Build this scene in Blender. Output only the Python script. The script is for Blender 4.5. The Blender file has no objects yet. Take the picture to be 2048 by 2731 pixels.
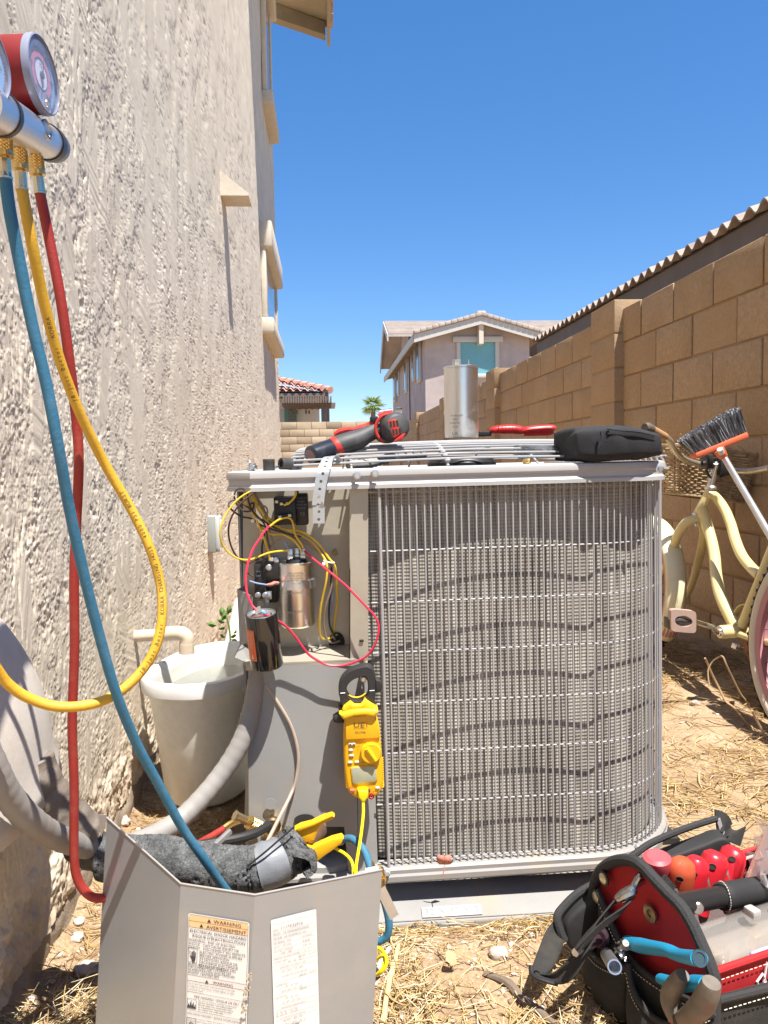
import bpy, bmesh, math, random
import numpy as np
from mathutils import Vector, Matrix, Euler, Quaternion
S = bpy.context.scene
COL = S.collection
R = math.radians
V = Vector

# ------------------------------------------------------------------ camera, light, exposure
FPX, CX, CY, EYE = 2051.0, 1024.0, 1365.5, 0.83
_psi, _th, _rho = R(4.29), R(3.63), R(.92)
_f = V((math.sin(_psi)*math.cos(_th), math.cos(_psi)*math.cos(_th), -math.sin(_th)))
_r0 = V((math.cos(_psi), -math.sin(_psi), 0)); _u0 = _r0.cross(_f)
_r = _r0*math.cos(_rho) - _u0*math.sin(_rho); _u = _u0*math.cos(_rho) + _r0*math.sin(_rho)
cam = bpy.data.cameras.new('camera'); camo = bpy.data.objects.new('camera', cam); COL.objects.link(camo)
M3 = Matrix((_r, _u, -_f)).transposed()
camo.matrix_world = Matrix.Translation((0, 0, EYE)) @ M3.to_4x4()
cam.sensor_fit = 'VERTICAL'; cam.sensor_height = 36; cam.lens = 36*FPX/2731
cam.clip_start = .02; cam.clip_end = 800
S.camera = camo
SUN = V((.22, -.33, 1)).normalized()
w = bpy.data.worlds.new('World'); S.world = w; w.use_nodes = True
nt = w.node_tree; nt.nodes.clear()
sky = nt.nodes.new('ShaderNodeTexSky'); sky.sky_type = 'NISHITA'; sky.sun_disc = False
sky.sun_elevation = math.asin(SUN.z); sky.sun_rotation = math.atan2(SUN.x, SUN.y)
sky.altitude = 1500; sky.air_density = 1.0; sky.dust_density = .0; sky.ozone_density = 4.0
hs = nt.nodes.new('ShaderNodeHueSaturation'); hs.inputs['Saturation'].default_value = 1.48; hs.inputs['Hue'].default_value = .508
bg = nt.nodes.new('ShaderNodeBackground'); bg.inputs[1].default_value = .145
wo = nt.nodes.new('ShaderNodeOutputWorld')
gm = nt.nodes.new('ShaderNodeGamma'); gm.inputs[1].default_value = .7; nt.links.new(sky.outputs[0], gm.inputs[0]); nt.links.new(gm.outputs[0], hs.inputs['Color']); nt.links.new(hs.outputs[0], bg.inputs[0]); nt.links.new(bg.outputs[0], wo.inputs[0])
sl = bpy.data.lights.new('sun', 'SUN'); sl.energy = 5.0; sl.angle = R(.55); sl.color = (1, .955, .88)
so = bpy.data.objects.new('sun', sl); COL.objects.link(so)
so.rotation_euler = (-SUN).to_track_quat('-Z', 'Y').to_euler(); so.location = (3, -3, 9)
S.view_settings.view_transform = 'Standard'; S.view_settings.look = 'None'
S.view_settings.exposure = 1.12; S.view_settings.gamma = 1; S.view_settings.use_curve_mapping = False

def at(px, py, Y):
    """the world point seen at photo pixel (px, py) on the plane at depth Y"""
    d = _f + _r*((px-CX)/FPX) + _u*((CY-py)/FPX)
    return V((0, 0, EYE)) + d*(Y/d.y)
def atx(px, py, X):
    d = _f + _r*((px-CX)/FPX) + _u*((CY-py)/FPX)
    return V((0, 0, EYE)) + d*(X/d.x)
def atz(px, py, z=0):
    d = _f + _r*((px-CX)/FPX) + _u*((CY-py)/FPX)
    return V((0, 0, EYE)) + d*((z-EYE)/d.z)

# ------------------------------------------------------------------ noise
def vnoise(x, y, seed=0):
    x = np.asarray(x, float); y = np.asarray(y, float)
    xi = np.floor(x).astype(np.int64); yi = np.floor(y).astype(np.int64)
    fx = x-xi; fy = y-yi; fx = fx*fx*(3-2*fx); fy = fy*fy*(3-2*fy)
    def h(a, b):
        n = (a*374761393 + b*668265263 + seed*982451653) & 0xffffffff
        n = ((n ^ (n >> 13))*1274126177) & 0xffffffff
        return ((n ^ (n >> 16)) & 0xffff)/65535.
    return (h(xi, yi)*(1-fx)+h(xi+1, yi)*fx)*(1-fy) + (h(xi, yi+1)*(1-fx)+h(xi+1, yi+1)*fx)*fy
def fbm(x, y, o=4, seed=0, g=.5):
    a, s, t = 1., 0., 0.
    for i in range(o):
        s = s + a*vnoise(x*2**i, y*2**i, seed+i*17); t += a; a *= g
    return s/t
def sstep(a, b, x):
    t = np.clip((x-a)/(b-a), 0, 1); return t*t*(3-2*t)

# ------------------------------------------------------------------ materials
_mats = {}
def mat(name, col, rough=.6, metal=0., var=0., vscale=8., bump=0., bscale=60., spec=.5, dirt=None, dscale=5., damt=.5,
        coat=0., stretch=(1, 1, 1), alpha=None, trans=0., ior=1.45, tint2=None, sheen=0., aniso=0., rnd=0., splash=None, crackle=0.):
    if name in _mats: return _mats[name]
    m = bpy.data.materials.new(name); m.use_nodes = True; _mats[name] = m
    n = m.node_tree.nodes; l = m.node_tree.links; b = n['Principled BSDF']
    b.inputs['Base Color'].default_value = (*col, 1); b.inputs['Roughness'].default_value = rough
    b.inputs['Metallic'].default_value = metal; b.inputs['Specular IOR Level'].default_value = spec
    b.inputs['Coat Weight'].default_value = coat; b.inputs['IOR'].default_value = ior
    if sheen: b.inputs['Sheen Weight'].default_value = sheen
    if trans: b.inputs['Transmission Weight'].default_value = trans
    if alpha is not None: b.inputs['Alpha'].default_value = alpha
    tc = n.new('ShaderNodeTexCoord'); mp = n.new('ShaderNodeMapping'); mp.inputs['Scale'].default_value = stretch
    l.new(tc.outputs['Object'], mp.inputs['Vector']); vec = mp.outputs[0]; ovec = tc.outputs['Object']
    if rnd:
        oi = n.new('ShaderNodeObjectInfo'); vm = n.new('ShaderNodeVectorMath'); vm.operation = 'MULTIPLY_ADD'
        l.new(oi.outputs['Random'], vm.inputs[0]); vm.inputs[1].default_value = (37, 23, 51); l.new(mp.outputs[0], vm.inputs[2]); vec = ovec = vm.outputs[0]
    src = None
    if var or tint2:
        t = n.new('ShaderNodeTexNoise'); t.inputs['Scale'].default_value = vscale; t.inputs['Detail'].default_value = 6; t.inputs['Roughness'].default_value = .65
        l.new(vec, t.inputs['Vector'])
        rp = n.new('ShaderNodeValToRGB'); rp.color_ramp.elements[0].position = .3; rp.color_ramp.elements[1].position = .7
        c2 = tint2 if tint2 else tuple(min(1, c*(1+var)) for c in col)
        rp.color_ramp.elements[0].color = (*[c*(1-var) for c in col], 1); rp.color_ramp.elements[1].color = (*c2, 1)
        l.new(t.outputs['Fac'], rp.inputs['Fac']); src = rp.outputs['Color']
    if dirt:
        t = n.new('ShaderNodeTexNoise'); t.inputs['Scale'].default_value = dscale; t.inputs['Detail'].default_value = 9; t.inputs['Roughness'].default_value = .72
        l.new(ovec, t.inputs['Vector'])
        rp = n.new('ShaderNodeValToRGB'); rp.color_ramp.elements[0].position = .5; rp.color_ramp.elements[1].position = .72
        rp.color_ramp.elements[0].color = (0, 0, 0, 1); rp.color_ramp.elements[1].color = (damt, damt, damt, 1)
        l.new(t.outputs['Fac'], rp.inputs['Fac'])
        mx = n.new('ShaderNodeMix'); mx.data_type = 'RGBA'
        l.new(rp.outputs['Color'], mx.inputs[0])
        if src: l.new(src, mx.inputs[6])
        else: mx.inputs[6].default_value = (*col, 1)
        mx.inputs[7].default_value = (*dirt, 1); src = mx.outputs[2]
        rr = n.new('ShaderNodeMapRange'); rr.inputs[3].default_value = rough; rr.inputs[4].default_value = min(1, rough+.3)
        l.new(rp.outputs['Color'], rr.inputs[0]); l.new(rr.outputs[0], b.inputs['Roughness'])
        if metal:
            rm = n.new('ShaderNodeMapRange'); rm.inputs[3].default_value = metal; rm.inputs[4].default_value = metal*.4
            l.new(rp.outputs['Color'], rm.inputs[0]); l.new(rm.outputs[0], b.inputs['Metallic'])
    def mixin(fac_, colr, blend='MIX'):
        nonlocal src
        mx = n.new('ShaderNodeMix'); mx.data_type = 'RGBA'; mx.blend_type = blend
        if isinstance(fac_, (int, float)): mx.inputs[0].default_value = fac_
        else: l.new(fac_, mx.inputs[0])
        if src: l.new(src, mx.inputs[6])
        else: mx.inputs[6].default_value = (*col, 1)
        if isinstance(colr, tuple): mx.inputs[7].default_value = (*colr, 1)
        else: l.new(colr, mx.inputs[7])
        src = mx.outputs[2]
    if rnd:
        mr = n.new('ShaderNodeMapRange'); mr.inputs[3].default_value = 1-rnd; mr.inputs[4].default_value = 1+rnd; l.new(oi.outputs['Random'], mr.inputs[0]); mixin(1., mr.outputs[0], 'MULTIPLY')
    if splash:
        sp_ = n.new('ShaderNodeSeparateXYZ'); l.new(tc.outputs['Object'], sp_.inputs[0]); tn_ = n.new('ShaderNodeTexNoise'); tn_.inputs['Scale'].default_value = 7; tn_.inputs['Detail'].default_value = 9; tn_.inputs['Roughness'].default_value = .75; l.new(tc.outputs['Object'], tn_.inputs['Vector'])
        m1 = n.new('ShaderNodeMath'); m1.operation = 'MULTIPLY_ADD'; l.new(tn_.outputs['Fac'], m1.inputs[0]); m1.inputs[1].default_value = -.55; l.new(sp_.outputs['Z'], m1.inputs[2])
        mr2 = n.new('ShaderNodeMapRange'); mr2.inputs[1].default_value = -.12; mr2.inputs[2].default_value = -.27; mr2.inputs[3].default_value = 0; mr2.inputs[4].default_value = .62; l.new(m1.outputs[0], mr2.inputs[0]); mixin(mr2.outputs[0], splash)
    if crackle:
        vo = n.new('ShaderNodeTexVoronoi'); vo.feature = 'DISTANCE_TO_EDGE'; vo.inputs['Scale'].default_value = crackle; l.new(vec, vo.inputs['Vector'])
        cr_ = n.new('ShaderNodeMapRange'); cr_.inputs[1].default_value = .0; cr_.inputs[2].default_value = .10; cr_.inputs[3].default_value = .38; cr_.inputs[4].default_value = 1; l.new(vo.outputs['Distance'], cr_.inputs[0]); mixin(1., cr_.outputs[0], 'MULTIPLY')
    if src: l.new(src, b.inputs['Base Color'])
    if bump:
        t = n.new('ShaderNodeTexNoise'); t.inputs['Scale'].default_value = bscale; t.inputs['Detail'].default_value = 5; t.inputs['Roughness'].default_value = .7
        l.new(vec, t.inputs['Vector'])
        bp = n.new('ShaderNodeBump'); bp.inputs['Strength'].default_value = bump; bp.inputs['Distance'].default_value = .004
        l.new(t.outputs['Fac'], bp.inputs['Height']); l.new(bp.outputs[0], b.inputs['Normal'])
    return m

# ------------------------------------------------------------------ mesh builder
def catmull(pts, k=6, closed=False):
    P = [V(p) for p in pts]; n = len(P); out = []
    rng = range(n if closed else n-1)
    for i in rng:
        if closed: a, b, c, d = P[(i-1) % n], P[i], P[(i+1) % n], P[(i+2) % n]
        else: a, b, c, d = P[max(i-1, 0)], P[i], P[i+1], P[min(i+2, n-1)]
        for j in range(k):
            t = j/k; t2 = t*t; t3 = t2*t
            out.append(.5*((2*b)+(c-a)*t+(2*a-5*b+4*c-d)*t2+(3*b-a-3*c+d)*t3))
    if not closed: out.append(P[-1].copy())
    return out
def frame_of(axis):
    a = V(axis).normalized(); h = V((0, 0, 1)) if abs(a.z) < .9 else V((0, 1, 0))
    x = h.cross(a).normalized(); y = a.cross(x); return x, y, a

class MB:
    def __init__(s): s.v = []; s.f = []; s.m = []; s.cur = 0
    def add(s, vs, fs):
        o = len(s.v); s.v += [tuple(p) for p in vs]
        for f in fs: s.f.append(tuple(i+o for i in f)); s.m.append(s.cur)
        return s
    def box(s, c, d, M=None, b=0.):
        c = V(c); x, y, z = d[0]/2, d[1]/2, d[2]/2
        if b > 0:
            bm = bmesh.new(); bmesh.ops.create_cube(bm, size=1)
            for v in bm.verts: v.co = V((v.co.x*d[0], v.co.y*d[1], v.co.z*d[2]))
            bmesh.ops.bevel(bm, geom=bm.edges[:], offset=b, segments=2, affect='EDGES', profile=.5)
            bm.verts.index_update()
            vs = [v.co.copy() for v in bm.verts]; fs = [[v.index for v in f.verts] for f in bm.faces]; bm.free()
        else:
            vs = [V((i*x, j*y, k*z)) for i in (-1, 1) for j in (-1, 1) for k in (-1, 1)]
            fs = [(0, 1, 3, 2), (4, 6, 7, 5), (0, 4, 5, 1), (2, 3, 7, 6), (0, 2, 6, 4), (1, 5, 7, 3)]
        if M is not None: vs = [M @ v for v in vs]
        return s.add([v+c for v in vs], fs)
    def hexa(s, p):   # 8 points: bottom ring 0-3, top ring 4-7
        return s.add(p, [(3, 2, 1, 0), (4, 5, 6, 7), (0, 1, 5, 4), (1, 2, 6, 5), (2, 3, 7, 6), (3, 0, 4, 7)])
    def quad(s, a, b, c, d, t=0.):
        if not t: return s.add([a, b, c, d], [(0, 1, 2, 3)])
        n = (V(b)-V(a)).cross(V(d)-V(a)).normalized()*t
        P = [V(p) for p in (a, b, c, d)]
        return s.hexa([p-n for p in P]+P)
    def tube(s, pts, r, n=8, caps=True, closed=False, k=0, squash=1., up=None):
        if k: 
            if not isinstance(r, (int, float)):
                rr = []; N = len(pts)
                for i in range(N-1):
                    for j in range(k): rr.append(r[i]+(r[i+1]-r[i])*j/k)
                rr.append(r[-1]); r = rr
            pts = catmull(pts, k, closed)
        P = [V(p) for p in pts]; N = len(P); vs = []; fs = []
        if isinstance(r, (int, float)): r = [r]*N
        prev = None
        for i in range(N):
            if closed: t = P[(i+1) % N]-P[i-1]
            else: t = P[min(i+1, N-1)]-P[max(i-1, 0)]
            if t.length < 1e-9: t = V((0, 0, 1))
            t.normalize()
            if prev is None:
                if up is not None: x = V(up)-t*V(up).dot(t); x.normalize()
                else: x = frame_of(t)[0]
            else:
                x = prev-t*prev.dot(t)
                x = x.normalized() if x.length > 1e-6 else frame_of(t)[0]
            prev = x; y = t.cross(x)
            for j in range(n):
                a = 2*math.pi*j/n
                vs.append(P[i]+(x*math.cos(a)+y*math.sin(a)*squash)*r[i])
        rng = N if closed else N-1
        for i in range(rng):
            for j in range(n):
                a = i*n+j; b = i*n+(j+1) % n; c = ((i+1) % N)*n+(j+1) % n; d = ((i+1) % N)*n+j
                fs.append((a, b, c, d))
        if caps and not closed:
            fs.append(tuple(range(n-1, -1, -1))); fs.append(tuple((N-1)*n+j for j in range(n)))
        return s.add(vs, fs)
    def lathe(s, prof, o, axis=(0, 0, 1), n=24, sx=1., sy=1., x=None, cap=True):
        X, Y, A = frame_of(axis)
        if x is not None: X = V(x); X = (X-A*X.dot(A)).normalized(); Y = A.cross(X)
        o = V(o); vs = []; fs = []; N = len(prof)
        for (r, h) in prof:
            for j in range(n):
                a = 2*math.pi*j/n; vs.append(o+A*h+X*(r*sx*math.cos(a))+Y*(r*sy*math.sin(a)))
        for i in range(N-1):
            for j in range(n):
                fs.append((i*n+j, i*n+(j+1) % n, (i+1)*n+(j+1) % n, (i+1)*n+j))
        if cap and prof[0] == prof[-1]: cap = False
        if cap and prof[0][0] > 1e-6: fs.append(tuple(range(n-1, -1, -1)))
        if cap and prof[-1][0] > 1e-6: fs.append(tuple((N-1)*n+j for j in range(n)))
        return s.add(vs, fs)
    def plate(s, poly, o, X, Y, t, b=0., seg=2):
        """polygon (list of 2d) in plane o+X*u+Y*v extruded by t along X x Y, front edges bevelled"""
        X = V(X); Y = V(Y); N = X.cross(Y).normalized(); o = V(o)
        bm = bmesh.new(); vs = [bm.verts.new(o+X*p[0]+Y*p[1]) for p in poly]
        f = bm.faces.new(vs); bmesh.ops.recalc_face_normals(bm, faces=[f])
        if f.normal.dot(N) < 0: f.normal_flip()
        e = bmesh.ops.extrude_face_region(bm, geom=[f]); nv = [g for g in e['geom'] if isinstance(g, bmesh.types.BMVert)]
        for v in nv: v.co += N*t
        bm.faces.ensure_lookup_table()
        bmesh.ops.recalc_face_normals(bm, faces=bm.faces[:])
        if b > 0:
            st = set(nv); ed = [g for g in bm.edges if g.verts[0] in st and g.verts[1] in st]
            bmesh.ops.bevel(bm, geom=ed, offset=b, segments=seg, affect='EDGES', profile=.5, clamp_overlap=True)
        bmesh.ops.triangulate(bm, faces=[g for g in bm.faces if len(g.verts) > 4])
        bm.verts.index_update()
        r = s.add([v.co.copy() for v in bm.verts], [[v.index for v in g.verts] for g in bm.faces]); bm.free(); return r
    def strip(s, pts, wdir, wid, t, k=0):
        """a ribbon: centre line pts, width vector(s) wdir"""
        P = catmull(pts, k) if k else [V(p) for p in pts]; N = len(P)
        Wd = [V(wdir)]*N if not isinstance(wdir, list) else wdir
        if isinstance(wdir, list) and len(wdir) != N:
            Wd = [V(wdir[0]).lerp(V(wdir[-1]), i/(N-1)) if len(wdir) == 2 else V(wdir[min(int(i/(N-1)*(len(wdir)-1)+.5), len(wdir)-1)]) for i in range(N)]
            if len(wdir) > 2:
                Wd = []
                for i in range(N):
                    q = i/(N-1)*(len(wdir)-1); a = min(int(q), len(wdir)-2); Wd.append(V(wdir[a]).lerp(V(wdir[a+1]), q-a))
        wd = wid if not isinstance(wid, (int, float)) else [wid]*N
        if len(wd) != N: wd = [float(np.interp(i/(N-1), np.linspace(0, 1, len(wid)), wid)) for i in range(N)]
        vs = []; fs = []
        for i in range(N):
            T = P[min(i+1, N-1)]-P[max(i-1, 0)]; T.normalize()
            W = Wd[i]-T*Wd[i].dot(T); W.normalize(); n = T.cross(W)*(t/2); W = W*(wd[i]/2)
            vs += [P[i]-W-n, P[i]+W-n, P[i]+W+n, P[i]-W+n]
        for i in range(N-1):
            for j in range(4): fs.append((i*4+j, i*4+(j+1) % 4, (i+1)*4+(j+1) % 4, (i+1)*4+j))
        fs += [(3, 2, 1, 0), tuple((N-1)*4+j for j in range(4))]
        return s.add(vs, fs)
    def sphere(s, c, r, n=12, sc=(1, 1, 1), M=None):
        c = V(c); vs = []; fs = []; m = n//2
        for i in range(m+1):
            a = math.pi*i/m
            for j in range(n):
                b = 2*math.pi*j/n
                p = V((math.sin(a)*math.cos(b)*r*sc[0], math.sin(a)*math.sin(b)*r*sc[1], -math.cos(a)*r*sc[2]))
                vs.append(c+(M @ p if M is not None else p))
        for i in range(m):
            for j in range(n): fs.append((i*n+j, i*n+(j+1) % n, (i+1)*n+(j+1) % n, (i+1)*n+j))
        return s.add(vs, fs)
    def build(s, name, mats, parent=None, local=False, smooth=35, kind=None, label=None):
        me = bpy.data.meshes.new(name)
        off = V((0, 0, 0))
        if parent is not None and not local: off = V(parent.get('_w', (0, 0, 0)))
        me.from_pydata([tuple(V(p)-off) for p in s.v] if off.length else s.v, [], s.f)
        if not isinstance(mats, (list, tuple)): mats = [mats]
        for m in mats: me.materials.append(m)
        if len(mats) > 1: me.polygons.foreach_set('material_index', s.m)
        bm = bmesh.new(); bm.from_mesh(me); bmesh.ops.recalc_face_normals(bm, faces=bm.faces[:]); bm.to_mesh(me); bm.free()
        if smooth:
            me.polygons.foreach_set('use_smooth', [True]*len(me.polygons)); me.set_sharp_from_angle(angle=R(smooth))
        o = bpy.data.objects.new(name, me); COL.objects.link(o)
        if parent is not None:
            o.parent = parent; o['_w'] = parent.get('_w', (0, 0, 0))
        if kind: o['kind'] = kind
        if label: o['label'] = label
        return o

def thing(name, label, cat, loc=(0, 0, 0), group=None, M=None):
    o = bpy.data.objects.new(name, None); COL.objects.link(o); o.empty_display_size = .05
    if M is not None: o.matrix_world = M
    else: o.location = loc
    o['_w'] = tuple(loc); o['label'] = label; o['category'] = cat
    if group: o['group'] = group
    return o
def tag(o, label, cat, group=None):
    o['label'] = label; o['category'] = cat
    if group: o['group'] = group
    return o
def inst(src, name, loc, parent=None, rot=None, scale=None):
    o = bpy.data.objects.new(name, src.data); COL.objects.link(o)
    if parent is not None: o.parent = parent
    o.location = loc
    if rot is not None: o.rotation_euler = rot
    if scale is not None: o.scale = scale
    return o

def text_mesh(lines, mb_M, name, material, parent, local=False, lift=0.0004):
    """lines: (string, x, y, size, align[, width factor]) laid in the plane given by matrix mb_M (x right, y up, z out); one flat printed mesh"""
    allv, allf = [], []; obs = []
    for ln in lines:
        cu = bpy.data.curves.new('t', 'FONT'); cu.body = ln[0]; cu.size = ln[3]; cu.align_x = ln[4]; cu.resolution_u = 2
        ob = bpy.data.objects.new('t', cu); COL.objects.link(ob); obs.append(ob)
    dg = bpy.context.evaluated_depsgraph_get()
    off = V(parent.get('_w', (0, 0, 0))) if (parent is not None and not local) else V((0, 0, 0))
    for ln, ob in zip(lines, obs):
        me = bpy.data.meshes.new_from_object(ob.evaluated_get(dg)); sx = ln[5] if len(ln) > 5 else 1.
        o = len(allv); LM = ln[6] if len(ln) > 6 else mb_M
        for v in me.vertices: allv.append(tuple(LM @ V((ln[1]+v.co.x*sx, ln[2]+v.co.y, lift))-off))
        for p in me.polygons: allf.append(tuple(i+o for i in p.vertices))
        bpy.data.meshes.remove(me)
    for ob in obs:
        cu = ob.data; bpy.data.objects.remove(ob); bpy.data.curves.remove(cu)
    me = bpy.data.meshes.new(name); me.from_pydata(allv, [], allf); me.materials.append(material)
    o = bpy.data.objects.new(name, me); COL.objects.link(o)
    if parent is not None: o.parent = parent; o['_w'] = parent.get('_w', (0, 0, 0))
    return o
def plane_M(o, X, Y):
    X = V(X).normalized(); Y = V(Y); Y = (Y-X*Y.dot(X)).normalized(); N = X.cross(Y)
    return Matrix.Translation(o) @ Matrix((X, Y, N)).transposed().to_4x4()
rng = random.Random(7)
# ------------------------------------------------------------------ the materials of the place
def grid_mesh(name, X, Y, Z, m, parent=None, kind=None, smooth=True, flip=False):
    n, k = X.shape
    co = np.stack([X, Y, Z], -1).reshape(-1, 3).astype(np.float32)
    i = np.arange((n-1)*(k-1)); r_ = i//(k-1); c_ = i % (k-1); a = r_*k+c_
    q = np.stack([a, a+1, a+k+1, a+k] if not flip else [a, a+k, a+k+1, a+1], -1).astype(np.int32)
    me = bpy.data.meshes.new(name); me.vertices.add(len(co)); me.vertices.foreach_set('co', co.ravel())
    me.loops.add(q.size); me.loops.foreach_set('vertex_index', q.ravel())
    me.polygons.add(len(q)); me.polygons.foreach_set('loop_start', np.arange(0, q.size, 4, dtype=np.int32))
    me.update(calc_edges=True); me.validate()
    if smooth: me.polygons.foreach_set('use_smooth', np.ones(len(q), bool))
    me.materials.append(m)
    o = bpy.data.objects.new(name, me); COL.objects.link(o)
    if parent is not None: o.parent = parent
    if kind: o['kind'] = kind
    return o

def ground_mat():
    m = bpy.data.materials.new('dry_dirt'); m.use_nodes = True
    n = m.node_tree.nodes; l = m.node_tree.links; b = n['Principled BSDF']; b.inputs['Roughness'].default_value = .95; b.inputs['Specular IOR Level'].default_value = .1
    tc = n.new('ShaderNodeTexCoord')
    def noise(s, d=6):
        t = n.new('ShaderNodeTexNoise'); t.inputs['Scale'].default_value = s; t.inputs['Detail'].default_value = d; t.inputs['Roughness'].default_value = .7
        l.new(tc.outputs['Object'], t.inputs['Vector']); return t
    def ramp(src, els):
        r = n.new('ShaderNodeValToRGB'); l.new(src, r.inputs['Fac'])
        r.color_ramp.elements[0].position, r.color_ramp.elements[0].color = els[0][0], (*els[0][1], 1)
        r.color_ramp.elements[1].position, r.color_ramp.elements[1].color = els[-1][0], (*els[-1][1], 1)
        for p, c in els[1:-1]:
            e = r.color_ramp.elements.new(p); e.color = (*c, 1)
        return r
    a = ramp(noise(4.5).outputs['Fac'], [(.3, (.27, .18, .105)), (.5, (.40, .285, .18)), (.7, (.48, .375, .255))])
    f = ramp(noise(140, 4).outputs['Fac'], [(.3, (.6, .6, .6)), (.7, (1.25, 1.22, 1.18))])
    mx = n.new('ShaderNodeMix'); mx.data_type = 'RGBA'; mx.blend_type = 'MULTIPLY'; mx.inputs[0].default_value = 1
    l.new(a.outputs[0], mx.inputs[6]); l.new(f.outputs[0], mx.inputs[7]); l.new(mx.outputs[2], b.inputs['Base Color'])
    bp = n.new('ShaderNodeBump'); bp.inputs['Strength'].default_value = .8; bp.inputs['Distance'].default_value = .006
    l.new(noise(170, 5).outputs['Fac'], bp.inputs['Height']); l.new(bp.outputs[0], b.inputs['Normal'])
    return m
DIRT = ground_mat()
STUCCO = mat('stucco', (.665, .58, .465), .93, var=.10, vscale=5, bump=.25, bscale=420, spec=.1, dirt=(.52, .43, .335), dscale=1.6, damt=.5, splash=(.36, .26, .17))
STUCCO2 = mat('stucco_far', (.40, .35, .30), .93, var=.10, vscale=5, bump=.7, bscale=120, spec=.15)
TRIM = mat('foam_trim', (.62, .55, .45), .9, var=.08, vscale=14, bump=.6, bscale=180, spec=.2)
CONC = mat('footing_concrete', (.30, .245, .19), .95, var=.2, vscale=10, bump=.9, bscale=90, spec=.1)

# ------------------------------------------------------------------ ground
def ground_h(x, y):
    h = (fbm(x*2.2, y*2.2, 4, 3)-.5)*.045 + (fbm(x*14, y*14, 4, 9)-.5)*.016 + (fbm(x*60, y*60, 3, 21)-.5)*.006
    pad = sstep(.09, .0, np.maximum(np.maximum(-.2-x, x-.66), np.maximum(1.36-y, y-2.1)))
    h = h*(1-pad) - .02*pad
    fur = np.exp(-((x+.44)/.06)**2)*.03*sstep(0, 1, y)         # shallow gully along the footing
    mound = np.exp(-(((x-.30)/.28)**2+((y-1.18)/.09)**2))*.012
    return h - fur + mound
def ax(lo, hi, mid0, mid1, fine, coarse):
    a = [lo]
    while a[-1] < hi:
        p = a[-1]; d = max(mid0-p, p-mid1, 0); a.append(p+fine+d*coarse)
    return np.array(a)
gx = ax(-30, 30, -.6, 2.0, .0085, .09); gy = ax(-8, 60, .9, 2.2, .0085, .05)
GX, GY = np.meshgrid(gx, gy); GZ = ground_h(GX, GY)
grid_mesh('ground', GX, GY, GZ, DIRT, kind='structure')
def gz(x, y): return float(ground_h(np.array([x]), np.array([y]))[0])

# ------------------------------------------------------------------ the stucco house on the left
WX = -.50
house = thing('stucco_house', 'tall house side wall in rough trowelled grey beige stucco, with foam window trim', 'house', (WX, 4, 0))
def stucco_h(y, z):
    wy = y + .035*(fbm(y*5, z*3, 3, 40)-.5); wz = z + .10*(fbm(y*4, z*5, 3, 41)-.5)
    rough = fbm(y*220, z*170, 3, 62, .65); r2 = 1-np.abs(2*vnoise(y*210, z*120, 63)-1); r3 = vnoise(y*95, z*60, 64)
    T = fbm(wy*8.5, wz*4.0, 4, 50) + .085*(rough-.5) + .05*(r3-.5)
    terr = sum(sstep(e-.006, e+.006, T) for e in (.40, .475, .545))
    pm = fbm(wy*13, wz*6.5, 4, 61, .6)*.6+fbm(wy*3.2, wz*1.4, 3, 58)*.4
    gran = sstep(.525, .575, pm + .12*(rough-.5))
    cell = fbm(wy*4.5, wz*3.0, 2, 70); ang = .45+.8*np.sin(np.round(cell*10)*3.6)
    st = fbm((y*np.cos(ang)+z*np.sin(ang))*105, (z*np.cos(ang)-y*np.sin(ang))*7, 3, 72)
    tear = np.abs(fbm(wy*19, wz*3.2, 4, 80)-.5); crack = sstep(.020, .0, tear)*sstep(.47, .55, fbm(y*7, z*4, 3, 83))
    h = .0014*terr + .0021*(st-.5)*(1-.7*gran) + gran*((r2-.5)*.0013+(rough-.5)*.0029+(r3-.5)*.0004-.0010) - .0046*crack*(.35+rough)
    return h + .006*(fbm(y*1.1, z*.8, 2, 95)-.5)
inv = np.linspace(1/1.0, 1/5.86, 592); ys = 1/inv
zs = np.concatenate([np.arange(.03, 1.9, .0024), np.arange(1.9, 3.2, .0045), np.arange(3.2, 4.9, .012)])
YY, ZZ = np.meshgrid(ys, zs)
lower = .012*(fbm(YY*6, ZZ*0+3, 4, 99)-.4)
HH = stucco_h(YY, ZZ)
foot = sstep(.16, .05, ZZ-.25*(fbm(YY*1.7, ZZ*0, 3, 98)-.5))
HH = HH + foot*(fbm(YY*40, ZZ*40, 4, 97)-.5)*.02
grid_mesh('wall', WX+HH-0*house.location.x - WX, YY-4, ZZ, STUCCO, house)
mb = MB(); mb.box((WX-.12, -.5, 2.43), (.2, 3.0, 4.9)); mb.build('wall', STUCCO, house)       # the wall carried on behind the camera
# the far stretch of wall
inv = np.linspace(1/5.78, 1/8.76, 60); ys2 = 1/inv; zs2 = np.concatenate([np.arange(.03, 2.6, .008), np.arange(2.6, 5.5, .014)])
YY, ZZ = np.meshgrid(ys2, zs2)
grid_mesh('wall', -.003+stucco_h(YY, ZZ), YY-4, ZZ, STUCCO, house)
mb = MB(); mb.box((WX-.16, 3.38, 2.6), (.28, 10.75, 5.0)); mb.box((WX-1.65, 8.62, 2.6), (2.7, .27, 5.0)); mb.build('wall_core', STUCCO2, house)
# footing below the stucco
fy = np.linspace(1.0, 8.75, 500); fz = np.linspace(-.25, .09, 40)
YY, ZZ = np.meshgrid(fy, fz); grid_mesh('footing', .004-.02*sstep(0, .09, ZZ)+(fbm(YY*18, ZZ*18, 4, 120)-.5)*.025, YY-4, ZZ, CONC, house)
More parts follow.
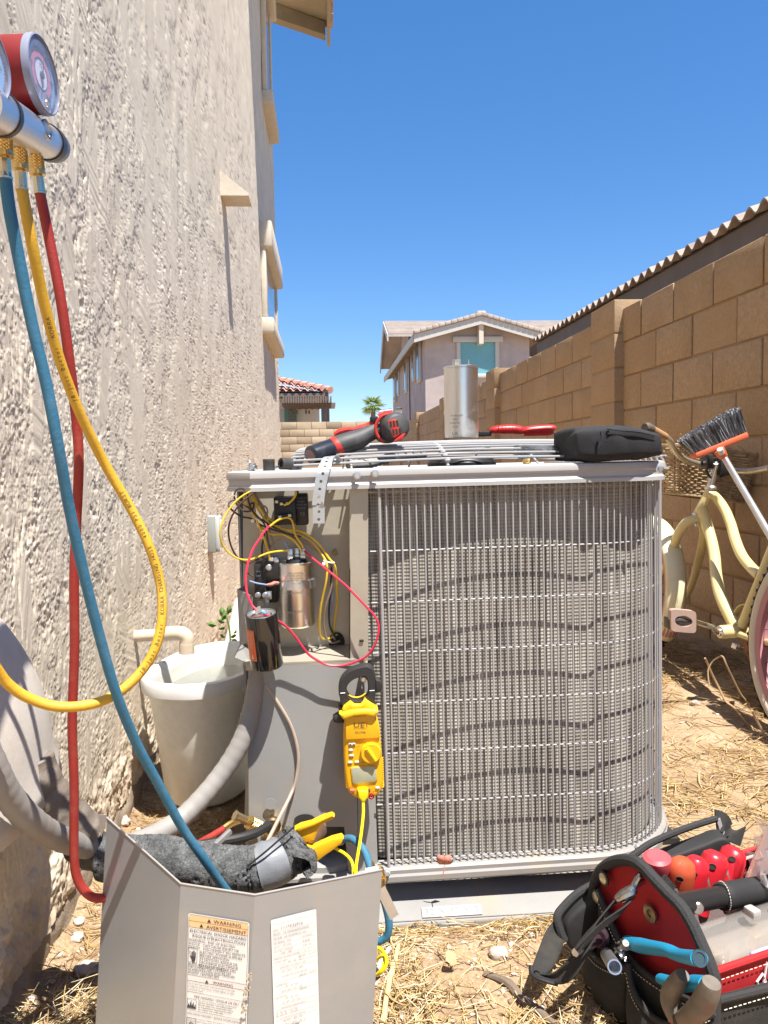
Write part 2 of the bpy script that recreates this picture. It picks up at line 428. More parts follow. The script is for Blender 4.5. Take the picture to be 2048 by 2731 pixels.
# sloped ledge jutting from the wall
def ledge(y0, y1, z0, z1, p, name='ledge'):
    m = MB(); zt = z0+.055
    m.hexa([V((WX-.02, y0, z0)), V((WX+p, y0, z0)), V((WX+p, y1, z0)), V((WX-.02, y1, z0)),
            V((WX-.02, y0, z1)), V((WX+p, y0, zt)), V((WX+p, y1, zt)), V((WX-.02, y1, z1))])
    return m.build(name, TRIM, house)
lp = atx(615, 548, WX)
mb = MB(); y0 = 4.03; yb = 4.20; zb = at(615, 521, 4.03).z; za = at(613, 446, 4.03).z; p = .140
mb.hexa([V((WX-.02, y0, zb)), V((WX+p, y0, zb)), V((WX+p, yb, zb)), V((WX-.02, yb, zb)),
         V((WX-.02, y0, za)), V((WX+p, y0, zb+.012)), V((WX+p, yb, zb+.012)), V((WX-.02, yb, za))])
mb.build('ledge', TRIM, house)
# foam trimmed windows of the far stretch
GLASS = mat('window_glass', (.10, .14, .2), .06, spec=.8)
def window(y0, y1, z0, z1):
    d = .085; e = .045
    f = MB()
    m = MB(); m.box((WX+d/2, (y0+y1)/2, z1+.10), (d+.03, y1-y0+.26, .22), b=.02); h = m.build('window', TRIM, house)
    m = MB(); m.box((WX+d/2, (y0+y1)/2, z0-.065), (d+.03, y1-y0+.26, .13), b=.02); m.build('sill', TRIM, h)
    for y in (y0-.06, y1+.06):
        m = MB(); m.box((WX+e/2, y, (z0+z1)/2), (e, .11, z1-z0), b=.012); m.build('jamb', TRIM, h)
    m = MB(); m.box((WX+.025, (y0+y1)/2, (z0+z1)/2), (.012, y1-y0-.01, z1-z0)); m.build('pane', GLASS, h)
window(6.66, 7.98, 2.06, 2.64)
window(7.35, 8.0, 4.22, 5.3)
# eave of the far stretch: sloping soffit boards, rafters, fascia, tile edge
EAVE = mat('eave_paint', (.40, .33, .22), .8, var=.08, vscale=6); EAVED = mat('eave_rafter', (.30, .235, .15), .8, var=.1, vscale=6)
RTILE = mat('roof_tile_clay', (.40, .30, .25), .85, var=.2, vscale=9, bump=.3)
ez = at(741, 40, 8.7).z; ez2 = at(868, 90, 8.7).z; ox = at(868, 100, 8.7).x
sl_ = (ez2-ez)/(ox-WX)
for k in range(5):
    ya = 5.6+k*.78
    m = MB(); m.hexa([V((WX, ya, ez+.0)), V((ox, ya, ez2)), V((ox, ya+.12, ez2)), V((WX, ya+.12, ez)),
                      V((WX, ya, ez+.16)), V((ox, ya, ez2+.14)), V((ox, ya+.12, ez2+.14)), V((WX, ya+.12, ez+.16))]); m.build('rafter', EAVED, house)
m = MB(); m.hexa([V((WX, 5.5, ez+.165)), V((ox+.02, 5.5, ez2+.145)), V((ox+.02, 8.85, ez2+.145)), V((WX, 8.85, ez+.165)),
                  V((WX, 5.5, ez+.20)), V((ox+.02, 5.5, ez2+.18)), V((ox+.02, 8.85, ez2+.18)), V((WX, 8.85, ez+.20))]); m.build('soffit', EAVE, house)
m = MB(); m.box((ox+.035, 7.18, ez2+.07), (.035, 3.36, .24)); m.build('fascia', EAVE, house)
m = MB()
for k in range(12): m.box((ox+.02, 5.64+k*.29, ez2+.225), (.14, .27, .05), b=.012)
m.build('roof_edge_tiles', RTILE, house)
# ------------------------------------------------------------------ block walls
BLK = mat('block_tan', (.375, .262, .16), .95, var=.16, vscale=75, bump=1., bscale=150, spec=.12, rnd=.035, dirt=(.46, .35, .24), dscale=3.2, damt=.55)
BLK2 = mat('block_tan_dusty', (.39, .28, .178), .95, var=.18, vscale=60, bump=1., bscale=150, spec=.12, rnd=.04, dirt=(.27, .18, .105), dscale=3.0, damt=.5)
MORT = mat('block_mortar', (.34, .235, .145), .95, bump=.5, bscale=200, spec=.1)
BX = 1.76; TOPZ = 1.715
def block_mesh(name, d, m, seed):
    r = random.Random(seed); b = MB(); b.box((0, 0, 0), d, b=.004)
    b.v = [tuple(c+r.uniform(-.0012, .0012) for c in v) for v in b.v]
    me = bpy.data.meshes.new(name); me.from_pydata(b.v, [], b.f); me.materials.append(m)
    me.polygons.foreach_set('use_smooth', [True]*len(me.polygons)); me.set_sharp_from_angle(angle=R(40)); return me
bw = thing('block_wall', 'long tan concrete block garden wall with square pilasters along the right side', 'wall', (BX, 8, 0))
core = MB(); core.box((BX+.10, 9.6, TOPZ/2-.16), (.183, 23.0, TOPZ+.30)); core.build('mortar', MORT, bw)
bms = [block_mesh('block', (.19, .388, .19), BLK if i % 2 else BLK2, i) for i in range(6)]
hms = [block_mesh('block', (.19, .188, .19), BLK, 20+i) for i in range(2)]
pils = [4.65, 7.87, 11.2, 14.5, 17.8]
def put(me, y, z, tilt=True):
    o = bpy.data.objects.new('block', me); COL.objects.link(o); o.parent = bw
    o.location = (.095+rng.uniform(-.003, .003), y-8, z)
    o.rotation_euler = (0, 0, rng.choice((0, math.pi))+rng.uniform(-.005, .005))
far = MB()
for row in range(9):
    z = TOPZ-.1-row*.2
    k = 0
    y = -1.4+(.2 if row % 2 else 0)
    while y < 20.9:
        hide = (row >= 7 and y > 3.6) or (row >= 5 and y > 9) or y < 1.0
        if y > 11.5 or hide:
            far.box((BX+.095+rng.uniform(-.002, .002), y+.2, z), (.19, .388, .19))
        else: put(rng.choice(bms), y+.2, z)
        y += .4
far.cur = 0
far.build('far_blocks', BLK, bw, kind='stuff')
for py in pils:
    pm = block_mesh('pilaster', (.31, .40, .19), BLK, int(py*10))
    for row in range(9):
        o = bpy.data.objects.new('pilaster_block', pm); COL.objects.link(o); o.parent = bw; o.location = (.10, py-8, TOPZ-.045-row*.2+.0)
    m = MB(); m.box((BX+.10, py, TOPZ/2), (.302, .39, TOPZ+.08)); m.build('pilaster_core', MORT, bw)
# end wall across the yard
EY = 20.9
ew = thing('end_wall', 'pale tan block wall closing the far end of the side yard', 'wall', (0, EY, 0))
m = MB(); m.box((-1.0, EY+.1, .95), (5.5, .178, 1.98)); m.build('mortar', MORT, ew)
BLK3 = mat('block_pale', (.40, .31, .21), .95, rnd=.08, var=.1, vscale=1.5, bump=.5, bscale=80, spec=.1)
em = [block_mesh('block', (.391, .19, .191), BLK3, 60+i) for i in range(4)]
for row in range(5):
    for k in range(-7, 4):
        o = bpy.data.objects.new('block', rng.choice(em)); COL.objects.link(o); o.parent = ew
        o.location = (k*.4+(.2 if row % 2 else 0)+.25, .09, 1.975-.1-row*.2)
# ------------------------------------------------------------------ neighbour's roof over the block wall
NX = 3.5
tgt = at(1445, 905, 12.3); ne = thing('neighbor_house', 'neighbouring house whose tiled eave and dark fascia rise above the block wall', 'house', (NX, 9, 0))
FASC = mat('dark_fascia', (.155, .125, .10), .75, var=.12, vscale=3); NWALL = mat('neighbor_stucco', (.40, .28, .17), .9, var=.1, bump=.4)
RT2 = mat('concrete_roof_tile', (.33, .26, .21), .9, rnd=.12, var=.2, vscale=7, bump=.35, bscale=120)
ez_ = EYE+ (1237-585)/FPX*NX/((2048-868)/FPX)      # eave tile height from the photo's right edge
ez_ = atx(2048, 548, NX).z
m = MB(); m.box((NX+.04, 9.0, ez_-.155), (.04, 7.2+.0, .24)); m.build('fascia', FASC, ne)
m = MB(); m.box((NX+.34, 9.0, ez_-.22), (.56, 7.1, .03)); m.build('soffit', EAVED, ne)
m = MB(); m.box((NX+.75, 9.2, (ez_-.24)/2), (.2, 6.7, ez_-.24)); m.build('wall', NWALL, ne)
sp = .213
def stile():
    b = MB(); n = 14; vs = []; L = .42; th = .016
    for ri, (x, lift) in enumerate(((-.06, 0.), (L, .15))):
        for lay in (0, 1):
            for i in range(n+1):
                t = i/n; yy = (t-.5)*sp*1.02
                zz = math.cos((t-.5)*2*math.pi)*.036 + (0 if lay == 0 else -th)
                vs.append((x, yy, zz+lift))
    k = n+1; fs = []
    for i in range(n):
        fs.append((i, i+1, 2*k+i+1, 2*k+i)); fs.append((k+i+1, k+i, 3*k+i, 3*k+i+1)); fs.append((k+i, k+i+1, i+1, i))
        fs.append((2*k+i, 2*k+i+1, 3*k+i+1, 3*k+i))
    fs += [(0, 2*k, 3*k, k), (n, k+n, 3*k+n, 2*k+n)]
    me = bpy.data.meshes.new('roof_tile'); me.from_pydata(vs, [], fs); me.materials.append(RT2)
    me.polygons.foreach_set('use_smooth', [True]*len(me.polygons)); me.set_sharp_from_angle(angle=R(50)); return me
tm = stile()
yy = 5.45
while yy < 12.6:
    for c in range(3):
        o = bpy.data.objects.new('roof_tile', tm); COL.objects.link(o); o.parent = ne
        o.location = (c*.37+rng.uniform(-.008, .008), yy-9, ez_+.008+c*.148); o.rotation_euler = (0, 0, rng.uniform(-.012, .012))
    yy += sp
m = MB(); m.hexa([V((NX+.02, 5.4, ez_-.04)), V((NX+1.3, 5.4, ez_+.40)), V((NX+1.3, 12.6, ez_+.40)), V((NX+.02, 12.6, ez_-.04)),
                  V((NX+.02, 5.4, ez_-.03)), V((NX+1.3, 5.4, ez_+.42)), V((NX+1.3, 12.6, ez_+.42)), V((NX+.02, 12.6, ez_-.03))]); m.build('roof_deck', FASC, ne)
# ------------------------------------------------------------------ two storey house beyond
HY = 28.0
HS = mat('far_stucco', (.43, .365, .345), .95, var=.16, vscale=1.3, bump=.3, bscale=30, spec=.1)
HS2 = mat('far_trim', (.50, .48, .44), .8); HROOF = mat('far_roof', (.43, .36, .31), .9, rnd=.1, var=.15, vscale=2.5); HSOF = mat('far_soffit', (.26, .19, .125), .9)
TEAL = mat('teal_sun_screen', (.15, .37, .42), .7, var=.05, vscale=3); HGL = mat('far_glass', (.14, .19, .27), .1, spec=.7)
fh = thing('two_storey_house', 'two storey mauve stucco house with gabled tile roof and a teal sun screen window', 'house', (at(1300, 1000, HY).x, HY+5, 0))
def fp(px, py, d=0): return at(px, py, HY+d)
xl = fp(1134, 1000).x; xr = fp(1412, 1000).x; zeL = fp(1134, 898).z; zeR = fp(1412, 900).z; zap = fp(1277, 860).z; xa = fp(1277, 840).x
DEP = (xl/(at(1047, 1000, 1).x))-HY
xb = at(1047, 1000, HY+DEP).x       # far end of the side wall
ze = (zeL+zeR)/2
m = MB()   # front block with gable, side wall runs back
m.add([(xl, HY, 0), (xr, HY, 0), (xr, HY, ze), (xa, HY, zap), (xl, HY, ze), (xl, HY+DEP, 0), (xr, HY+DEP, 0), (xr, HY+DEP, ze), (xa, HY+DEP, zap), (xl, HY+DEP, ze)],
      [(0, 1, 2, 3, 4), (5, 9, 8, 7, 6), (0, 4, 9, 5), (1, 6, 7, 2)])
m.build('wall', HS, fh)
slope = (zap-ze)/(xa-xl); oh = .45; rk = .45; th = .12
def roofside(sg):
    x0 = xa; x1 = (xl-oh) if sg < 0 else (xr+oh); z1 = zap-abs(x1-xa)*slope*(1 if sg < 0 else (zap-ze)/(xr-xa)/slope)
    m = MB(); a = HY-rk; b = HY+DEP
    P = [V((x0, a, zap)), V((x1, a, z1)), V((x1, b, z1)), V((x0, b, zap))]
    m.hexa(P+[p+V((0, 0, th)) for p in P]); m.build('soffit', HSOF, fh)
    m = MB(); P = [p+V((0, 0, th+.003)) for p in P]; nrow = 14
    for i in range(nrow):
        t0, t1 = i/nrow, (i+1)/nrow
        A, B = P[0].lerp(P[1], t0), P[0].lerp(P[1], t1); D, C_ = P[3].lerp(P[2], t0), P[3].lerp(P[2], t1)
        u = V((0, 0, .015)); v2 = V((0, 0, .06))
        m.hexa([A, B, C_, D, A+u, B+v2, C_+v2, D+u])
    m.build('roof', HROOF, fh)
    m = MB(); q0, q1 = V((x0, a-.04, zap)), V((x1, a-.04, z1)); m.hexa([q0+V((0, 0, -.14)), q1+V((0, 0, -.14)), q1+V((0, .05, -.14)), q0+V((0, .05, -.14)), q0+V((0, 0, th+.02)), q1+V((0, 0, th+.02)), q1+V((0, .05, th+.02)), q0+V((0, .05, th+.02))])
    m.build('barge_board', HS2, fh)
    n = 11
    d = (q1-q0)
    for i in range(n):
        c = q0+d*((i+.5)/n)+V((0, .1, th+.10)); t = MB(); L = d.length/n*.96
        ang = math.atan2(d.z, d.x); t.box((0, 0, 0), (L, .34, .13), M=Matrix.Rotation(-ang, 3, 'Y'), b=.02)
        t.v = [tuple(V(v)+c) for v in t.v]; t.build('rake_tile', HROOF, fh)
    return x1, z1
xL, zL = roofside(-1); xR, zR = roofside(1)
m = MB(); m.box((xa, HY+DEP/2-.3, zap+th+.14), (.32, DEP+.4, .14), b=.04); m.build('ridge', HROOF, fh)
m = MB(); m.box((xL-.0, HY+DEP/2-.2, zL+.04), (.06, DEP+.4, .26)); m.build('fascia', HS2, fh)
m = MB(); m.box((xa, HY-.22, zap-.45), (.16, .4, .75)); m.build('gable_post', mat('gable_paint', (.60, .52, .42), .8), fh)
# the window with its teal screen
a, b = fp(1219, 907), fp(1336, 1012)
f = MB(); z0, z1 = fp(1219, 998).z, fp(1219, 914).z; xa0, xa1 = fp(1222, 950).x, fp(1325, 950).x
f.box(((xa0+xa1)/2, HY-.05, z1+.11), (xa1-xa0+.42, .18, .2), b=.03); win = f.build('window', HS2, fh)
for x in (xa0-.0, xa1+.0):
    q = MB(); q.box((x, HY-.03, (z0+z1)/2), (.14, .10, z1-z0)); q.build('jamb', HS2, win)
q = MB(); q.box(((xa0+xa1)/2, HY-.05, z0-.08), (xa1-xa0+.3, .18, .15), b=.03); q.build('sill', HS2, win)
q = MB(); q.box(((xa0+xa1)/2, HY-.012, (z0+z1)/2), (xa1-xa0-.14, .02, z1-z0)); q.build('sun_screen', TEAL, win)
# slim windows down the shaded side
for (px, pz0, pz1) in ((1122, 1012, 918), (1108, 1008, 930), (1087, 1040, 966), (1066, 1048, 990), (1056, 1066, 1004)):
    d = _f + _r*((px-CX)/FPX); t = None
    y = (xl)/((at(px, 1000, 1).x)) ; y = min(max(y, HY+.4), HY+DEP-.4)
    za, zb_ = at(px, pz0, y).z, at(px, pz1, y).z
    q = MB(); q.box((xl-.06, y, (za+zb_)/2), (.10, .95, zb_-za+.25), b=.02); wq = q.build('window', HS2, fh)
    q = MB(); q.box((xl-.118, y, (za+zb_)/2), (.02, .62, zb_-za)); q.build('pane', HGL, wq)
# rear wing: its roof rises behind the front gable and its gable end faces left
xw = at(1047, 1000, HY+9).x
zt = at(1090, 868, HY+8).z
m = MB(); y0, y1 = HY+5.0, HY+9.6; ym = HY+7.2; zev = at(1035, 985, HY+10.5).z; ztop = at(1085, 862, HY+7.6).z
x0 = xl-.9; x1 = xr+5
P = [V((x0, ym, ztop)), V((x0, y1, zev)), V((x1, y1, zev)), V((x1, ym, ztop))]; m.hexa([p-V((0, 0, .1)) for p in P]+P)
zf = ztop-(ym-y0)*.42
P2 = [V((x0, y0, zf)), V((x0, ym, ztop)), V((x1, ym, ztop)), V((x1, y0, zf))]; m.hexa([p-V((0, 0, .1)) for p in P2]+P2)
m.build('wing_roof', HROOF, fh)
m = MB()
for i in range(9):
    t0, t1 = i/9, (i+1)/9
    A, B = P2[0].lerp(P2[1], t0), P2[0].lerp(P2[1], t1); D, C_ = P2[3].lerp(P2[2], t0), P2[3].lerp(P2[2], t1)
    m.hexa([A+V((0, 0, .01)), B+V((0, 0, .01)), C_+V((0, 0, .01)), D+V((0, 0, .01)), A+V((0, 0, .08)), B+V((0, 0, .03)), C_+V((0, 0, .03)), D+V((0, 0, .08))])
m.build('roof_courses', HROOF, fh)
for (A, B) in ((P2[0], P2[1]), (P[0], P[1])):
    m = MB(); u = V((-.05, 0, 0)); m.hexa([A+u-V((0, 0, .3)), B+u-V((0, 0, .3)), B-V((0, 0, .3)), A-V((0, 0, .3)), A+u, B+u, B, A]); m.build('barge_board', HS2, fh)
m = MB(); m.add([(xl-.04, y0, zf-.1), (xl-.04, ym, ztop-.1), (xl-.04, y1, zev-.1), (xl-.04, y1, 0), (xl-.04, y0, 0), (x1, y0, zf-.1), (x1, ym, ztop-.1), (x1, y1, zev-.1), (x1, y1, 0), (x1, y0, 0)],
        [(0, 1, 2, 3, 4), (5, 9, 8, 7, 6), (2, 7, 8, 3)]); m.build('wing_wall', HS, fh)
# right hand side wing
q0 = at(1420, 880, HY+2); m = MB(); m.box((xr+2.2, HY+6.5, ze/2-.3), (4.6, 7, ze-.6)); m.build('side_wing', HS, fh)
m = MB(); m.box((xr+2.2, HY+2.7, ze-.5), (5.2, .9, .18)); m.build('side_fascia', HS2, fh)
# ------------------------------------------------------------------ house with a pergola on the far left
PY = 27.0
ph = thing('pergola_house', 'low house with red tile roof behind a dark slatted pergola, left of the palm', 'house', (at(800, 1100, PY).x, PY, 0))
PW = mat('pergola_wood', (.17, .13, .11), .8); PSt = mat('pale_stucco', (.56, .53, .48), .9, var=.08, vscale=2); RED = mat('red_clay_tile', (.50, .27, .205), .85, var=.22, vscale=4)
GRN = mat('green_shutter', (.10, .22, .20), .6)
x0 = at(700, 1100, PY).x; x1 = at(850, 1100, PY).x
m = MB(); m.box(((x0-3+x1)/2, PY+2, 1.7), (x1-x0+3, 4, 3.0)); m.build('wall', PSt, ph)
m = MB(); m.box((at(775, 1110, PY-.1).x, PY-.1, at(775, 1112, PY).z), (.42, .2, .62)); wq = m.build('window', GRN, ph)
for k in range(5):
    m = MB(); m.box((at(778, 1110, PY-.2).x, PY-.215, at(778, 1112, PY).z-.2+k*.1), (.24, .02, .05)); m.build('slat', PW, wq)
zr0 = at(800, 1050, PY).z; zr1 = at(770, 1012, PY+1.8).z
xe = at(880, 1048, PY-.6).x
ncol, nrow = 14, 6
XX = np.linspace(xe-3.4, xe+.0, ncol*8); YYs = np.linspace(0, 1, nrow*3)
for i in range(nrow):
    t0, t1 = i/nrow, (i+1)/nrow
    m = MB(); vs = []; n = len(XX)
    for (t, dz) in ((t0, .06), (t1, .0)):
        for x in XX:
            xm = min(x, xe-(t)*2.3)
            vs.append((xm, PY-.8+t*2.6, zr0+(zr1-zr0)*t*1.15+dz+.05*math.sin((x)*2*math.pi/.24)))
    m.add(vs, [(k, k+1, n+k+1, n+k) for k in range(n-1)]); m.build('tile_course', RED, ph)
hipA, hipB = V((xe+.02, PY-.8, zr0+.04)), V((xe-2.3, PY+1.8, zr1+.09))
for i in range(9):
    a, b = hipA.lerp(hipB, i/9), hipA.lerp(hipB, (i+.96)/9); m = MB(); m.tube([a, b], [.13, .10], 8); m.build('hip_tile', RED, ph)
m = MB(); m.hexa([V((xe-3.4, PY-.75, zr0-.16)), V((xe-.05, PY-.75, zr0-.16)), V((xe-.05, PY+3, zr0-.16)), V((xe-3.4, PY+3, zr0-.16)),
                  V((xe-3.4, PY-.75, zr0-.05)), V((xe-.05, PY-.75, zr0-.05)), V((xe-2.4, PY+2, zr1-.1)), V((xe-3.4, PY+2, zr1-.1))]); m.build('roof_body', PW, ph)
zt = at(800, 1069, PY-2).z
for k in range(20):
    m = MB(); m.box((at(760+k*6.4, 1064, PY-1.9).x, PY-1.7, zt-.03), (.045, 2.2, .20)); m.build('rafter_slat', PW, ph)
for k in range(4):
    m = MB(); m.box(((xe+x0)/2-.3, PY-2.5+k*.5, zt-.15), (xe-x0+.9, .07, .08)); m.build('beam', PW, ph)
for px in (862, 873):
    m = MB(); m.box((at(px, 1100, PY-2.3).x, PY-2.3, zt/2), (.13, .13, zt)); m.build('post', PW, ph)
m = MB(); xs_ = [at(760+i*8, 1088, PY-.6) for i in range(13)]
m.tube([p+V((0, 0, -.06*math.sin(i*1.6)**2)) for i, p in enumerate(xs_)], .012, 4); sl2 = m.build('string_light', PW, ph)
for i in (2, 4, 7, 8):
    m = MB(); m.sphere(xs_[i]+V((0, 0, -.14)), .05, 6, (.8, .8, 1.6)); m.build('bulb', PW, sl2)
# ------------------------------------------------------------------ palm
PLY = 46.0
pl = thing('palm_tree', 'small fan palm far behind the end wall against the blue sky', 'palm tree', at(994, 1180, PLY))
TRK = mat('palm_trunk', (.26, .20, .14), .9, var=.2); PLF = mat('palm_leaf', (.20, .27, .08), .6, tint2=(.40, .48, .17), vscale=3)
pt = at(994, 1082, PLY)
m = MB(); m.tube([V((pt.x, PLY, 0)), V((pt.x+.04, PLY, 2)), V((pt.x, PLY, pt.z))], [.2, .17, .14], 8); m.build('trunk', TRK, pl)
r = random.Random(3); m = MB()
for k in range(30):
    az = r.uniform(0, 6.28); el = r.uniform(-.7, 1.2); L = r.uniform(.6, .95)
    d = V((math.cos(az)*math.cos(el), math.sin(az)*math.cos(el), math.sin(el)))
    side = d.cross(V((0, 0, 1))).normalized(); up = side.cross(d)
    for j in range(9):
        a = (j-4)*.24; e = (d*math.cos(a)+side*math.sin(a)); tip = pt+e*L*(1-.03*abs(j-4))*1.0+V((0, 0, -.22*L*abs(math.cos(el))))
        b0 = pt+d*L*.35; wv = up.cross(e).normalized()*.02
        m.add([b0-wv, b0+wv, (b0+tip)/2+wv*1.4+up*.03, tip, (b0+tip)/2-wv*1.4+up*.03], [(0, 1, 2, 3), (0, 3, 4)])
m.build('crown', PLF, pl, smooth=0)
# ------------------------------------------------------------------ the condensing unit on its pad
ACP = mat('grey_cabinet_paint', (.285, .283, .275), .48, var=.04, vscale=5, bump=.05, bscale=200, dirt=(.40, .32, .23), dscale=6, damt=.28, spec=.4)
ACB = mat('galvanised_panel', (.42, .385, .315), .42, metal=.3, var=.08, vscale=16, bump=.05, bscale=60, dirt=(.42, .33, .22), dscale=9, damt=.35)
RIM = mat('grey_rim_paint', (.40, .395, .395), .42, var=.04, vscale=7, spec=.5, dirt=(.42, .37, .30), dscale=8, damt=.25)
WIRE = mat('grey_wire', (.36, .355, .36), .38, spec=.6, dirt=(.42, .36, .28), dscale=18, damt=.4)
ZINC = mat('zinc', (.62, .63, .64), .33, metal=.9, var=.12, vscale=40)
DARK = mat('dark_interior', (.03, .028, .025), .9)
BLKP = mat('black_plastic', (.016, .016, .017), .42, spec=.5, dirt=(.10, .085, .07), dscale=14, damt=.3)
STEEL = mat('bright_can', (.82, .81, .79), .27, metal=1., var=.05, vscale=40, stretch=(1, 1, .05))
BRASS = mat('brass', (.78, .56, .22), .28, metal=1., var=.12, vscale=60)
YEL_W = mat('yellow_insulation', (.70, .47, .03), .45, dirt=(.35, .25, .08), dscale=30, damt=.5); BRN_W = mat('brown_insulation', (.055, .03, .022), .5)
GRY_W = mat('taupe_insulation', (.27, .20, .15), .5); BLU_W = mat('pale_blue_insulation', (.22, .30, .50), .5); BLK_W = mat('black_insulation', (.02, .02, .02), .45)
RED_W = mat('red_insulation', (.62, .03, .07), .4); WHT = mat('nylon_white', (.75, .73, .66), .5)
PADM = mat('pad_plastic', (.25, .245, .24), .62, var=.10, vscale=6, bump=.25, bscale=50, dirt=(.36, .28, .19), dscale=5, damt=.75, spec=.35)

AW = V((.225, 1.76, .062)); AM = Matrix.Translation(AW) @ Matrix.Rotation(R(-.55), 4, 'Y'); AI = AM.inverted()
acu = thing('air_conditioner', 'grey condensing unit with wire coil guard and its control box open', 'air conditioner', M=AM)
def ac(px, py, Y): return AI @ at(px, py, Y)
def aw(name, m, parent=acu, sm=35, label=None): return m[0].build(name, m[1], parent, local=True, smooth=sm, label=label)
FY = 1.37; fy_ = FY-AW.y
zt = ac(1200, 1243, FY-.01).z; xL = ac(604, 1262, FY+.06).x; xC = ac(668, 1262, FY).x
yb_ = .385
def pix_x(p):
    d = AM @ p-V((0, 0, EYE)); return CX+FPX*d.dot(_r)/d.dot(_f)
def corner_radius(x_flat, y_front, target, z):
    """radius of the rounded front right corner whose outline falls at the photo's column"""
    lo, hi = .03, .35
    for _ in range(40):
        rr = (lo+hi)/2; px = max(pix_x(V((x_flat+rr*math.cos(R(a)), y_front+rr+rr*math.sin(R(a)), z))) for a in range(-60, 1, 3))
        if px < target: lo = rr
        else: hi = rr
    return rr
xfl = ac(1576, 1700, FY).x; RR = corner_radius(xfl, fy_, 1763, .4); xR = xfl+RR+.010
def sweep(m, out, prof, closed=True):
    n = len(out); vs = []; fs = []; k = len(prof)
    for i in range(n):
        p = V((*out[i], 0)); a = V((*out[i-1], 0)) if (closed or i) else None; b = V((*out[(i+1) % n], 0)) if (closed or i < n-1) else None
        d1 = (p-a).normalized() if a is not None else (b-p).normalized(); d2 = (b-p).normalized() if b is not None else d1
        n1 = V((-d1.y, d1.x, 0)); n2 = V((-d2.y, d2.x, 0)); nn = (n1+n2); nn = nn/max(.3, nn.dot(n1)) if nn.length > .1 else n1
        for (o, z) in prof: vs.append(p+nn*o+V((0, 0, z)))
    for i in range(n if closed else n-1):
        for j in range(k-1): fs.append((i*k+j, ((i+1) % n)*k+j, ((i+1) % n)*k+j+1, i*k+j+1))
    return m.add(vs, fs)
def arc(cx, cy, r, a0, a1, n): return [(cx+r*math.cos(R(a0+(a1-a0)*i/n)), cy+r*math.sin(R(a0+(a1-a0)*i/n))) for i in range(n+1)]
xRf = ac(1668, 1245, FY).x; RRr = corner_radius(xRf, fy_-.012, 1774, zt)
rim_out = [(xC, fy_-.012)] + arc(xRf, fy_-.012+RRr, RRr, -90, 0, 14) + arc(xRf+RRr-.03, yb_-.03, .03, 0, 90, 5) + [(xL, yb_), (xL, fy_+.055)]
m = MB(); sweep(m, rim_out, [(.055, -.010), (.05, 0), (.006, .0), (.0015, -.002), (0, -.006), (0, -.013), (.0035, -.017), (.0035, -.025), (0, -.029), (0, -.036), (.012, -.036)]); aw('top_rim', (m, RIM))
# top deck around the fan opening, orifice ring
ox0, ox1, oy0, oy1 = ac(763, 1245, FY+.06).x, xR-.045, fy_+.045, yb_-.05
m = MB(); zz = zt-.0
for o in (m,):
    m.v = []; 
m2 = MB()
def deck(a, b, c, d): m2.box(((a+b)/2, (c+d)/2, zt-.014), (b-a, d-c, .004))
deck(xL+.05, ox0, fy_+.07, yb_-.05); deck(ox0, ox1, oy1, yb_-.045); deck(ox0+.0, xR-.05, fy_+.035, oy0)
aw('top_deck', (m2, RIM))
# shift everything of the rim to its height
rimo = bpy.data.objects['top_rim']; rimo.location.z = zt
m = MB(); m.lathe([(.325, -.06), (.30, -.03), (.31, -.012)], ((ox0+ox1)/2, (oy0+oy1)/2, zt), n=48, cap=False); aw('fan_shroud', (m, DARK))
# fan guard
fcx, fcy = (ox0+ox1)/2, (oy0+oy1)/2; gw = (oy1-oy0)/2
def gdome(y):
    t = min(1, abs(y-fcy)/gw); return .043*(1-t**3.0)+.004
fg_ = MB()
for x in (ox0+.30, ox0+.47, ox0+.12):
    fg_.tube([(x, fcy-gw+2*gw*i/20, zt+gdome(fcy-gw+2*gw*i/20)-.005) for i in range(21)], .0022 if x != ox0+.30 else .003, 6)
guard_top = aw('fan_guard', (fg_, WIRE))
NW = 25; wm = None
for i in range(NW):
    y = fcy-gw+.012+(2*gw-.024)*i/(NW-1); h = gdome(y)
    inset = .018+.03*(1-abs(y-fcy)/gw)
    m = MB(); m.tube([(ox0+.002, y, zt-.012), (ox0+inset*.6, y, zt+h*.75), (ox0+inset*1.6, y, zt+h), ((ox0+ox1)/2, y, zt+h+.006), (ox1-inset*1.6, y, zt+h), (ox1-inset*.6, y, zt+h*.75), (ox1-.002, y, zt-.012)], .0022, 6, k=4)
    for x in (ox0+.30,):
        m.sphere((x, y, zt+h+.002), .0062, 8)
    aw('guard_wire', (m, WIRE), guard_top)
# fan motor hung under the guard, with its conduit and blades
m = MB(); m.lathe([(0, .015), (.07, .015), (.078, .005), (.078, -.10), (.06, -.125), (0, -.125)], (fcx+.02, fcy-.02, zt), n=32)
mot = aw('fan_motor', (m, BLKP))
m = MB()
for k in range(3):
    a = R(k*120+25); c = V((fcx+.02, fcy-.02, zt-.13)); d = V((math.cos(a), math.sin(a), 0)); s_ = V((-math.sin(a), math.cos(a), 0))
    m.quad(c+d*.05-s_*.04, c+d*.29-s_*.11+V((0, 0, .03)), c+d*.29+s_*.11-V((0, 0, .03)), c+d*.05+s_*.05-V((0, 0, .02)), .002)
aw('fan_blade', (m, ZINC))
cp = [ac(930, 1240, 1.47), ac(985, 1236, 1.50), ac(1035, 1222, 1.55), ac(1085, 1212, 1.62), ac(1130, 1212, 1.68)]
m = MB(); pp = catmull(cp, 14); m.tube(pp, [.009+.0012*(1 if i % 3 == 0 else 0) for i in range(len(pp))], 10); aw('motor_conduit', (m, mat('conduit_ribbed', (.30, .29, .27), .6, dirt=(.03, .03, .03), dscale=30, damt=.9)), mot)
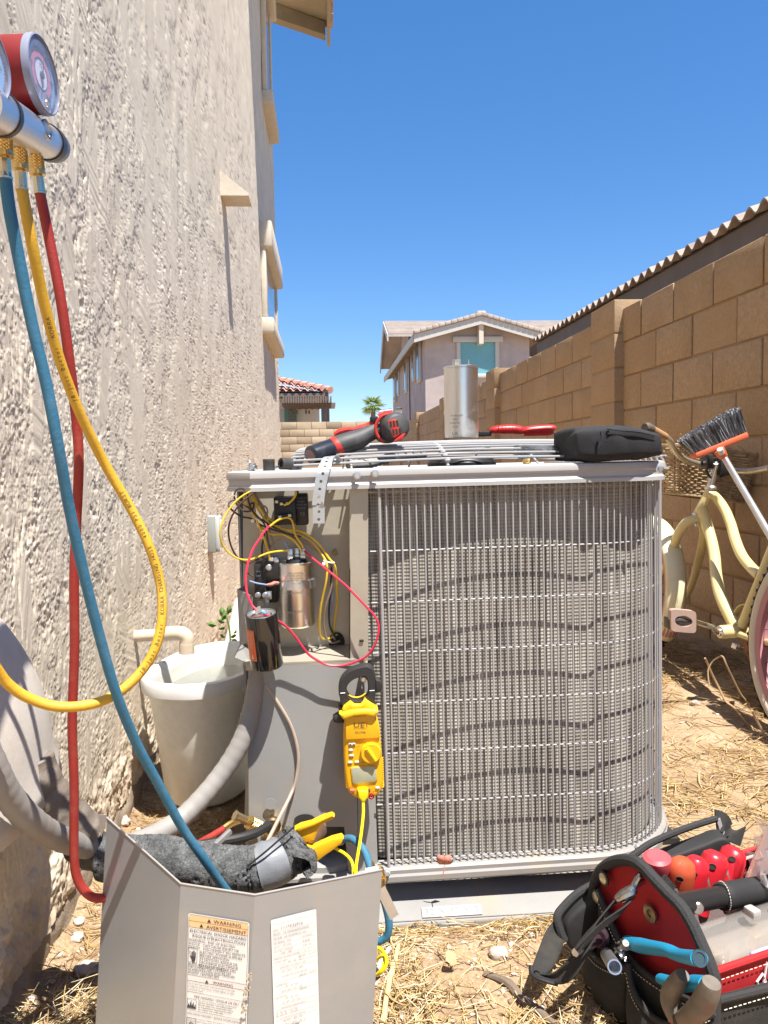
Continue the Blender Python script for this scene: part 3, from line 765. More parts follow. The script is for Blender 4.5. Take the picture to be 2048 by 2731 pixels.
# ---- coil, guard, base pan: one plan path
x0 = ac(984, 1800, FY).x; xg0 = ac(1008, 1290, FY).x
def path(off, xs, n=10, yend=.36):
    """plan line: straight front, round corner, right side; off > 0 is inward"""
    p = [(xs, fy_+off)] + [(xs+(xfl-xs)*i/14, fy_+off) for i in range(1, 14)] + arc(xfl, fy_+RR, RR-off, -90, 0, 14) + [(xR-.010-off, fy_+RR+(yend-fy_-RR)*i/4) for i in range(1, 5)]
    return p
zb0 = .012; zc1 = zt-.02
COILM = bpy.data.materials.new('coil_fins'); COILM.use_nodes = True
n = COILM.node_tree.nodes; l = COILM.node_tree.links; b = n['Principled BSDF']; b.inputs['Roughness'].default_value = .5; b.inputs['Metallic'].default_value = .0
tc = n.new('ShaderNodeTexCoord'); sx = n.new('ShaderNodeSeparateXYZ'); l.new(tc.outputs['Object'], sx.inputs[0])
def math_(op, a, b_=None):
    q = n.new('ShaderNodeMath'); q.operation = op
    for i, vv in enumerate((a, b_)):
        if vv is None: continue
        if isinstance(vv, (int, float)): q.inputs[i].default_value = vv
        else: l.new(vv, q.inputs[i])
    return q.outputs[0]
sz = math_('SINE', math_('MULTIPLY', sx.outputs['Z'], 2*math.pi/.0066))
nz = n.new('ShaderNodeTexNoise'); nz.inputs['Scale'].default_value = 1; nz.inputs['Detail'].default_value = 5
mp = n.new('ShaderNodeMapping'); mp.inputs['Scale'].default_value = (420, 420, 8); l.new(tc.outputs['Object'], mp.inputs[0]); l.new(mp.outputs[0], nz.inputs['Vector'])
nb = n.new('ShaderNodeTexNoise'); nb.inputs['Scale'].default_value = 6; nb.inputs['Detail'].default_value = 6; l.new(tc.outputs['Object'], nb.inputs['Vector'])
fac = math_('ADD', math_('MULTIPLY', sz, .045), math_('ADD', math_('MULTIPLY', nz.outputs['Fac'], .9), math_('MULTIPLY', nb.outputs['Fac'], .35)))
rp = n.new('ShaderNodeValToRGB'); l.new(fac, rp.inputs['Fac']); rp.color_ramp.elements[0].position = .40; rp.color_ramp.elements[0].color = (.05, .044, .036, 1)
rp.color_ramp.elements[1].position = .85; rp.color_ramp.elements[1].color = (.56, .525, .46, 1); e = rp.color_ramp.elements.new(.62); e.color = (.29, .27, .235, 1)
l.new(rp.outputs[0], b.inputs['Base Color'])
bp = n.new('ShaderNodeBump'); bp.inputs['Strength'].default_value = .25; bp.inputs['Distance'].default_value = .002; l.new(sz, bp.inputs['Height']); l.new(bp.outputs[0], b.inputs['Normal'])
m = MB(); cpth = []
for (x, y) in path(.026, x0):
    t = (x-x0)/(xfl-x0); cpth.append((x, y+.013*(2*abs(min(t, 1.2)-.66))**2-.005 if t < 1.01 else y-.003))
sweep(m, cpth, [(0, zb0+.012+(zc1-zb0-.012)*i/60) for i in range(61)], closed=False)
aw('coil', (m, COILM), sm=60)
m = MB()
for k in range(5):
    z = 0
rows = [1303, 1460, 1596, 1729, 1864, 1996, 2130, 2279]
zr = [ac(1330, y, FY).z for y in rows]
gp = path(0, xg0)
hp = path(.0035, ac(988, 1500, FY).x)
gm = MB()
for z in zr: gm.tube([(x, y, z) for x, y in hp], .0017, 6)
for (px, rr) in ((1010, .0029),):
    x = ac(px, 1290, FY).x; gm.tube([(x, fy_-.004, zt-.025), (x, fy_-.004, .01)], rr, 8)
a_ = R(-8); rc = (xfl+RR*math.cos(a_)+.004, fy_+RR+RR*math.sin(a_)-.004)
for dx, dy in ((0, 0), (.0065, .012)): gm.tube([(rc[0]+dx, rc[1]+dy, zt-.02), (rc[0]+dx, rc[1]+dy, .01)], .0032, 8)
cg = aw('coil_guard', (gm, WIRE))
# upright wires, spaced along the path
tot = 0; acc = []; fine = []
for i in range(len(gp)-1):
    a, b_ = V(gp[i]), V(gp[i+1]); L = (b_-a).length; fine.append((tot, a, b_, L)); tot += L
s_ = .0135; k = 0
wme = None
while s_ < tot-.05:
    for (t0, a, b_, L) in fine:
        if t0 <= s_ < t0+L: p = a.lerp(b_, (s_-t0)/L); break
    if wme is None:
        m = MB(); m.tube([(0, 0, zr[-1]-.011), (0, 0, zr[0]+.009)], .00175, 6); o = aw('guard_wire', (m, WIRE), cg); wme = o.data; o.location = (p.x, p.y, 0)
    else:
        o = bpy.data.objects.new('guard_wire', wme); COL.objects.link(o); o.parent = cg; o.location = (p.x+rng.uniform(-.0006, .0006), p.y, rng.uniform(-.0015, .0015)); o.rotation_euler = (0, rng.uniform(-.0012, .0012), 0)
    s_ += .01355
# base pan lip
m = MB(); sweep(m, path(-.010, ac(1026, 2330, FY).x-.02), [(.03, .028), (.004, .028), (0, .024), (0, .017), (-.003, .013), (-.003, .004), (0, 0), (.02, 0)], closed=False)
aw('base_pan', (m, mat('base_pan_paint', (.27, .262, .255), .5, dirt=(.40, .30, .19), dscale=14, damt=.5)))
m = MB(); m.box((fcx+.02, .02, .008), (xR-xL-.14, .70, .012)); aw('base_floor', (m, DARK))
# body of the unit, behind the visible faces
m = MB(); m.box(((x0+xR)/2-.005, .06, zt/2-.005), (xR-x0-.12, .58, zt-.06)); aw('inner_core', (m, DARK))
xs0 = ac(650, 1500, FY+.09).x; xs1 = x0
m = MB(); m.box((xs0-.006, .02+.02, zt/2), (.004, .68, zt-.03)); m.box(((xs0+xs1)/2-.02, .36, zt/2), (xs1-xs0+.06, .004, zt-.03)); aw('side_panel', (m, ACP))
# ---- control box: back plate, flange, shelf, side cheek
PBY = 1.452
zsh = ac(820, 1762, FY+.0).z
def rect(m, px0, py0, px1, py1, Y, t=.002):
    a, b_, c, d = ac(px0, py1, Y), ac(px1, py1, Y), ac(px1, py0, Y), ac(px0, py0, Y)
    return m.hexa([a, b_, b_+V((0, t, 0)), a+V((0, t, 0)), d, c, c+V((0, t, 0)), d+V((0, t, 0))])
m = MB(); rect(m, 648, 1270, 955, 1775, PBY); aw('control_plate', (m, ACB))
m = MB(); rect(m, 932, 1272, 982, 1762, FY+.003, .0015)
a, b_ = ac(932, 1272, FY+.003), ac(932, 1762, FY+.003); m.hexa([b_, b_+V((.0015, 0, 0)), b_+V((.0115, .08, 0)), b_+V((.01, .08, 0)), a, a+V((.0015, 0, 0)), a+V((.0115, .08, 0)), a+V((.01, .08, 0))])
aw('control_flange', (m, ACB))
m = MB(); a, b_ = ac(655, 1772, FY), ac(975, 1756, FY)
zs_ = (a.z+b_.z)/2
m.hexa([V((a.x, fy_, zs_-.003)), V((b_.x, fy_, zs_-.003)), V((b_.x, PBY-AW.y, zs_+.006)), V((a.x-.01, PBY-AW.y+.01, zs_+.006)), V((a.x, fy_, zs_)), V((b_.x, fy_, zs_)), V((b_.x, PBY-AW.y, zs_+.009)), V((a.x-.01, PBY-AW.y+.01, zs_+.009))])
m.box(((a.x+b_.x)/2, fy_+.001, zs_-.006), (b_.x-a.x, .0015, .012)); aw('control_shelf', (m, ACB))
m = MB(); q = [ac(634, 1572, 1.43), ac(656, 1560, 1.452), ac(656, 1740, 1.452), ac(640, 1716, 1.43)]
m.quad(q[0], q[3], q[2], q[1], .0015)
q = [ac(640, 1716, 1.43), ac(668, 1735, 1.40), ac(668, 1772, 1.38), ac(624, 1752, 1.415)]; m.quad(q[0], q[3], q[2], q[1], .0015)
q = [ac(634, 1572, 1.43), ac(640, 1716, 1.43), ac(670, 1716, 1.40), ac(672, 1590, 1.40)]; m.quad(*q, .0015)
aw('side_cheek', (m, ACP))
# round hole in the plate, knockouts, clips
m = MB(); c = ac(898, 1712, PBY-.002); m.lathe([(.0, .0), (.019, 0), (.019, .001)], c, (0, -1, 0), 24, sx=.8); aw('grommet_hole', (m, DARK))
m = MB(); m.tube([ac(838, 1742, PBY-.003), ac(840, 1724, PBY-.003), ac(850, 1722, PBY-.003), ac(856, 1726, PBY-.003), ac(856, 1742, PBY-.003)], .001, 5); aw('knockout', (m, ACB))
m = MB(); m.box(ac(964, 1709, FY+.001), (.008, .002, .0045), b=.0009); aw('slot', (m, DARK))
# lower access panel, bowed a little, with a valve pocket cut out of its foot
m = MB(); cols = []
for i in range(25):
    t = i/24; px = 662+(952-662)*t
    cols.append((px, FY+.004-.010*math.sin(t*math.pi)*.6))
vs = []; 
zpt = ac(700, 1776, FY).z; 
for (px, Y) in cols:
    pyb = 2325 if px < 690 else (2205 if 778 < px < 925 else 2240)
    if px >= 925: pyb = 2330
    vs += [ac(px, 1774, Y), ac(px, 1974, Y), ac(px+2, pyb, Y)]
fs = []
for i in range(24):
    for j in range(2): fs.append((i*3+j, (i+1)*3+j, (i+1)*3+j+1, i*3+j+1))
m.add(vs, fs); aw('access_panel', (m, ACP), sm=60)
m = MB(); a, b_, c, d = ac(952, 1774, FY+.004), ac(990, 1772, FY+.012), ac(1008, 2330, FY+.012), ac(956, 2330, FY+.004); m.quad(a, d, c, b_, .0015); aw('corner_flange', (m, ACP))
m = MB(); a, b_ = ac(664, 1780, FY+.006), ac(664, 2320, FY+.006); m.quad(a, b_, b_+V((-.018, .09, 0)), a+V((-.006, .09, 0)), .0015)
q = [ac(690, 2010, FY+.01), ac(640, 2330, FY+.05)]
aw('panel_return', (m, ACP))
m = MB()   # dark pocket behind the valves and its sill
a = ac(660, 2330, FY+.07); b_ = ac(1000, 2170, FY+.07); m.box(((a.x+b_.x)/2, a.y, (a.z+b_.z)/2), (b_.x-a.x+.04, .003, b_.z-a.z)); aw('valve_pocket', (m, mat('pocket_grey', (.13, .125, .12), .6)))
m = MB(); a, b_ = ac(775, 2325, FY+.02), ac(970, 2300, FY+.02); m.box(((a.x+b_.x)/2, fy_+.035, a.z-.002), (b_.x-a.x+.05, .09, .006)); m.lathe([(.001, 0), (.085, 0), (.085, .012), (.08, .014)], ((a.x+b_.x)/2, fy_+.055, a.z), n=30, sy=.6); aw('valve_sill', (m, ACP))
m = MB(); m.lathe([(.006, 0), (.0105, 0), (.0105, .0006), (.0, .0006)], ac(722, 2144, FY-.006), (0, -1, 0), 20); aw('knockout_disc', (m, ACP))
m = MB(); c = ac(812, 2186, FY-.004); m.lathe([(0, 0), (.019, 0), (.019, .0008), (0, .0008)], c, (0, -1, 0), 24, sx=1., sy=.55); aw('pipe_hole', (m, DARK))
# screws
def screw(p, ax=(0, -1, 0), r=.0052, parent=acu, mt=WIRE):
    m = MB(); m.lathe([(0, 0), (r*1.35, 0), (r*1.35, .0012), (r, .0016), (r, .006), (r*.85, .007), (0, .007)], p, ax, 6 if r < .006 else 12); return aw('screw', (m, mt), parent)
for (px, py) in ((952, 1269), (1000, 1263), (1758, 1252)): screw(ac(px, py, FY-.0165), mt=ZINC)
for (px, py) in ((968, 1811),): screw(ac(px, py, FY-.002))
screw(ac(1032, 2326, FY-.012)); screw(ac(1700, 2258, FY+.0))
m = MB(); m.box(ac(946, 1268, FY-.0133), (.006, .002, .0045)); m.box(ac(993, 1262, FY-.0133), (.005, .002, .004)); aw('screw_slot', (m, DARK))
# ---- electrics
def z5(x, y, Y): return ac(550+x*.3617, 1150+y*.3617, Y)
def k5(v, Y=1.42): return v*.3617*Y/FPX
# time delay relay
m = MB(); a, b_ = z5(505, 690, 1.41), z5(660, 480, 1.41); m.box(((a.x+b_.x)/2, a.y+.012, (a.z+b_.z)/2), (b_.x-a.x, .045, b_.z-a.z), b=.003)
a2, b2 = z5(660, 690, 1.425), z5(748, 455, 1.425); m.box(((a2.x+b2.x)/2, a2.y+.005, (a2.z+b2.z)/2), (b2.x-a2.x, .035, b2.z-a2.z), b=.003)
a3, b3 = z5(510, 525, 1.385), z5(640, 488, 1.385); m.box(((a3.x+b3.x)/2, a3.y+.008, (a3.z+b3.z)/2), (b3.x-a3.x, .018, b3.z-a3.z), b=.002)
a3, b3 = z5(520, 640, 1.385), z5(640, 610, 1.385); m.box(((a3.x+b3.x)/2, a3.y+.008, (a3.z+b3.z)/2), (b3.x-a3.x, .018, b3.z-a3.z), b=.002)
rel = aw('relay', (m, BLKP))
m = MB()
for (x, y) in ((520, 520), (555, 535), (600, 532), (545, 632), (615, 620)): m.box(z5(x, y, 1.382), (.006, .012, .005), b=.001)
aw('terminal', (m, mat('old_terminal', (.55, .50, .36), .35, metal=.7)), rel)
prM = plane_M(z5(662, 500, 1.4068), (1, 0, 0), (0, 0, 1)); PRT = mat('grey_print', (.20, .20, .21), .6)
text_mesh([('24 VAC COIL', 0, 0, .0042, 'LEFT'), ('240 VAC', 0, -.006, .0042, 'LEFT'), ('DELAY RELAY', 0, -.012, .0042, 'LEFT'), ('50/60 HZ', 0, -.018, .0042, 'LEFT'), ('CE', .006, -.03, .008, 'LEFT')], prM, 'printing', PRT, rel, local=True)
# contactor
m = MB(); a, b_ = z5(362, 1230, 1.41), z5(440, 975, 1.41); m.box(((a.x+b_.x)/2, a.y+.015, (a.z+b_.z)/2), (b_.x-a.x, .05, b_.z-a.z), b=.002)
a, b_ = z5(440, 1262, 1.425), z5(535, 960, 1.425); m.box(((a.x+b_.x)/2, a.y+.012, (a.z+b_.z)/2), (b_.x-a.x, .04, b_.z-a.z), b=.002)
a, b_ = z5(415, 1100, 1.395), z5(535, 945, 1.395); m.box(((a.x+b_.x)/2, a.y+.015, (a.z+b_.z)/2), (b_.x-a.x, .03, b_.z-a.z), b=.003)
con = aw('contactor', (m, BLKP))
for (x, y) in ((462, 1003), (382, 1208), (435, 1208), (480, 950), (515, 952)):
    m = MB(); m.lathe([(0, 0), (.0055, 0), (.0055, .004), (.004, .005), (0, .005)], z5(x, y, 1.388 if y > 960 else 1.40), (0, -1, 0), 12); aw('lug_screw', (m, ZINC), con)
m = MB(); m.box(z5(458, 1210, 1.392), (.012, .01, .014), b=.001); aw('lug', (m, ZINC), con)
m = MB(); m.box(z5(450, 1250, 1.398), (.007, .01, .03)); aw('lug', (m, ZINC), con)
text_mesh([('40 A', 0, 0, .004, 'LEFT'), ('240V', 0, -.008, .004, 'LEFT'), ('LISTED', 0, -.055, .0036, 'LEFT'), ('E12139', 0, -.060, .0036, 'LEFT')], plane_M(z5(366, 1040, 1.3843), (1, 0, 0), (0, 0, 1)), 'printing', PRT, con, local=True)
# run capacitor with its strap
ct, cb = z5(665, 965, 1.415), z5(668, 1430, 1.415); rc_ = k5(139, 1.39); ht = ct.z-cb.z
m = MB(); m.lathe([(0, 0), (rc_*.92, 0), (rc_, .004), (rc_, ht-.006), (rc_*1.02, ht-.004), (rc_*1.02, ht), (rc_*.96, ht+.0015), (rc_*.9, ht-.001), (0, ht-.001)], cb, n=40)
runc = aw('run_capacitor', (m, STEEL))
m = MB(); m.lathe([(rc_*1.005, 0), (rc_*1.025, .0), (rc_*1.025, k5(62)), (rc_*1.005, k5(62))], z5(667, 1150, 1.415), n=40); aw('mounting_strap', (m, ZINC), runc)
m = MB(); m.lathe([(0, 0), (.018, 0), (.016, .006), (0, .006)], ct+V((0, 0, .0)), n=18, sx=1.1); aw('terminal_base', (m, BLKP), runc)
for (x, dy) in ((620, -.008), (668, .006), (712, -.004)):
    p = z5(x, 905, 1.415)+V((0, dy, 0)); m = MB()
    m.box(p, (.009, .0012, .020), b=.0004); m.box(p+V((-.002, .004, 0)), (.0012, .008, .018)); m.box(p+V((0, -.003, -.004)), (.010, .006, .006), b=.001); aw('spade_terminal', (m, ZINC), runc)
prc = mat('can_print', (.12, .12, .12), .6)
def wrap_text(strs, c, r, z, sz, wid, name, parent, m=None, top=None):
    """print running round an upright can"""
    pass
LB = plane_M(z5(668, 1060, 1.415)+V((0, -rc_-.0002, 0)), (1, 0, 0), (0, 0, 1))
text_mesh([('P13-10-70704R', 0, .006, .0042, 'CENTER'), ('70+7.5MFD 370/440VAC', 0, .0015, .0042, 'CENTER'), ('+60C 50/60HZ', 0, -.003, .0042, 'CENTER'), ('10,000 AFC PROTECTED', 0, -.0075, .0042, 'CENTER'), ('NO PCBs', 0, -.012, .0042, 'CENTER'),
           ('HC9337S 07TM44FR2Z', 0, -.030, .0044, 'CENTER'), ('2023 08126(10)', -.001, -.064, .005, 'CENTER')], LB, 'printing', prc, runc, local=True)
# wiring
def wire(pts, Y, mt, r=.0017, name='wire', parent=acu, nn=7):
    """pts in crop pixels; depth given per point or one value"""
    ys = Y if isinstance(Y, (list, tuple)) else [Y]*len(pts)
    P = [z5(p[0], p[1], ys[min(i, len(ys)-1)] if len(ys) == len(pts) else float(np.interp(i/(len(pts)-1), np.linspace(0, 1, len(ys)), ys))) for i, p in enumerate(pts)]
    m = MB(); m.tube(P, r, nn, k=6); return aw(name, (m, mt), parent)
wire([(665, 430), (600, 402), (490, 398), (380, 420), (250, 490), (160, 590), (110, 700), (105, 790), (150, 880), (240, 940), (330, 945), (450, 900), (530, 885), (600, 878)], [1.40, 1.36, 1.34, 1.37, 1.40], YEL_W)
wire([(680, 470), (660, 425), (570, 402), (450, 410), (330, 470), (230, 560), (170, 680), (170, 800), (215, 910), (290, 970), (345, 960), (385, 940)], [1.41, 1.37, 1.345, 1.375, 1.41], BRN_W)
wire([(205, 470), (225, 430), (270, 425), (300, 460), (320, 540), (365, 620), (450, 680), (520, 720)], [1.37, 1.385], BRN_W)
wire([(165, 560), (170, 525), (205, 510), (260, 530), (330, 580), (390, 640), (430, 690), (455, 800), (470, 870)], [1.36, 1.39], BRN_W)
wire([(170, 560), (200, 590), (260, 630), (330, 645), (420, 700), (540, 740), (700, 780)], [1.37, 1.40], BRN_W)
wire([(205, 480), (225, 540), (280, 590), (340, 580), (350, 530), (320, 550), (350, 620)], [1.375, 1.39], BRN_W)
wire([(275, 430), (300, 425), (330, 470), (390, 590), (470, 680), (600, 730), (700, 770), (790, 830), (860, 920), (890, 990), (885, 1100), (860, 1220), (840, 1330), (835, 1440), (850, 1520), (900, 1530), (965, 1500)], [1.39, 1.40, 1.41, 1.385, 1.40, 1.445], YEL_W, .002)
wire([(275, 480), (300, 540), (350, 620), (400, 720), (430, 800), (455, 880), (470, 950)], [1.38, 1.395], YEL_W, .002)
wire([(320, 430), (370, 520), (420, 600), (470, 650), (560, 720), (700, 740), (820, 820), (900, 930), (950, 1000), (960, 1120), (965, 1250), (950, 1380), (940, 1490)], [1.40, 1.405, 1.395, 1.445], YEL_W, .002)
wire([(395, 700), (480, 760), (560, 760), (640, 800), (690, 860), (705, 900)], [1.395, 1.40], YEL_W, .0019)
wire([(470, 700), (540, 650), (610, 640), (640, 680), (655, 760), (700, 830), (715, 860)], [1.37, 1.385, 1.40], YEL_W, .0019)
wire([(660, 440), (655, 480), (610, 530), (570, 545)], 1.375, YEL_W, .0019)
wire([(345, 410), (380, 520), (430, 590), (500, 700), (640, 780), (760, 820), (850, 900), (910, 960), (940, 1020), (920, 1160), (885, 1280), (865, 1400), (885, 1520), (930, 1560), (985, 1545)], [1.405, 1.41, 1.40, 1.41, 1.44], GRY_W, .002)
wire([(380, 540), (440, 560), (450, 610), (420, 650), (520, 720), (760, 850), (880, 920)], [1.395, 1.41], GRY_W, .0016)
wire([(360, 470), (420, 560), (450, 680), (480, 780), (500, 850), (495, 950)], [1.405, 1.41], GRY_W, .0018)
wire([(520, 720), (700, 800), (840, 870), (905, 940), (925, 1050), (930, 1180), (925, 1300), (905, 1420), (950, 1540)], [1.415, 1.41, 1.42, 1.445], BLU_W, .0017)
wire([(925, 1000), (915, 1200), (905, 1330), (915, 1450), (960, 1530)], [1.405, 1.44], BLK_W, .0018)
wire([(555, 800), (520, 810), (490, 850), (460, 830), (440, 770)], 1.395, GRY_W, .0015)
wire([(600, 860), (590, 835), (570, 815)], 1.40, BLU_W, .0016)
wire([(415, 940), (410, 860), (425, 780), (430, 740)], 1.40, BLK_W, .002)
wire([(310, 1100), (370, 1120), (450, 1133)], 1.375, BLU_W, .0014); wire([(300, 1045), (345, 1070)], 1.40, BRN_W, .0014)
m = MB(); m.tube([z5(448, 1133, 1.375), z5(480, 1130, 1.375), z5(500, 1120, 1.38), z5(530, 1120, 1.39)], [.0022, .0032, .0035, .003], 8); aw('wire_splice', (m, mat('pink_splice', (.55, .22, .18), .4)))
for (x, y, r_, d) in ((905, 962, .0095, (.25, 0, 1)), (378, 645, .008, (.5, 0, 1))):
    c = z5(x, y, 1.392); m = MB(); X, Y_, A = frame_of(d)
    m.tube([c+(X*math.cos(t)*1.0+Y_*math.sin(t))*r_ for t in np.linspace(0, 6.28, 20)[:-1]], .0016, 5, closed=True); m.box(c+V((-r_, -.008, -.003)), (.006, .005, .006), b=.001); aw('cable_tie', (m, WHT))
m = MB(); m.tube([z5(935, 905, 1.44), z5(965, 890, 1.44)], .005, 8); aw('snap_bushing', (m, mat('amber_bushing', (.38, .24, .10), .4)))
text_mesh
# ---- pad with its embossed size plate
PTZ = .034
padm = thing('equipment_pad', 'grey moulded plastic pad under the condensing unit, stamped 32 X 32 X 3', 'pad', (.24, 1.75, 0))
pf = 1.40; sl_p = .066; m = MB(); px0, px1 = -.125, .645
m.hexa([V((px0-.05, pf-sl_p, -.0)), V((px1+.05, pf-sl_p, -.0)), V((px1+.05, 2.17, -.0)), V((px0-.05, 2.17, -.0)), V((px0, pf, PTZ)), V((px1, pf, PTZ)), V((px1, 2.12, PTZ)), V((px0, 2.12, PTZ))])
m.box(((px0+px1)/2, (pf-sl_p+2.17)/2, -.02), (px1-px0+.10, 2.17-pf+sl_p, .04))
o = m.build('slab', PADM, padm)
mod = o.modifiers.new('round', 'BEVEL'); mod.width = .006; mod.segments = 3
pn = V((0, -PTZ, sl_p)).normalized(); py_ = V((0, sl_p, PTZ)).normalized()      # the sloping front face: normal and up-slope
def on_pad(px, py):
    o_ = V((0, 0, EYE)); d = at(px, py, 1.)-o_; p0 = V((0, pf, PTZ)); return o_+d*((p0-o_).dot(pn)/d.dot(pn))
a, b_ = on_pad(1126, 2450), on_pad(1281, 2412)
cpl = (a+b_)/2; hpl = (b_-a).dot(py_); Mp = Matrix((V((1, 0, 0)), py_, pn)).transposed()
m = MB(); m.box(cpl+pn*.001, (b_.x-a.x, abs(hpl), .004), M=Mp, b=.0008); m.build('size_plate', mat('pad_plate', (.33, .335, .335), .5), padm)
text_mesh([('32 X 32 X 3', 0, -.006, .0170, 'CENTER', 1.2)], plane_M(cpl+pn*.0031, (1, 0, 0), py_), 'embossed_size', mat('pad_emboss', (.21, .21, .21), .5), padm)
for fx in (px0+.10, .30, px1-.10):
    for fyy in (1.46, 2.05):
        m = MB(); m.box((fx, fyy, .048), (.05, .04, .028), b=.003); m.build('rubber_foot', BLKP, padm)
# ------------------------------------------------------------------ things along the house wall
def dpx(x, y, Y): return at(x*1.23448, y*1.23448, Y)      # overview pixels
PAINT = mat('painted_flashing', (.57, .52, .46), .75, var=.06, vscale=9, bump=.15, bscale=160, dirt=(.40, .33, .26), dscale=6, damt=.4)
hood = thing('pipe_hood', 'smooth stucco coloured hood on the house wall over the taped pipe', 'wall hood', (WX, 1.1, .4))
m = MB(); vs = []; fs = []; NA, NB = 22, 16
for i in range(NB+1):
    t = i/NB                       # 0 top .. 1 bottom
    z = .675-.325*t; rad = math.sin(min(1, t*1.15)*math.pi/2)**.75 if t < .87 else 1
    for j in range(NA+1):
        a = math.pi*j/NA
        fl = 1+.10*max(0, (t-.85)/.15)
        vs.append((WX-.01+.09*rad*math.sin(a)**.8*fl, 1.085-.215*rad*math.cos(a)*fl, z-.02*math.sin(a)*max(0, t-.8)))
for i in range(NB):
    for j in range(NA): fs.append((i*(NA+1)+j, i*(NA+1)+j+1, (i+1)*(NA+1)+j+1, (i+1)*(NA+1)+j))
m.add(vs, fs); o = m.build('shell', PAINT, hood, smooth=60); md = o.modifiers.new('thick', 'SOLIDIFY'); md.thickness = .004
# taped suction line
TAPE = mat('old_pipe_tape', (.18, .15, .122), .6, var=.25, vscale=22, bump=.5, bscale=50, dirt=(.10, .08, .07), dscale=9, damt=.7)
FOAM = mat('cracked_foam', (.085, .09, .095), .85, var=.5, vscale=45, bump=1., bscale=110, tint2=(.19, .195, .20), dirt=(.02, .02, .02), dscale=24, damt=.6, crackle=190)
DTAPE = mat('silver_grey_tape', (.17, .18, .20), .5, var=.2, vscale=18, bump=.3, bscale=40)
sline = thing('insulated_pipe', 'refrigerant pipe in cracked black foam and old tape, from wall hood to unit', 'pipe', (-.2, 1.2, .2))
def tube_noise(pts, r, n, k, amp, seed, wrap=None):
    P = catmull(pts, k); m = MB(); N = len(P)
    m.tube(P, [r*(1+(.035*math.sin(i*wrap*.45) if wrap else 0)) for i in range(N)], n)
    a = np.array(m.v); ring = np.arange(N*n)//n; j = np.arange(N*n) % n
    nz_ = fbm(ring*.22+seed, j*2.2/n*4+seed, 4, seed)-.5
    for q in range(N*n):
        c = P[q//n]; v = V(m.v[q]); m.v[q] = tuple(v+(v-c)*float(nz_[q])*amp)
    return m
m = tube_noise([at(85, 2030, 1.14), at(110, 2090, 1.14), at(150, 2150, 1.15), at(195, 2195, 1.16), at(235, 2230, 1.17)], .031, 22, 16, .16, 5, wrap=1.3); m.build('taped_end', TAPE, sline)
m = tube_noise([at(165, 2185, 1.17), at(200, 2230, 1.175), at(235, 2260, 1.18), at(290, 2285, 1.18)], .029, 20, 16, .22, 9, wrap=1.3); m.build('tape_wrap', mat('black_pipe_tape', (.05, .047, .043), .55, var=.3, vscale=20, bump=.5, bscale=60, dirt=(.2, .17, .14), dscale=12, damt=.6), sline)
pm_ = [at(270, 2285, 1.18), at(360, 2290, 1.175), at(430, 2290, 1.17), at(520, 2306, 1.165), at(620, 2318, 1.165), at(700, 2312, 1.17), at(760, 2285, 1.185), at(800, 2250, 1.20)]
def crack_tube(pts, r, n, k, seed):
    m = tube_noise(pts, r, n, k, .12, seed)
    return m
m = crack_tube(pm_, .0345, 56, 30, 12)
ring = np.arange(len(m.v))//56; jj = np.arange(len(m.v)) % 56
cr = np.abs(fbm(ring*.10, jj*.16, 4, 31)-.5); cr2 = np.abs(fbm(ring*.35, jj*.5, 3, 37)-.5)
dep = np.exp(-(cr/.016)**2)*.13+np.exp(-(cr2/.045)**2)*.03
PP = catmull(pm_, 30)
for q in range(len(PP)*56):
    c = PP[q//56]; v = V(m.v[q]); m.v[q] = tuple(v-(v-c)*float(dep[q]))
m.build('foam', FOAM, sline, smooth=60)
m = tube_noise([at(693, 2314, 1.17), at(720, 2305, 1.172), at(748, 2292, 1.18)], .0362, 24, 6, .12, 15); m.build('duct_tape', DTAPE, sline)
m = MB(); m.tube([at(790, 2262, 1.20), at(820, 2240, 1.24), at(850, 2215, 1.32)], .0145, 16); m.build('copper_pipe', mat('dull_copper', (.25, .15, .10), .5, metal=.6, var=.3), sline)
m = MB(); m.strip([at(795, 2268, 1.17), at(830, 2280, 1.165), at(835, 2310, 1.165), at(810, 2330, 1.16)], (0, -1, .3), .05, .010, k=4); m.build('foam_flap', FOAM, sline)
m = MB(); m.tube([at(660, 2310, 1.135), at(710, 2270, 1.14), at(750, 2235, 1.155), at(785, 2205, 1.17)], .0016, 5, k=5); m.build('tie_wire', BLK_W, sline)
# grey liquid tight conduit
CND = mat('grey_conduit', (.27, .255, .24), .55, var=.12, vscale=9, bump=.08, bscale=300, dirt=(.26, .20, .14), dscale=7, damt=.6)
m = MB(); cpts = [at(-90, 1880, .92), at(-25, 2030, .94), at(25, 2125, .97), at(105, 2205, 1.03), at(190, 2247, 1.12), at(270, 2262, 1.19), at(370, 2245, 1.25), at(480, 2185, 1.31), at(575, 2085, 1.345), at(640, 1985, 1.362), at(672, 1890, 1.375), at(688, 1800, 1.385), at(690, 1745, 1.40)]
P = catmull(cpts, 12); m.tube(P, [.0170+(.0006 if i % 3 == 0 else 0) for i in range(len(P))], 18)
cnd = m.build('conduit', CND, None); tag(cnd, 'grey ribbed flexible conduit curving from the wall up to the control box', 'conduit')
# thin low voltage cable
m = MB(); m.tube([at(708, 1826, 1.372), at(745, 1880, 1.368), at(778, 1940, 1.364), at(795, 2010, 1.362), at(790, 2075, 1.36), at(775, 2120, 1.35), at(745, 2180, 1.30), at(715, 2240, 1.22), at(700, 2268, 1.20)], .0030, 7, k=6)
tag(m.build('control_cable', mat('tan_cable', (.40, .32, .25), .55, var=.2, vscale=12)), 'thin tan control cable hanging down the grey access panel', 'cable')
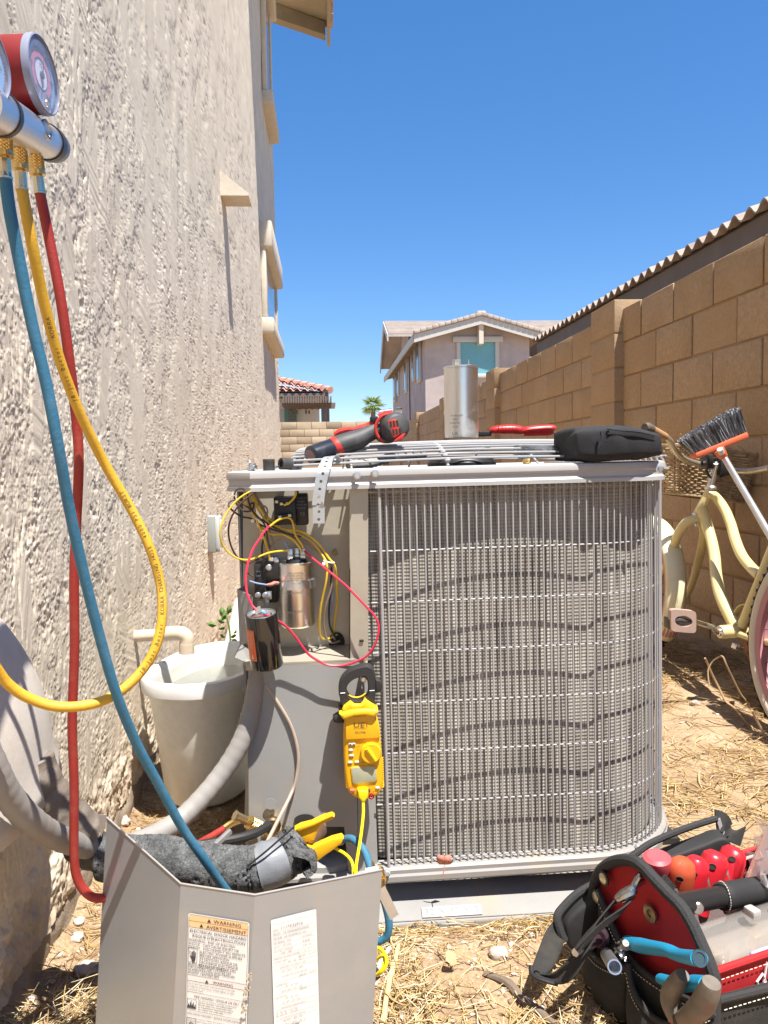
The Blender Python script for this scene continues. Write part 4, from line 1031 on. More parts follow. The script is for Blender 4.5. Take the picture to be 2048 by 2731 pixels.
# weatherproof cover on the wall
oc = thing('outlet_cover', 'small pale grey weatherproof outlet box on the stucco wall', 'outlet box', (WX, 3.0, .8))
a, b_ = atx(552, 1376, WX), atx(590, 1480, WX); yA, yB = 2.93, 3.06; zc = (atx(567, 1378, WX+.03).z+atx(567, 1478, WX+.03).z)/2; hz = .13
LG = mat('pale_grey_plastic', (.50, .53, .50), .5, dirt=(.4, .36, .3), dscale=12, damt=.3)
yc = atx(568, 1430, WX+.02).y
m = MB(); m.box((WX+.018, yc, zc), (.036, .085, .155), b=.006); m.build('body', mat('cover_grey', (.30, .31, .29), .6), oc)
m = MB(); m.box((WX+.043, yc+.002, zc+.004), (.022, .078, .142), b=.008); m.build('lid', LG, oc)
m = MB(); m.box((WX+.055, yc+.003, zc+.012), (.005, .045, .09), b=.002); m.build('lid_panel', LG, oc)
m = MB(); m.box((WX+.046, yc-.02, zc-.066), (.02, .02, .018), b=.003); m.build('hinge', LG, oc)
# drain pipe with elbow
PVC = mat('aged_pvc', (.60, .50, .38), .45, var=.08, vscale=14, dirt=(.45, .35, .24), dscale=14, damt=.4)
dp = thing('drain_pipe', 'beige plastic drain stub with elbow sticking out of the wall over the bucket', 'pipe', (WX, 2.0, .39))
e0, e1 = at(352, 1697, 1.99), at(484, 1686, 1.965)
m = MB(); m.tube([e0-V((.06, 0, 0)), e0, at(440, 1692, 1.975)], .0152, 16); m.build('pipe', PVC, dp)
m = MB(); m.tube([at(436, 1692, 1.976), at(462, 1689, 1.97), at(485, 1690, 1.965), at(497, 1702, 1.965), at(498, 1720, 1.965)], .0186, 16, k=5); m.tube([at(498, 1716, 1.965), at(498, 1742, 1.965)], .0196, 16); m.build('elbow', PVC, dp)
# translucent bucket
TRL = bpy.data.materials.new('milky_plastic'); TRL.use_nodes = True; n = TRL.node_tree.nodes; l = TRL.node_tree.links; b = n['Principled BSDF']
b.inputs['Base Color'].default_value = (.74, .72, .65, 1); b.inputs['Roughness'].default_value = .45
tr = n.new('ShaderNodeBsdfTranslucent'); tr.inputs[0].default_value = (.82, .80, .70, 1); mx = n.new('ShaderNodeMixShader'); mx.inputs[0].default_value = .3
l.new(b.outputs[0], mx.inputs[1]); l.new(tr.outputs[0], mx.inputs[2]); l.new(mx.outputs[0], n['Material Output'].inputs[0])
tn = n.new('ShaderNodeTexNoise'); tn.inputs['Scale'].default_value = 16; tn.inputs['Detail'].default_value = 9; tn.inputs['Roughness'].default_value = .75; rp = n.new('ShaderNodeValToRGB'); l.new(tn.outputs['Fac'], rp.inputs[0])
rp.color_ramp.elements[0].position = .32; rp.color_ramp.elements[0].color = (.82, .79, .70, 1); rp.color_ramp.elements[1].position = .55; rp.color_ramp.elements[1].color = (.92, .91, .86, 1); l.new(rp.outputs[0], b.inputs['Base Color'])
bk = thing('water_bucket', 'milky white plastic bucket of water standing under the drain elbow', 'bucket', (-.255, 1.98, 0))
bc = V((-.304, 2.0, 0)); top = .325
def oval(rx, ry, z, n=48, p=2.6, rot=R(-16)):
    out = []
    for i in range(n):
        t = 2*math.pi*i/n; c, s_ = math.cos(t), math.sin(t)
        x = rx*abs(c)**(2/p)*(1 if c > 0 else -1); y = ry*abs(s_)**(2/p)*(1 if s_ > 0 else -1)
        out.append(V((bc.x+x*math.cos(rot)-y*math.sin(rot), bc.y+x*math.sin(rot)+y*math.cos(rot), z)))
    return out
def loft(m, rings, cap0=False, cap1=False):
    n = len(rings[0]); vs = [p for r_ in rings for p in r_]; fs = []
    for i in range(len(rings)-1):
        for j in range(n): fs.append((i*n+j, i*n+(j+1) % n, (i+1)*n+(j+1) % n, (i+1)*n+j))
    if cap0: fs.append(tuple(range(n-1, -1, -1)))
    if cap1: fs.append(tuple((len(rings)-1)*n+j for j in range(n)))
    return m.add(vs, fs)
m = MB(); loft(m, [oval(.096, .156, .004), oval(.101, .163, .012), oval(.114, .190, .18), oval(.124, .212, top-.03), oval(.1205, .208, top-.03), oval(.111, .186, .18), oval(.098, .159, .014)], True, True); m.build('body', TRL, bk, smooth=50)
m = MB(); loft(m, [oval(.124, .212, top-.036), oval(.137, .227, top-.034), oval(.139, .23, top-.01), oval(.137, .227, top-.001), oval(.125, .213, top), oval(.121, .209, top-.01), oval(.1205, .208, top-.032)]); m.build('rim', mat('white_plastic', (.76, .76, .74), .4, dirt=(.6, .56, .48), dscale=9, damt=.3), bk, smooth=50)
WAT = mat('still_water', (.80, .84, .80), .03, trans=.85, ior=1.33)
m = MB(); m.add(oval(.117, .202, top-.065), [tuple(range(48))]); tag(m.build('water', WAT), 'still clear water filling the white bucket', 'water')
# white pipe lying in the corner behind the bucket
m = MB(); m.tube([at(615, 1770, 2.45), at(650, 1610, 2.75)], .035, 18); tag(m.build('white_pipe', mat('white_pvc', (.62, .58, .54), .5, dirt=(.4, .33, .26), dscale=6, damt=.5)), 'white plastic pipe leaning behind the unit by the weed', 'pipe')
m = MB(); m.tube([at(640, 1800, 2.5), at(690, 1600, 2.7)], .03, 14); tag(m.build('grey_pipe', mat('slate_pvc', (.20, .21, .24), .5)), 'slate grey plastic pipe behind the white pipe', 'pipe')
# weed
wd = thing('weed_plant', 'small leafy green weed growing by the wall behind the bucket', 'plant', (-.33, 2.5, 0))
LEAF = mat('weed_leaf', (.085, .16, .035), .5, tint2=(.16, .26, .07), vscale=30)
m = MB(); m.tube([at(612, 1790, 2.35), at(614, 1700, 2.36), at(606, 1650, 2.36), at(600, 1630, 2.37)], .003, 6, k=4); m.build('stem', LEAF, wd)
r = random.Random(5)
for (px, py, ang, L) in ((596, 1650, 100, .07), (600, 1660, 160, .05), (578, 1668, 170, .06), (606, 1640, 70, .06), (612, 1700, 20, .045), (622, 1690, 45, .035), (603, 1700, 150, .04), (590, 1656, 60, .065), (615, 1705, -10, .04), (600, 1672, 200, .04)):
    c = at(px, py, 2.36+r.uniform(-.05, .05)); d = V((math.cos(R(ang)), r.uniform(-.5, .3), math.sin(R(ang)))).normalized(); s_ = d.cross(V((0, -1, .5))).normalized()
    L *= .56; m = MB(); nn = d.cross(s_)
    m.add([c, c+d*L*.35+s_*L*.24+nn*.006, c+d*L*.75+s_*L*.2, c+d*L, c+d*L*.75-s_*L*.2, c+d*L*.35-s_*L*.24+nn*.006, c+d*L*.5-nn*.006], [(0, 1, 6), (1, 2, 6), (2, 3, 6), (3, 4, 6), (4, 5, 6), (5, 0, 6)]); m.build('leaf', LEAF, wd)
# ------------------------------------------------------------------ gauges and charging hoses
mg = thing('manifold_gauge', 'silver refrigerant manifold with red and blue gauges hanging by the wall', 'gauge set', tuple(at(60, 330, .85)))
ALU = mat('brushed_aluminium', (.76, .75, .73), .34, metal=1., var=.05, vscale=60, stretch=(1, 40, 1), aniso=.6)
BODY0, BODY1 = at(-60, 268, .70), at(126, 380, .98)
ax_ = (BODY1-BODY0).normalized(); L = (BODY1-BODY0).length
m = MB(); m.lathe([(0, 0), (.0195, 0), (.0195, L), (.0, L)], BODY0, ax_, 32); m.build('body', ALU, mg)
m = MB(); m.lathe([(.0195, -.012), (.0212, -.012), (.0212, .0), (.0212, .014), (.020, .016)], BODY1, ax_, 32); m.build('end_seal', BLKP, mg)
m = MB(); m.lathe([(.0193, 0), (.0206, .0), (.0206, .012), (.0193, .012)], BODY0+ax_*(L*.22), ax_, 32); m.build('end_seal', BLKP, mg)
m = MB(); m.lathe([(.0185, .0), (.019, .03), (.017, .034), (0, .036)], BODY1+ax_*.014, ax_, 32); m.build('end_cap', mat('dark_cap', (.10, .11, .13), .3, metal=.5), mg)
m = MB(); c = BODY0+ax_*(L*.66)+V((.0185, 0, .002)); m.lathe([(0, 0), (.0105, 0), (.0105, .002), (.0085, .003), (.0085, .001), (0, .001)], c, (1, -.1, .1), 24); m.build('sight_glass', ZINC, mg)
# red gauge
def gauge(c, r, colr, axis, body_name):
    X, Y_, A = frame_of(axis)
    m = MB(); m.lathe([(0, -.040), (r*.9, -.040), (r*.97, -.034), (r*.97, .004), (0, .004)], c, axis, 48); g = m.build(body_name, colr, mg)
    m = MB(); m.lathe([(r*.95, .003), (r*1.0, .003), (r*1.01, .007), (r*.99, .0105), (r*.955, .011), (r*.955, .0085)], c, axis, 48, cap=False); m.build('bezel', mat('clear_bezel', (.24, .26, .35), .2, spec=.7), g)
    m = MB(); m.lathe([(0, .0065), (r*.93, .0065)], c, axis, 48); m.build('dial', mat('dial_face', (.40, .44, .62), .5), g)  # lavender dial colour holds the sky's glare, painted in
    for (r0, r1, colm, zz) in ((.70, .86, mat('dial_blue', (.20, .42, .70), .5), .0070), (.44, .60, mat('dial_pink', (.62, .24, .34), .5), .0070), (0, .36, mat('dial_pale', (.74, .76, .84), .5), .0071)):
        m = MB(); nseg = 40; vs = []; fs = []
        for i in range(nseg+1):
            t = R(-50+280*i/nseg) if r0 else 2*math.pi*i/nseg
            for rr in (r0 if r0 else .001, r1): vs.append(c+A*zz+(X*math.cos(t)+Y_*math.sin(t))*r*rr)
        for i in range(nseg): fs.append((2*i, 2*i+1, 2*i+3, 2*i+2))
        m.add(vs, fs); m.build('dial_band', colm, g)
    m = MB()
    for i in range(56):
        t = R(-50+280*i/55); r0, r1 = (.88 if i % 5 else .84), .92; d = X*math.cos(t)+Y_*math.sin(t); s_ = A.cross(d)*.0003
        p0, p1 = c+A*.0074+d*r*r0, c+A*.0074+d*r*r1; m.add([p0-s_, p0+s_, p1+s_, p1-s_], [(0, 1, 2, 3)])
    m.build('scale_marks', mat('ink', (.03, .03, .05), .6), g)
    GM = Matrix.Translation(c+A*.0072) @ Matrix((X, Y_, A)).transposed().to_4x4()
    L_ = [(str(v), .78*r*math.cos(R(-50+280*(v/500)*1.0))*-1, 0, .005, 'CENTER') for v in ()]
    nums = []
    for i, v in enumerate((500, 400, 300, 200, 100, 0)):
        t = R(-50+280*i/5); nums.append((str(v), r*.65*math.cos(t), r*.65*math.sin(t)-.002, .0062, 'CENTER'))
    nums.append(('PSI', 0, .008, .006, 'CENTER')); nums.append(('R-410A', 0, -.016, .0048, 'CENTER'))
    text_mesh(nums, GM, 'numbers', mat('ink', (.03, .03, .05), .6), g)
    m = MB(); d = V((0, .25, .97)).normalized(); d = (d-A*d.dot(A)).normalized(); s_ = A.cross(d)
    m.add([c+A*.009-s_*.0016-d*.016, c+A*.009+s_*.0016-d*.016, c+A*.009+s_*.0004+d*r*.72, c+A*.009-s_*.0004+d*r*.72], [(0, 1, 2, 3)]); m.lathe([(0, .0075), (.004, .0075), (.004, .0092), (0, .0095)], c, axis, 16); m.build('needle', mat('needle_grey', (.10, .11, .15), .4), g)
    m = MB(); m.lathe([(0, .0075), (.0042, .0075), (.0036, .009), (0, .0093)], c+Y_*0+V((0, .012, -.024)), axis, 14); m.build('adjuster', BRASS, g)
    GL = mat('gauge_lens', (.62, .66, .84), .16, alpha=.16, spec=.6)  # hazy tinted film: sky glare put into the lens colour
    m = MB(); m.lathe([(0, .0098), (r*.96, .0098)], c, axis, 48); m.build('lens', GL, g)
    return g
REDG = mat('red_gauge_case', (.20, .008, .011), .5, dirt=(.10, .01, .01), dscale=9, damt=.5)
BLUG = mat('blue_gauge_case', (.025, .07, .32), .3, spec=.7)
gauge(at(92, 201, .87), .0390, REDG, (1, -.07, .02), 'red_gauge')
gauge(at(-76, 150, .70), .0390, BLUG, (1, -.22, .04), 'blue_gauge')
m = MB(); p = at(88, 318, .865); m.tube([p+V((-.012, 0, .022)), p+V((-.012, 0, -.004))], .008, 6); p = at(20, 270, .80); m.tube([p+V((-.012, 0, .03)), p+V((-.012, 0, -.02))], .006, 8); m.build('gauge_stem', mat('stem_brass', (.45, .38, .26), .35, metal=.9), mg)
HT = {}
def hose(name, label, pts, r, m_, fit=None, knurl=True):
    root = thing(name, label, 'hose', tuple(pts[0]))
    mb = MB(); P = catmull(pts, 10); mb.tube(P, r, 14); mb.build('tube', m_, root)
    return root, P
def fitting(parent, top, d, s=.8, k=.78):
    """hex, knurled nut and crimp ferrule from 'top' along d"""
    d = V(d).normalized()
    m = MB(); m.lathe([(0, -.006*k), (.0078*s, -.006*k), (.0078*s, .010*k), (.0085*s, .010*k), (.0085*s, .012*k)], top, d, 6); f = m.build('fitting', mat('fitting_hex', (.62, .52, .34), .3, metal=1., var=.1), parent)
    m = MB(); n_ = 26; vs = []; fs = []; rows_ = 9
    for i in range(rows_+1):
        h = .012+.017*i/rows_
        for j in range(n_):
            k_ = 1.0 if (i+j) % 2 else .90
            rr = .0108*k_*s; t = 2*math.pi*(j+.0)/n_; X, Y_, A = frame_of(d); vs.append(V(top)+A*h*k*1.15+X*rr*math.cos(t)+Y_*rr*math.sin(t))
    for i in range(rows_):
        for j in range(n_): 
            a, b2, c2, d2 = i*n_+j, i*n_+(j+1) % n_, (i+1)*n_+(j+1) % n_, (i+1)*n_+j
            fs += [(a, b2, c2), (a, c2, d2)] if (i+j) % 2 else [(a, b2, d2), (b2, c2, d2)]
    m.add(vs, fs); m.lathe([(.0085*s, .0135*k), (.0105*s, .0138*k)], top, d, n_, cap=False); m.lathe([(.0108*s, .0335*k), (.0113*s, .036*k), (.0108*s, .040*k), (.006*s, .041*k), (0, .041*k)], top, d, 24); m.build('knurled_nut', BRASS, f, smooth=10)
    m = MB(); m.lathe([(.006*s, .041*k), (.0076*s, .043*k), (.0080*s, .064*k), (.0092*s, .065*k), (.0092*s, .068*k), (.0, .069*k)], top, d, 8); m.build('ferrule', mat('ferrule_gold', (.72, .64, .42), .22, metal=1.), f)
BLUH = mat('blue_rubber', (.035, .155, .26), .55, var=.08, vscale=60, bump=.25, bscale=240, dirt=(.16, .24, .28), dscale=30, damt=.3)
YELH = mat('yellow_rubber', (.62, .36, .03), .5, var=.08, vscale=40, bump=.2, bscale=240, dirt=(.45, .30, .08), dscale=24, damt=.4)
REDH = mat('red_rubber', (.30, .028, .022), .5, var=.08, vscale=40, bump=.2, bscale=240, dirt=(.36, .10, .07), dscale=24, damt=.4)
t0 = dpx(5, 268, .80); 
hb, _ = hose('blue_hose', 'blue charging hose from the manifold down behind the loose metal panel', [dpx(11, 374, .80), dpx(20, 450, .80), dpx(42, 565, .81), dpx(68, 695, .82), dpx(100, 830, .83), dpx(125, 960, .84), dpx(150, 1100, .86), dpx(181, 1240, .88), dpx(214, 1370, .90), dpx(250, 1495, .92), dpx(292, 1600, .95), dpx(340, 1690, .98), dpx(392, 1785, 1.01), dpx(440, 1855, 1.03), dpx(490, 1925, 1.06), dpx(560, 2010, 1.09), dpx(650, 2080, 1.12), dpx(740, 2070, 1.15), dpx(790, 2040, 1.16), dpx(815, 2035, 1.155), dpx(836, 2022, 1.15), dpx(840, 1990, 1.15), dpx(830, 1945, 1.155), dpx(826, 1925, 1.16)], .0060, BLUH)
fitting(hb, t0, dpx(11, 374, .80)-t0)
m = MB(); m.tube([dpx(826, 1930, 1.16), dpx(822, 1900, 1.17)], .007, 8); m.tube([dpx(823, 1902, 1.17), dpx(818, 1880, 1.19)], .009, 10); m.build('end_fitting', BRASS, hb)
m = MB(); m.tube(catmull([dpx(735, 1815, 1.33), dpx(760, 1812, 1.31), dpx(785, 1835, 1.28), dpx(797, 1865, 1.25), dpx(802, 1885, 1.22), dpx(806, 1905, 1.18)], 6), .0064, 12); m.build('return_bend', BLUH, hb)
m = MB(); m.tube([dpx(800, 1868, 1.25), dpx(804, 1888, 1.22)], .0078, 10); m.tube([dpx(722, 1818, 1.335), dpx(738, 1814, 1.33)], .009, 10); m.build('ferrule', BRASS, hb)
t1 = dpx(39, 302, .87)
hy, YP = hose('yellow_hose', 'yellow charging hose looping from the manifold across the wall and back left', [dpx(46, 402, .87), dpx(66, 510, .87), dpx(92, 640, .89), dpx(122, 755, .91), dpx(155, 850, .93), dpx(190, 930, .95), dpx(231, 1010, .97), dpx(282, 1098, .98), dpx(322, 1180, .98), dpx(346, 1260, .98), dpx(350, 1330, .97), dpx(336, 1398, .96), dpx(302, 1455, .95), dpx(250, 1500, .935), dpx(190, 1523, .92), dpx(120, 1526, .91), dpx(60, 1507, .90), dpx(20, 1480, .89), dpx(-5, 1448, .88), dpx(-40, 1390, .86), dpx(-90, 1300, .84)], .0060, YELH)
fitting(hy, t1, dpx(46, 402, .87)-t1)
t2 = dpx(74, 318, .93)
hr, _ = hose('red_hose', 'red charging hose hanging from the manifold past the taped pipe to the service valve', [dpx(86, 416, .93), dpx(105, 510, .935), dpx(130, 640, .94), dpx(150, 780, .95), dpx(164, 900, .965), dpx(170, 1000, .97), dpx(164, 1150, .985), dpx(160, 1250, .99), dpx(161, 1400, 1.0), dpx(156, 1560, 1.01), dpx(160, 1700, 1.02), dpx(160, 1845, 1.03), dpx(168, 1900, 1.035), dpx(193, 1934, 1.04), dpx(225, 1940, 1.05), dpx(290, 1930, 1.09), dpx(360, 1890, 1.15), dpx(420, 1830, 1.25), dpx(460, 1805, 1.30), dpx(488, 1788, 1.325)], .0060, REDH)
fitting(hr, t2, dpx(86, 416, .93)-t2)
m = MB(); m.tube(catmull([dpx(484, 1790, 1.32), dpx(500, 1779, 1.33), dpx(520, 1772, 1.34), dpx(535, 1775, 1.345)], 4), .006, 8); m.build('end_pipe', BRASS, hr)
fitting(hr, dpx(575, 1793, 1.355), dpx(520, 1768, 1.34)-dpx(575, 1793, 1.355), 1.05, 1.0)
# lettering along the yellow hose
def hose_print(P, r, s0, txt, size, parent, flip):
    dists = [0]
    for i in range(1, len(P)): dists.append(dists[-1]+(P[i]-P[i-1]).length)
    eye = V((0, 0, EYE)); lines = []
    s_ = s0
    for ch in txt:
        i = max(1, min(len(P)-1, int(np.searchsorted(dists, s_)))); t = (s_-dists[i-1])/max(1e-6, dists[i]-dists[i-1]); p = P[i-1].lerp(P[i], t); T = (P[i]-P[i-1]).normalized()*(-1 if flip else 1)
        vdir = (eye-p).normalized(); N = (vdir-T*vdir.dot(T)).normalized(); Yv = N.cross(T)
        if ch != ' ':
            lines.append((ch, 0, -size*.35, size, 'CENTER', 1., Matrix.Translation(p+N*(r+.0001)) @ Matrix((T, Yv, N)).transposed().to_4x4()))
        s_ += -size*.72 if flip else size*.72
    return text_mesh(lines, Matrix.Identity(4), 'hose_lettering', mat('hose_ink', (.06, .05, .03), .6), parent, lift=0)
hose_print(YP, .0060, .60, 'JB-Just Better  KOBRA CHARGING HOSE  4000 PSI BURST', .0066, hy, True)
hose_print(YP, .0060, .235, 'JB-Just Better  KOBRA', .0066, hy, True)
# service valve cap, black lines
sv = thing('service_valve', 'brass service valve with dark round cap at the foot of the grey unit', 'valve', tuple(dpx(590, 1795, 1.36)))
m = MB(); p = dpx(588, 1780, 1.35); m.lathe([(0, 0), (.013, 0), (.015, .004), (.015, .012), (.012, .016), (0, .017)], p, (.1, -1, .1), 20); m.build('cap', mat('bronze_cap', (.16, .12, .07), .4, metal=.8), sv)
m = MB(); m.tube([dpx(570, 1795, 1.36), dpx(595, 1800, 1.365), dpx(620, 1800, 1.37)], .011, 8); m.tube([p+V((0, .0, 0)), p+V((0, .03, -.002))], .009, 8); m.build('body', BRASS, sv)
m = MB(); m.tube([at(400, 2268, 1.24), at(480, 2262, 1.25), at(560, 2250, 1.27), at(660, 2230, 1.30), at(720, 2200, 1.34)], .0085, 10, k=5); tag(m.build('liquid_line', BLK_W), 'black sleeved liquid line behind the cracked foam pipe', 'pipe')
m = MB(); m.tube([at(565, 2262, 1.22), at(612, 2218, 1.26)], .0055, 12); tag(m.build('metal_tube', ZINC), 'short grey metal tube lying on the dirt beside the brass fitting', 'tube')
# ------------------------------------------------------------------ the access panel that was taken off, stood in front
fp_ = thing('removed_cover', 'folded grey sheet metal access panel with warning labels, standing in front', 'metal panel', (-.1, .96, 0))
PNL = mat('loose_panel_paint', (.36, .372, .385), .30, metal=.45, var=.05, vscale=4, bump=.04, bscale=260, spec=.5, dirt=(.46, .37, .26), dscale=4, damt=.38)
Q = [at(285, 2180, 1.055), at(482, 2356, .955), at(680, 2386, .925), at(1019, 2319, .978)]
QB = [at(257, 2731, 1.045), at(463, 2731, .95), at(653, 2731, .915), at(1000, 2731, .968)]
dd = V((0, 0, 0))
for q, b_ in zip(Q, QB): dd += (b_-q).normalized()
dd.normalize()
BT = [q+dd*((q.z+.004)/(-dd.z)) for q in Q]
def facet(m, a, b_, c, d, t=.0012): return m.quad(a, b_, c, d, t)
m = MB()
for i in range(3): facet(m, BT[i], BT[i+1], Q[i+1], Q[i])
m.build('sheet', PNL, fp_, smooth=20)
m = MB(); m.tube([Q[0], Q[1], Q[2], Q[3]], .0011, 6)
e = (Q[0]-Q[1]).normalized(); m.quad(Q[0]+V((0, 0, -.002)), Q[0]+V((-.010, .006, -.03)), Q[0]+V((-.012, .006, .002)), Q[0]+V((0, 0, .004)), .001); m.build('edge_lip', mat('cut_edge', (.62, .60, .57), .35, metal=.6), fp_)
nr = (Q[3]-Q[2]).normalized()
m = MB(); a, b_ = at(965, 2318, .974), at(1000, 2300, .975); c_ = Q[2].lerp(Q[3], .86); d_ = Q[2].lerp(Q[3], .97)
m.quad(c_, d_, d_+V((0, .004, .004)), c_+V((0, .004, .004)), .001); m.build('tab', PNL, fp_)
m = MB(); a = at(1036, 2400, .99); m.strip([at(1015, 2370, .985), at(1030, 2400, .985), at(1052, 2446, .985)], (1, .3, .3), .013, .001, k=4); tag(m.build('metal_tab', ZINC), 'small galvanised tab hanging beside the loose panel in front of the pad', 'metal tab')
# labels
def on_facet(i, u0, u1, z_top0, z_top1, z_bot, off=.0012):
    A, B, C_, D = BT[i], BT[i+1], Q[i+1], Q[i]
    up = ((Q[i]-BT[i])+(Q[i+1]-BT[i+1])).normalized(); X = (Q[i+1]-Q[i]).normalized()
    return A, B, X, up
LABW = mat('label_white', (.66, .65, .62), .45); LABO = mat('label_orange', (.74, .47, .24), .45); LABP = mat('label_pink', (.70, .60, .57), .45); INK = mat('label_ink', (.045, .04, .05), .6); INKG = mat('label_ink_grey', (.22, .22, .24), .6)
def facet_frame(i, tl, tr, bl, Yg):
    """a label frame found from its photo corners laid onto facet i"""
    n_ = (Q[i+1]-Q[i]).cross(Q[i]-BT[i]).normalized()
    if n_.y > 0: n_ = -n_
    p0 = Q[i]
    def hit(px, py):
        d = at(px, py, 1.)-V((0, 0, EYE)); o_ = V((0, 0, EYE)); return o_+d*((p0-o_).dot(n_)/d.dot(n_))
    a, b_, c = hit(*tl), hit(*tr), hit(*bl)
    X = (b_-a).normalized(); Y = (a-c); Y = (Y-X*Y.dot(X)).normalized(); N = X.cross(Y)
    return Matrix.Translation(a+N*.0018) @ Matrix((X, Y, N)).transposed().to_4x4(), (b_-a).length, (a-c).length
M1, W1, H1 = facet_frame(1, (504, 2432), (667, 2458), (479, 2731), .94)
def flat(M, x0, y0, x1, y1, m_, name, par, z=0, rad=0):
    m = MB()
    if rad:
        pts = []
        for (cx, cy, a0) in ((x1-rad, y1-rad, 0), (x0+rad, y1-rad, 90), (x0+rad, y0+rad, 180), (x1-rad, y0+rad, 270)):
            for k in range(5): pts.append((cx+rad*math.cos(R(a0+k*22.5)), cy+rad*math.sin(R(a0+k*22.5))))
    else: pts = [(x0, y0), (x1, y0), (x1, y1), (x0, y1)]
    m.add([M @ V((x, y, z)) for x, y in pts], [tuple(range(len(pts)))]); return m.build(name, m_, par, smooth=0)
u = W1/160.; HL = 430*u
lab1 = flat(M1, 0, -HL, W1, 0, LABW, 'warning_label', fp_, .0, 6*u)
flat(M1, 3*u, -33*u, W1-3*u, -3*u, LABO, 'orange_band', lab1, .0003, 4*u)
flat(M1, 3*u, -164*u, W1-3*u, -150*u, LABP, 'pink_band', lab1, .0003)
def tri(cx, cy, s): return [(cx-s, cy), (cx+s, cy), (cx, cy+s*1.7)]
m = MB()
for (cx, cy, s) in ((56, -15, 5), (36, -30, 5), (54, -163, 4.5)):
    m.add([M1 @ V((x*u, y*u, .0007)) for x, y in tri(cx, cy, s)], [(0, 1, 2)])
for (x0, y0, x1, y1) in ((3, -18, 157, -17.3), (3, -33.6, 157, -33), (3, -150.4, 157, -149.8), (3, -164.6, 157, -164), (3, -192, 157, -191.4), (3, -237, 157, -236.4), (3, -2.6, 157, -2), (2.5, -430, 3.1, -8), (156.9, -430, 157.5, -8)):
    m.add([M1 @ V((x*u, y*u, .0006)) for x, y in ((x0, y0), (x1, y0), (x1, y1), (x0, y1))], [(0, 1, 2, 3)])
# pictograms: a hand under a spark, flames, a burst
def frame_box(x0, y0, x1, y1, t=.8):
    for (a, b_, c, d) in ((x0, y0, x1, y0+t), (x0, y1-t, x1, y1), (x0, y0, x0+t, y1), (x1-t, y0, x1, y1)):
        m.add([M1 @ V((x*u, y*u, .0006)) for x, y in ((a, b_), (c, b_), (c, d), (a, d))], [(0, 1, 2, 3)])
frame_box(3, -119, 27, -84); frame_box(4, -232, 28, -208); frame_box(4, -285, 28, -255)
def poly(pts, z=.0007): m.add([M1 @ V((x*u, y*u, z)) for x, y in pts], [tuple(range(len(pts)))])
for (x, h0, h1) in ((13, -104, -93), (16, -104, -90), (19, -104, -90), (22, -105, -93)): poly([(x-1, h0), (x+1.1, h0), (x+1.1, h1), (x-1, h1)])
poly([(12, -104), (23.5, -104), (22, -112), (21, -117), (14, -117), (12, -110)]); poly([(8, -101), (12, -106), (12, -110), (7, -103)]); poly([(4, -88), (10, -94), (8, -96), (12, -101), (6, -96), (8, -94)])
for (x, w_, h) in ((8, 4, 12), (14, 5, 19), (20, 5, 16), (25, 3, 11)): poly([(x-w_, -230), (x+w_*.6, -230), (x+w_*.3, -230+h*.5), (x+.5, -230+h), (x-w_*.5, -230+h*.5)])
for k in range(10):
    a = k*.628; poly([(16+3*math.cos(a-.3), -270+3*math.sin(a-.3)), (16+3*math.cos(a+.3), -270+3*math.sin(a+.3)), (16+10*math.cos(a), -270+10*math.sin(a))])
m.build('symbols', INK, lab1, smooth=0)
T = []
def tx(s, x, y, sz, al='LEFT', k=1.): T.append((s, x*u, y*u, sz*u*.86, al, k*1.1))
tx('WARNING', 68, -15, 14, k=1.12); tx('AVERTISSEMENT', 49, -30.5, 14, k=1.08)
tx('ELECTRICAL SHOCK HAZARD', 80, -44.5, 11.6, 'CENTER'); tx("RISQUE D'\u00c9LECTROCUTION", 82, -56, 11.6, 'CENTER')
for i, s in enumerate(('WARNING:  RISK OF ELECTRIC', 'SHOCK.  CAN CAUSE INJURY OR', 'DEATH:   DISCONNECT ALL REMOTE')): tx(s, 4, -66.5-i*8.6, 9.4)
for i, s in enumerate(('ELECTRIC POWER SUPPLIES', 'BEFORE SERVICING', 'ATTENTION: RISQUE DE', 'D\u00c9CHARGE \u00c9LECTRIQUE', 'POUVANT CAUSER DES')): tx(s, 33, -92.5-i*8.2, 9.6)
for i, s in enumerate(('BLESSURES OU LA MORT.', 'D\u00c9CONNECTER TOUTES LES', 'ALIMENTATIONS \u00c9LECTRIQUES', "AVANT L'ENTRETIEN")): tx(s, 4, -127.5-i*7.0+2, 9.2)
tx('WARNING', 70, -161.5, 10.5, k=1.1)
for i, s in enumerate(('This product may contain chemicals known to the state', 'of California to cause cancer, or birth defects, or other', 'reproductive harm.')): tx(s, 4, -172-i*7.6, 6.1, k=.95)
tx('FIRE HAZARD / RISQUE DE FEU', 80, -203, 9, 'CENTER')
for i, s in enumerate(('Do not use torch to remove components.', 'Oil may catch fire.  Use tubing cutter.', 'Ne pas utiliser une torche pour retirer', 'les composantes. Huile peut prendre', 'feu. Utiliser une coupe-tube.')): tx(s, 33, -210.5-i*5.4, 6.2)
tx("EXPLOSION HAZARD / RISQUE D'EXPLOSION", 4, -246, 7.6, k=.94)
for i, s in enumerate(('System under pressure. Relieve all pressure and recover', 'refrigerant before system repairs or final disposal. Use all', 'service ports.')): tx(s, 4, -256-i*7, 5.6)
for i, s in enumerate(('Syst\u00e8me sous pression. Relever toute', 'pression et recouvrir le r\u00e9frig\u00e9rant avant', "d'entreprendre toute r\u00e9paration")): tx(s, 33, -276-i*7, 6)
text_mesh(T, M1, 'printing', INK, lab1, lift=.0008)
M2, W2, H2 = facet_frame(2, (721, 2452), (842, 2422), (696, 2731), .95)
u = W2/121.; HL2 = 420*u
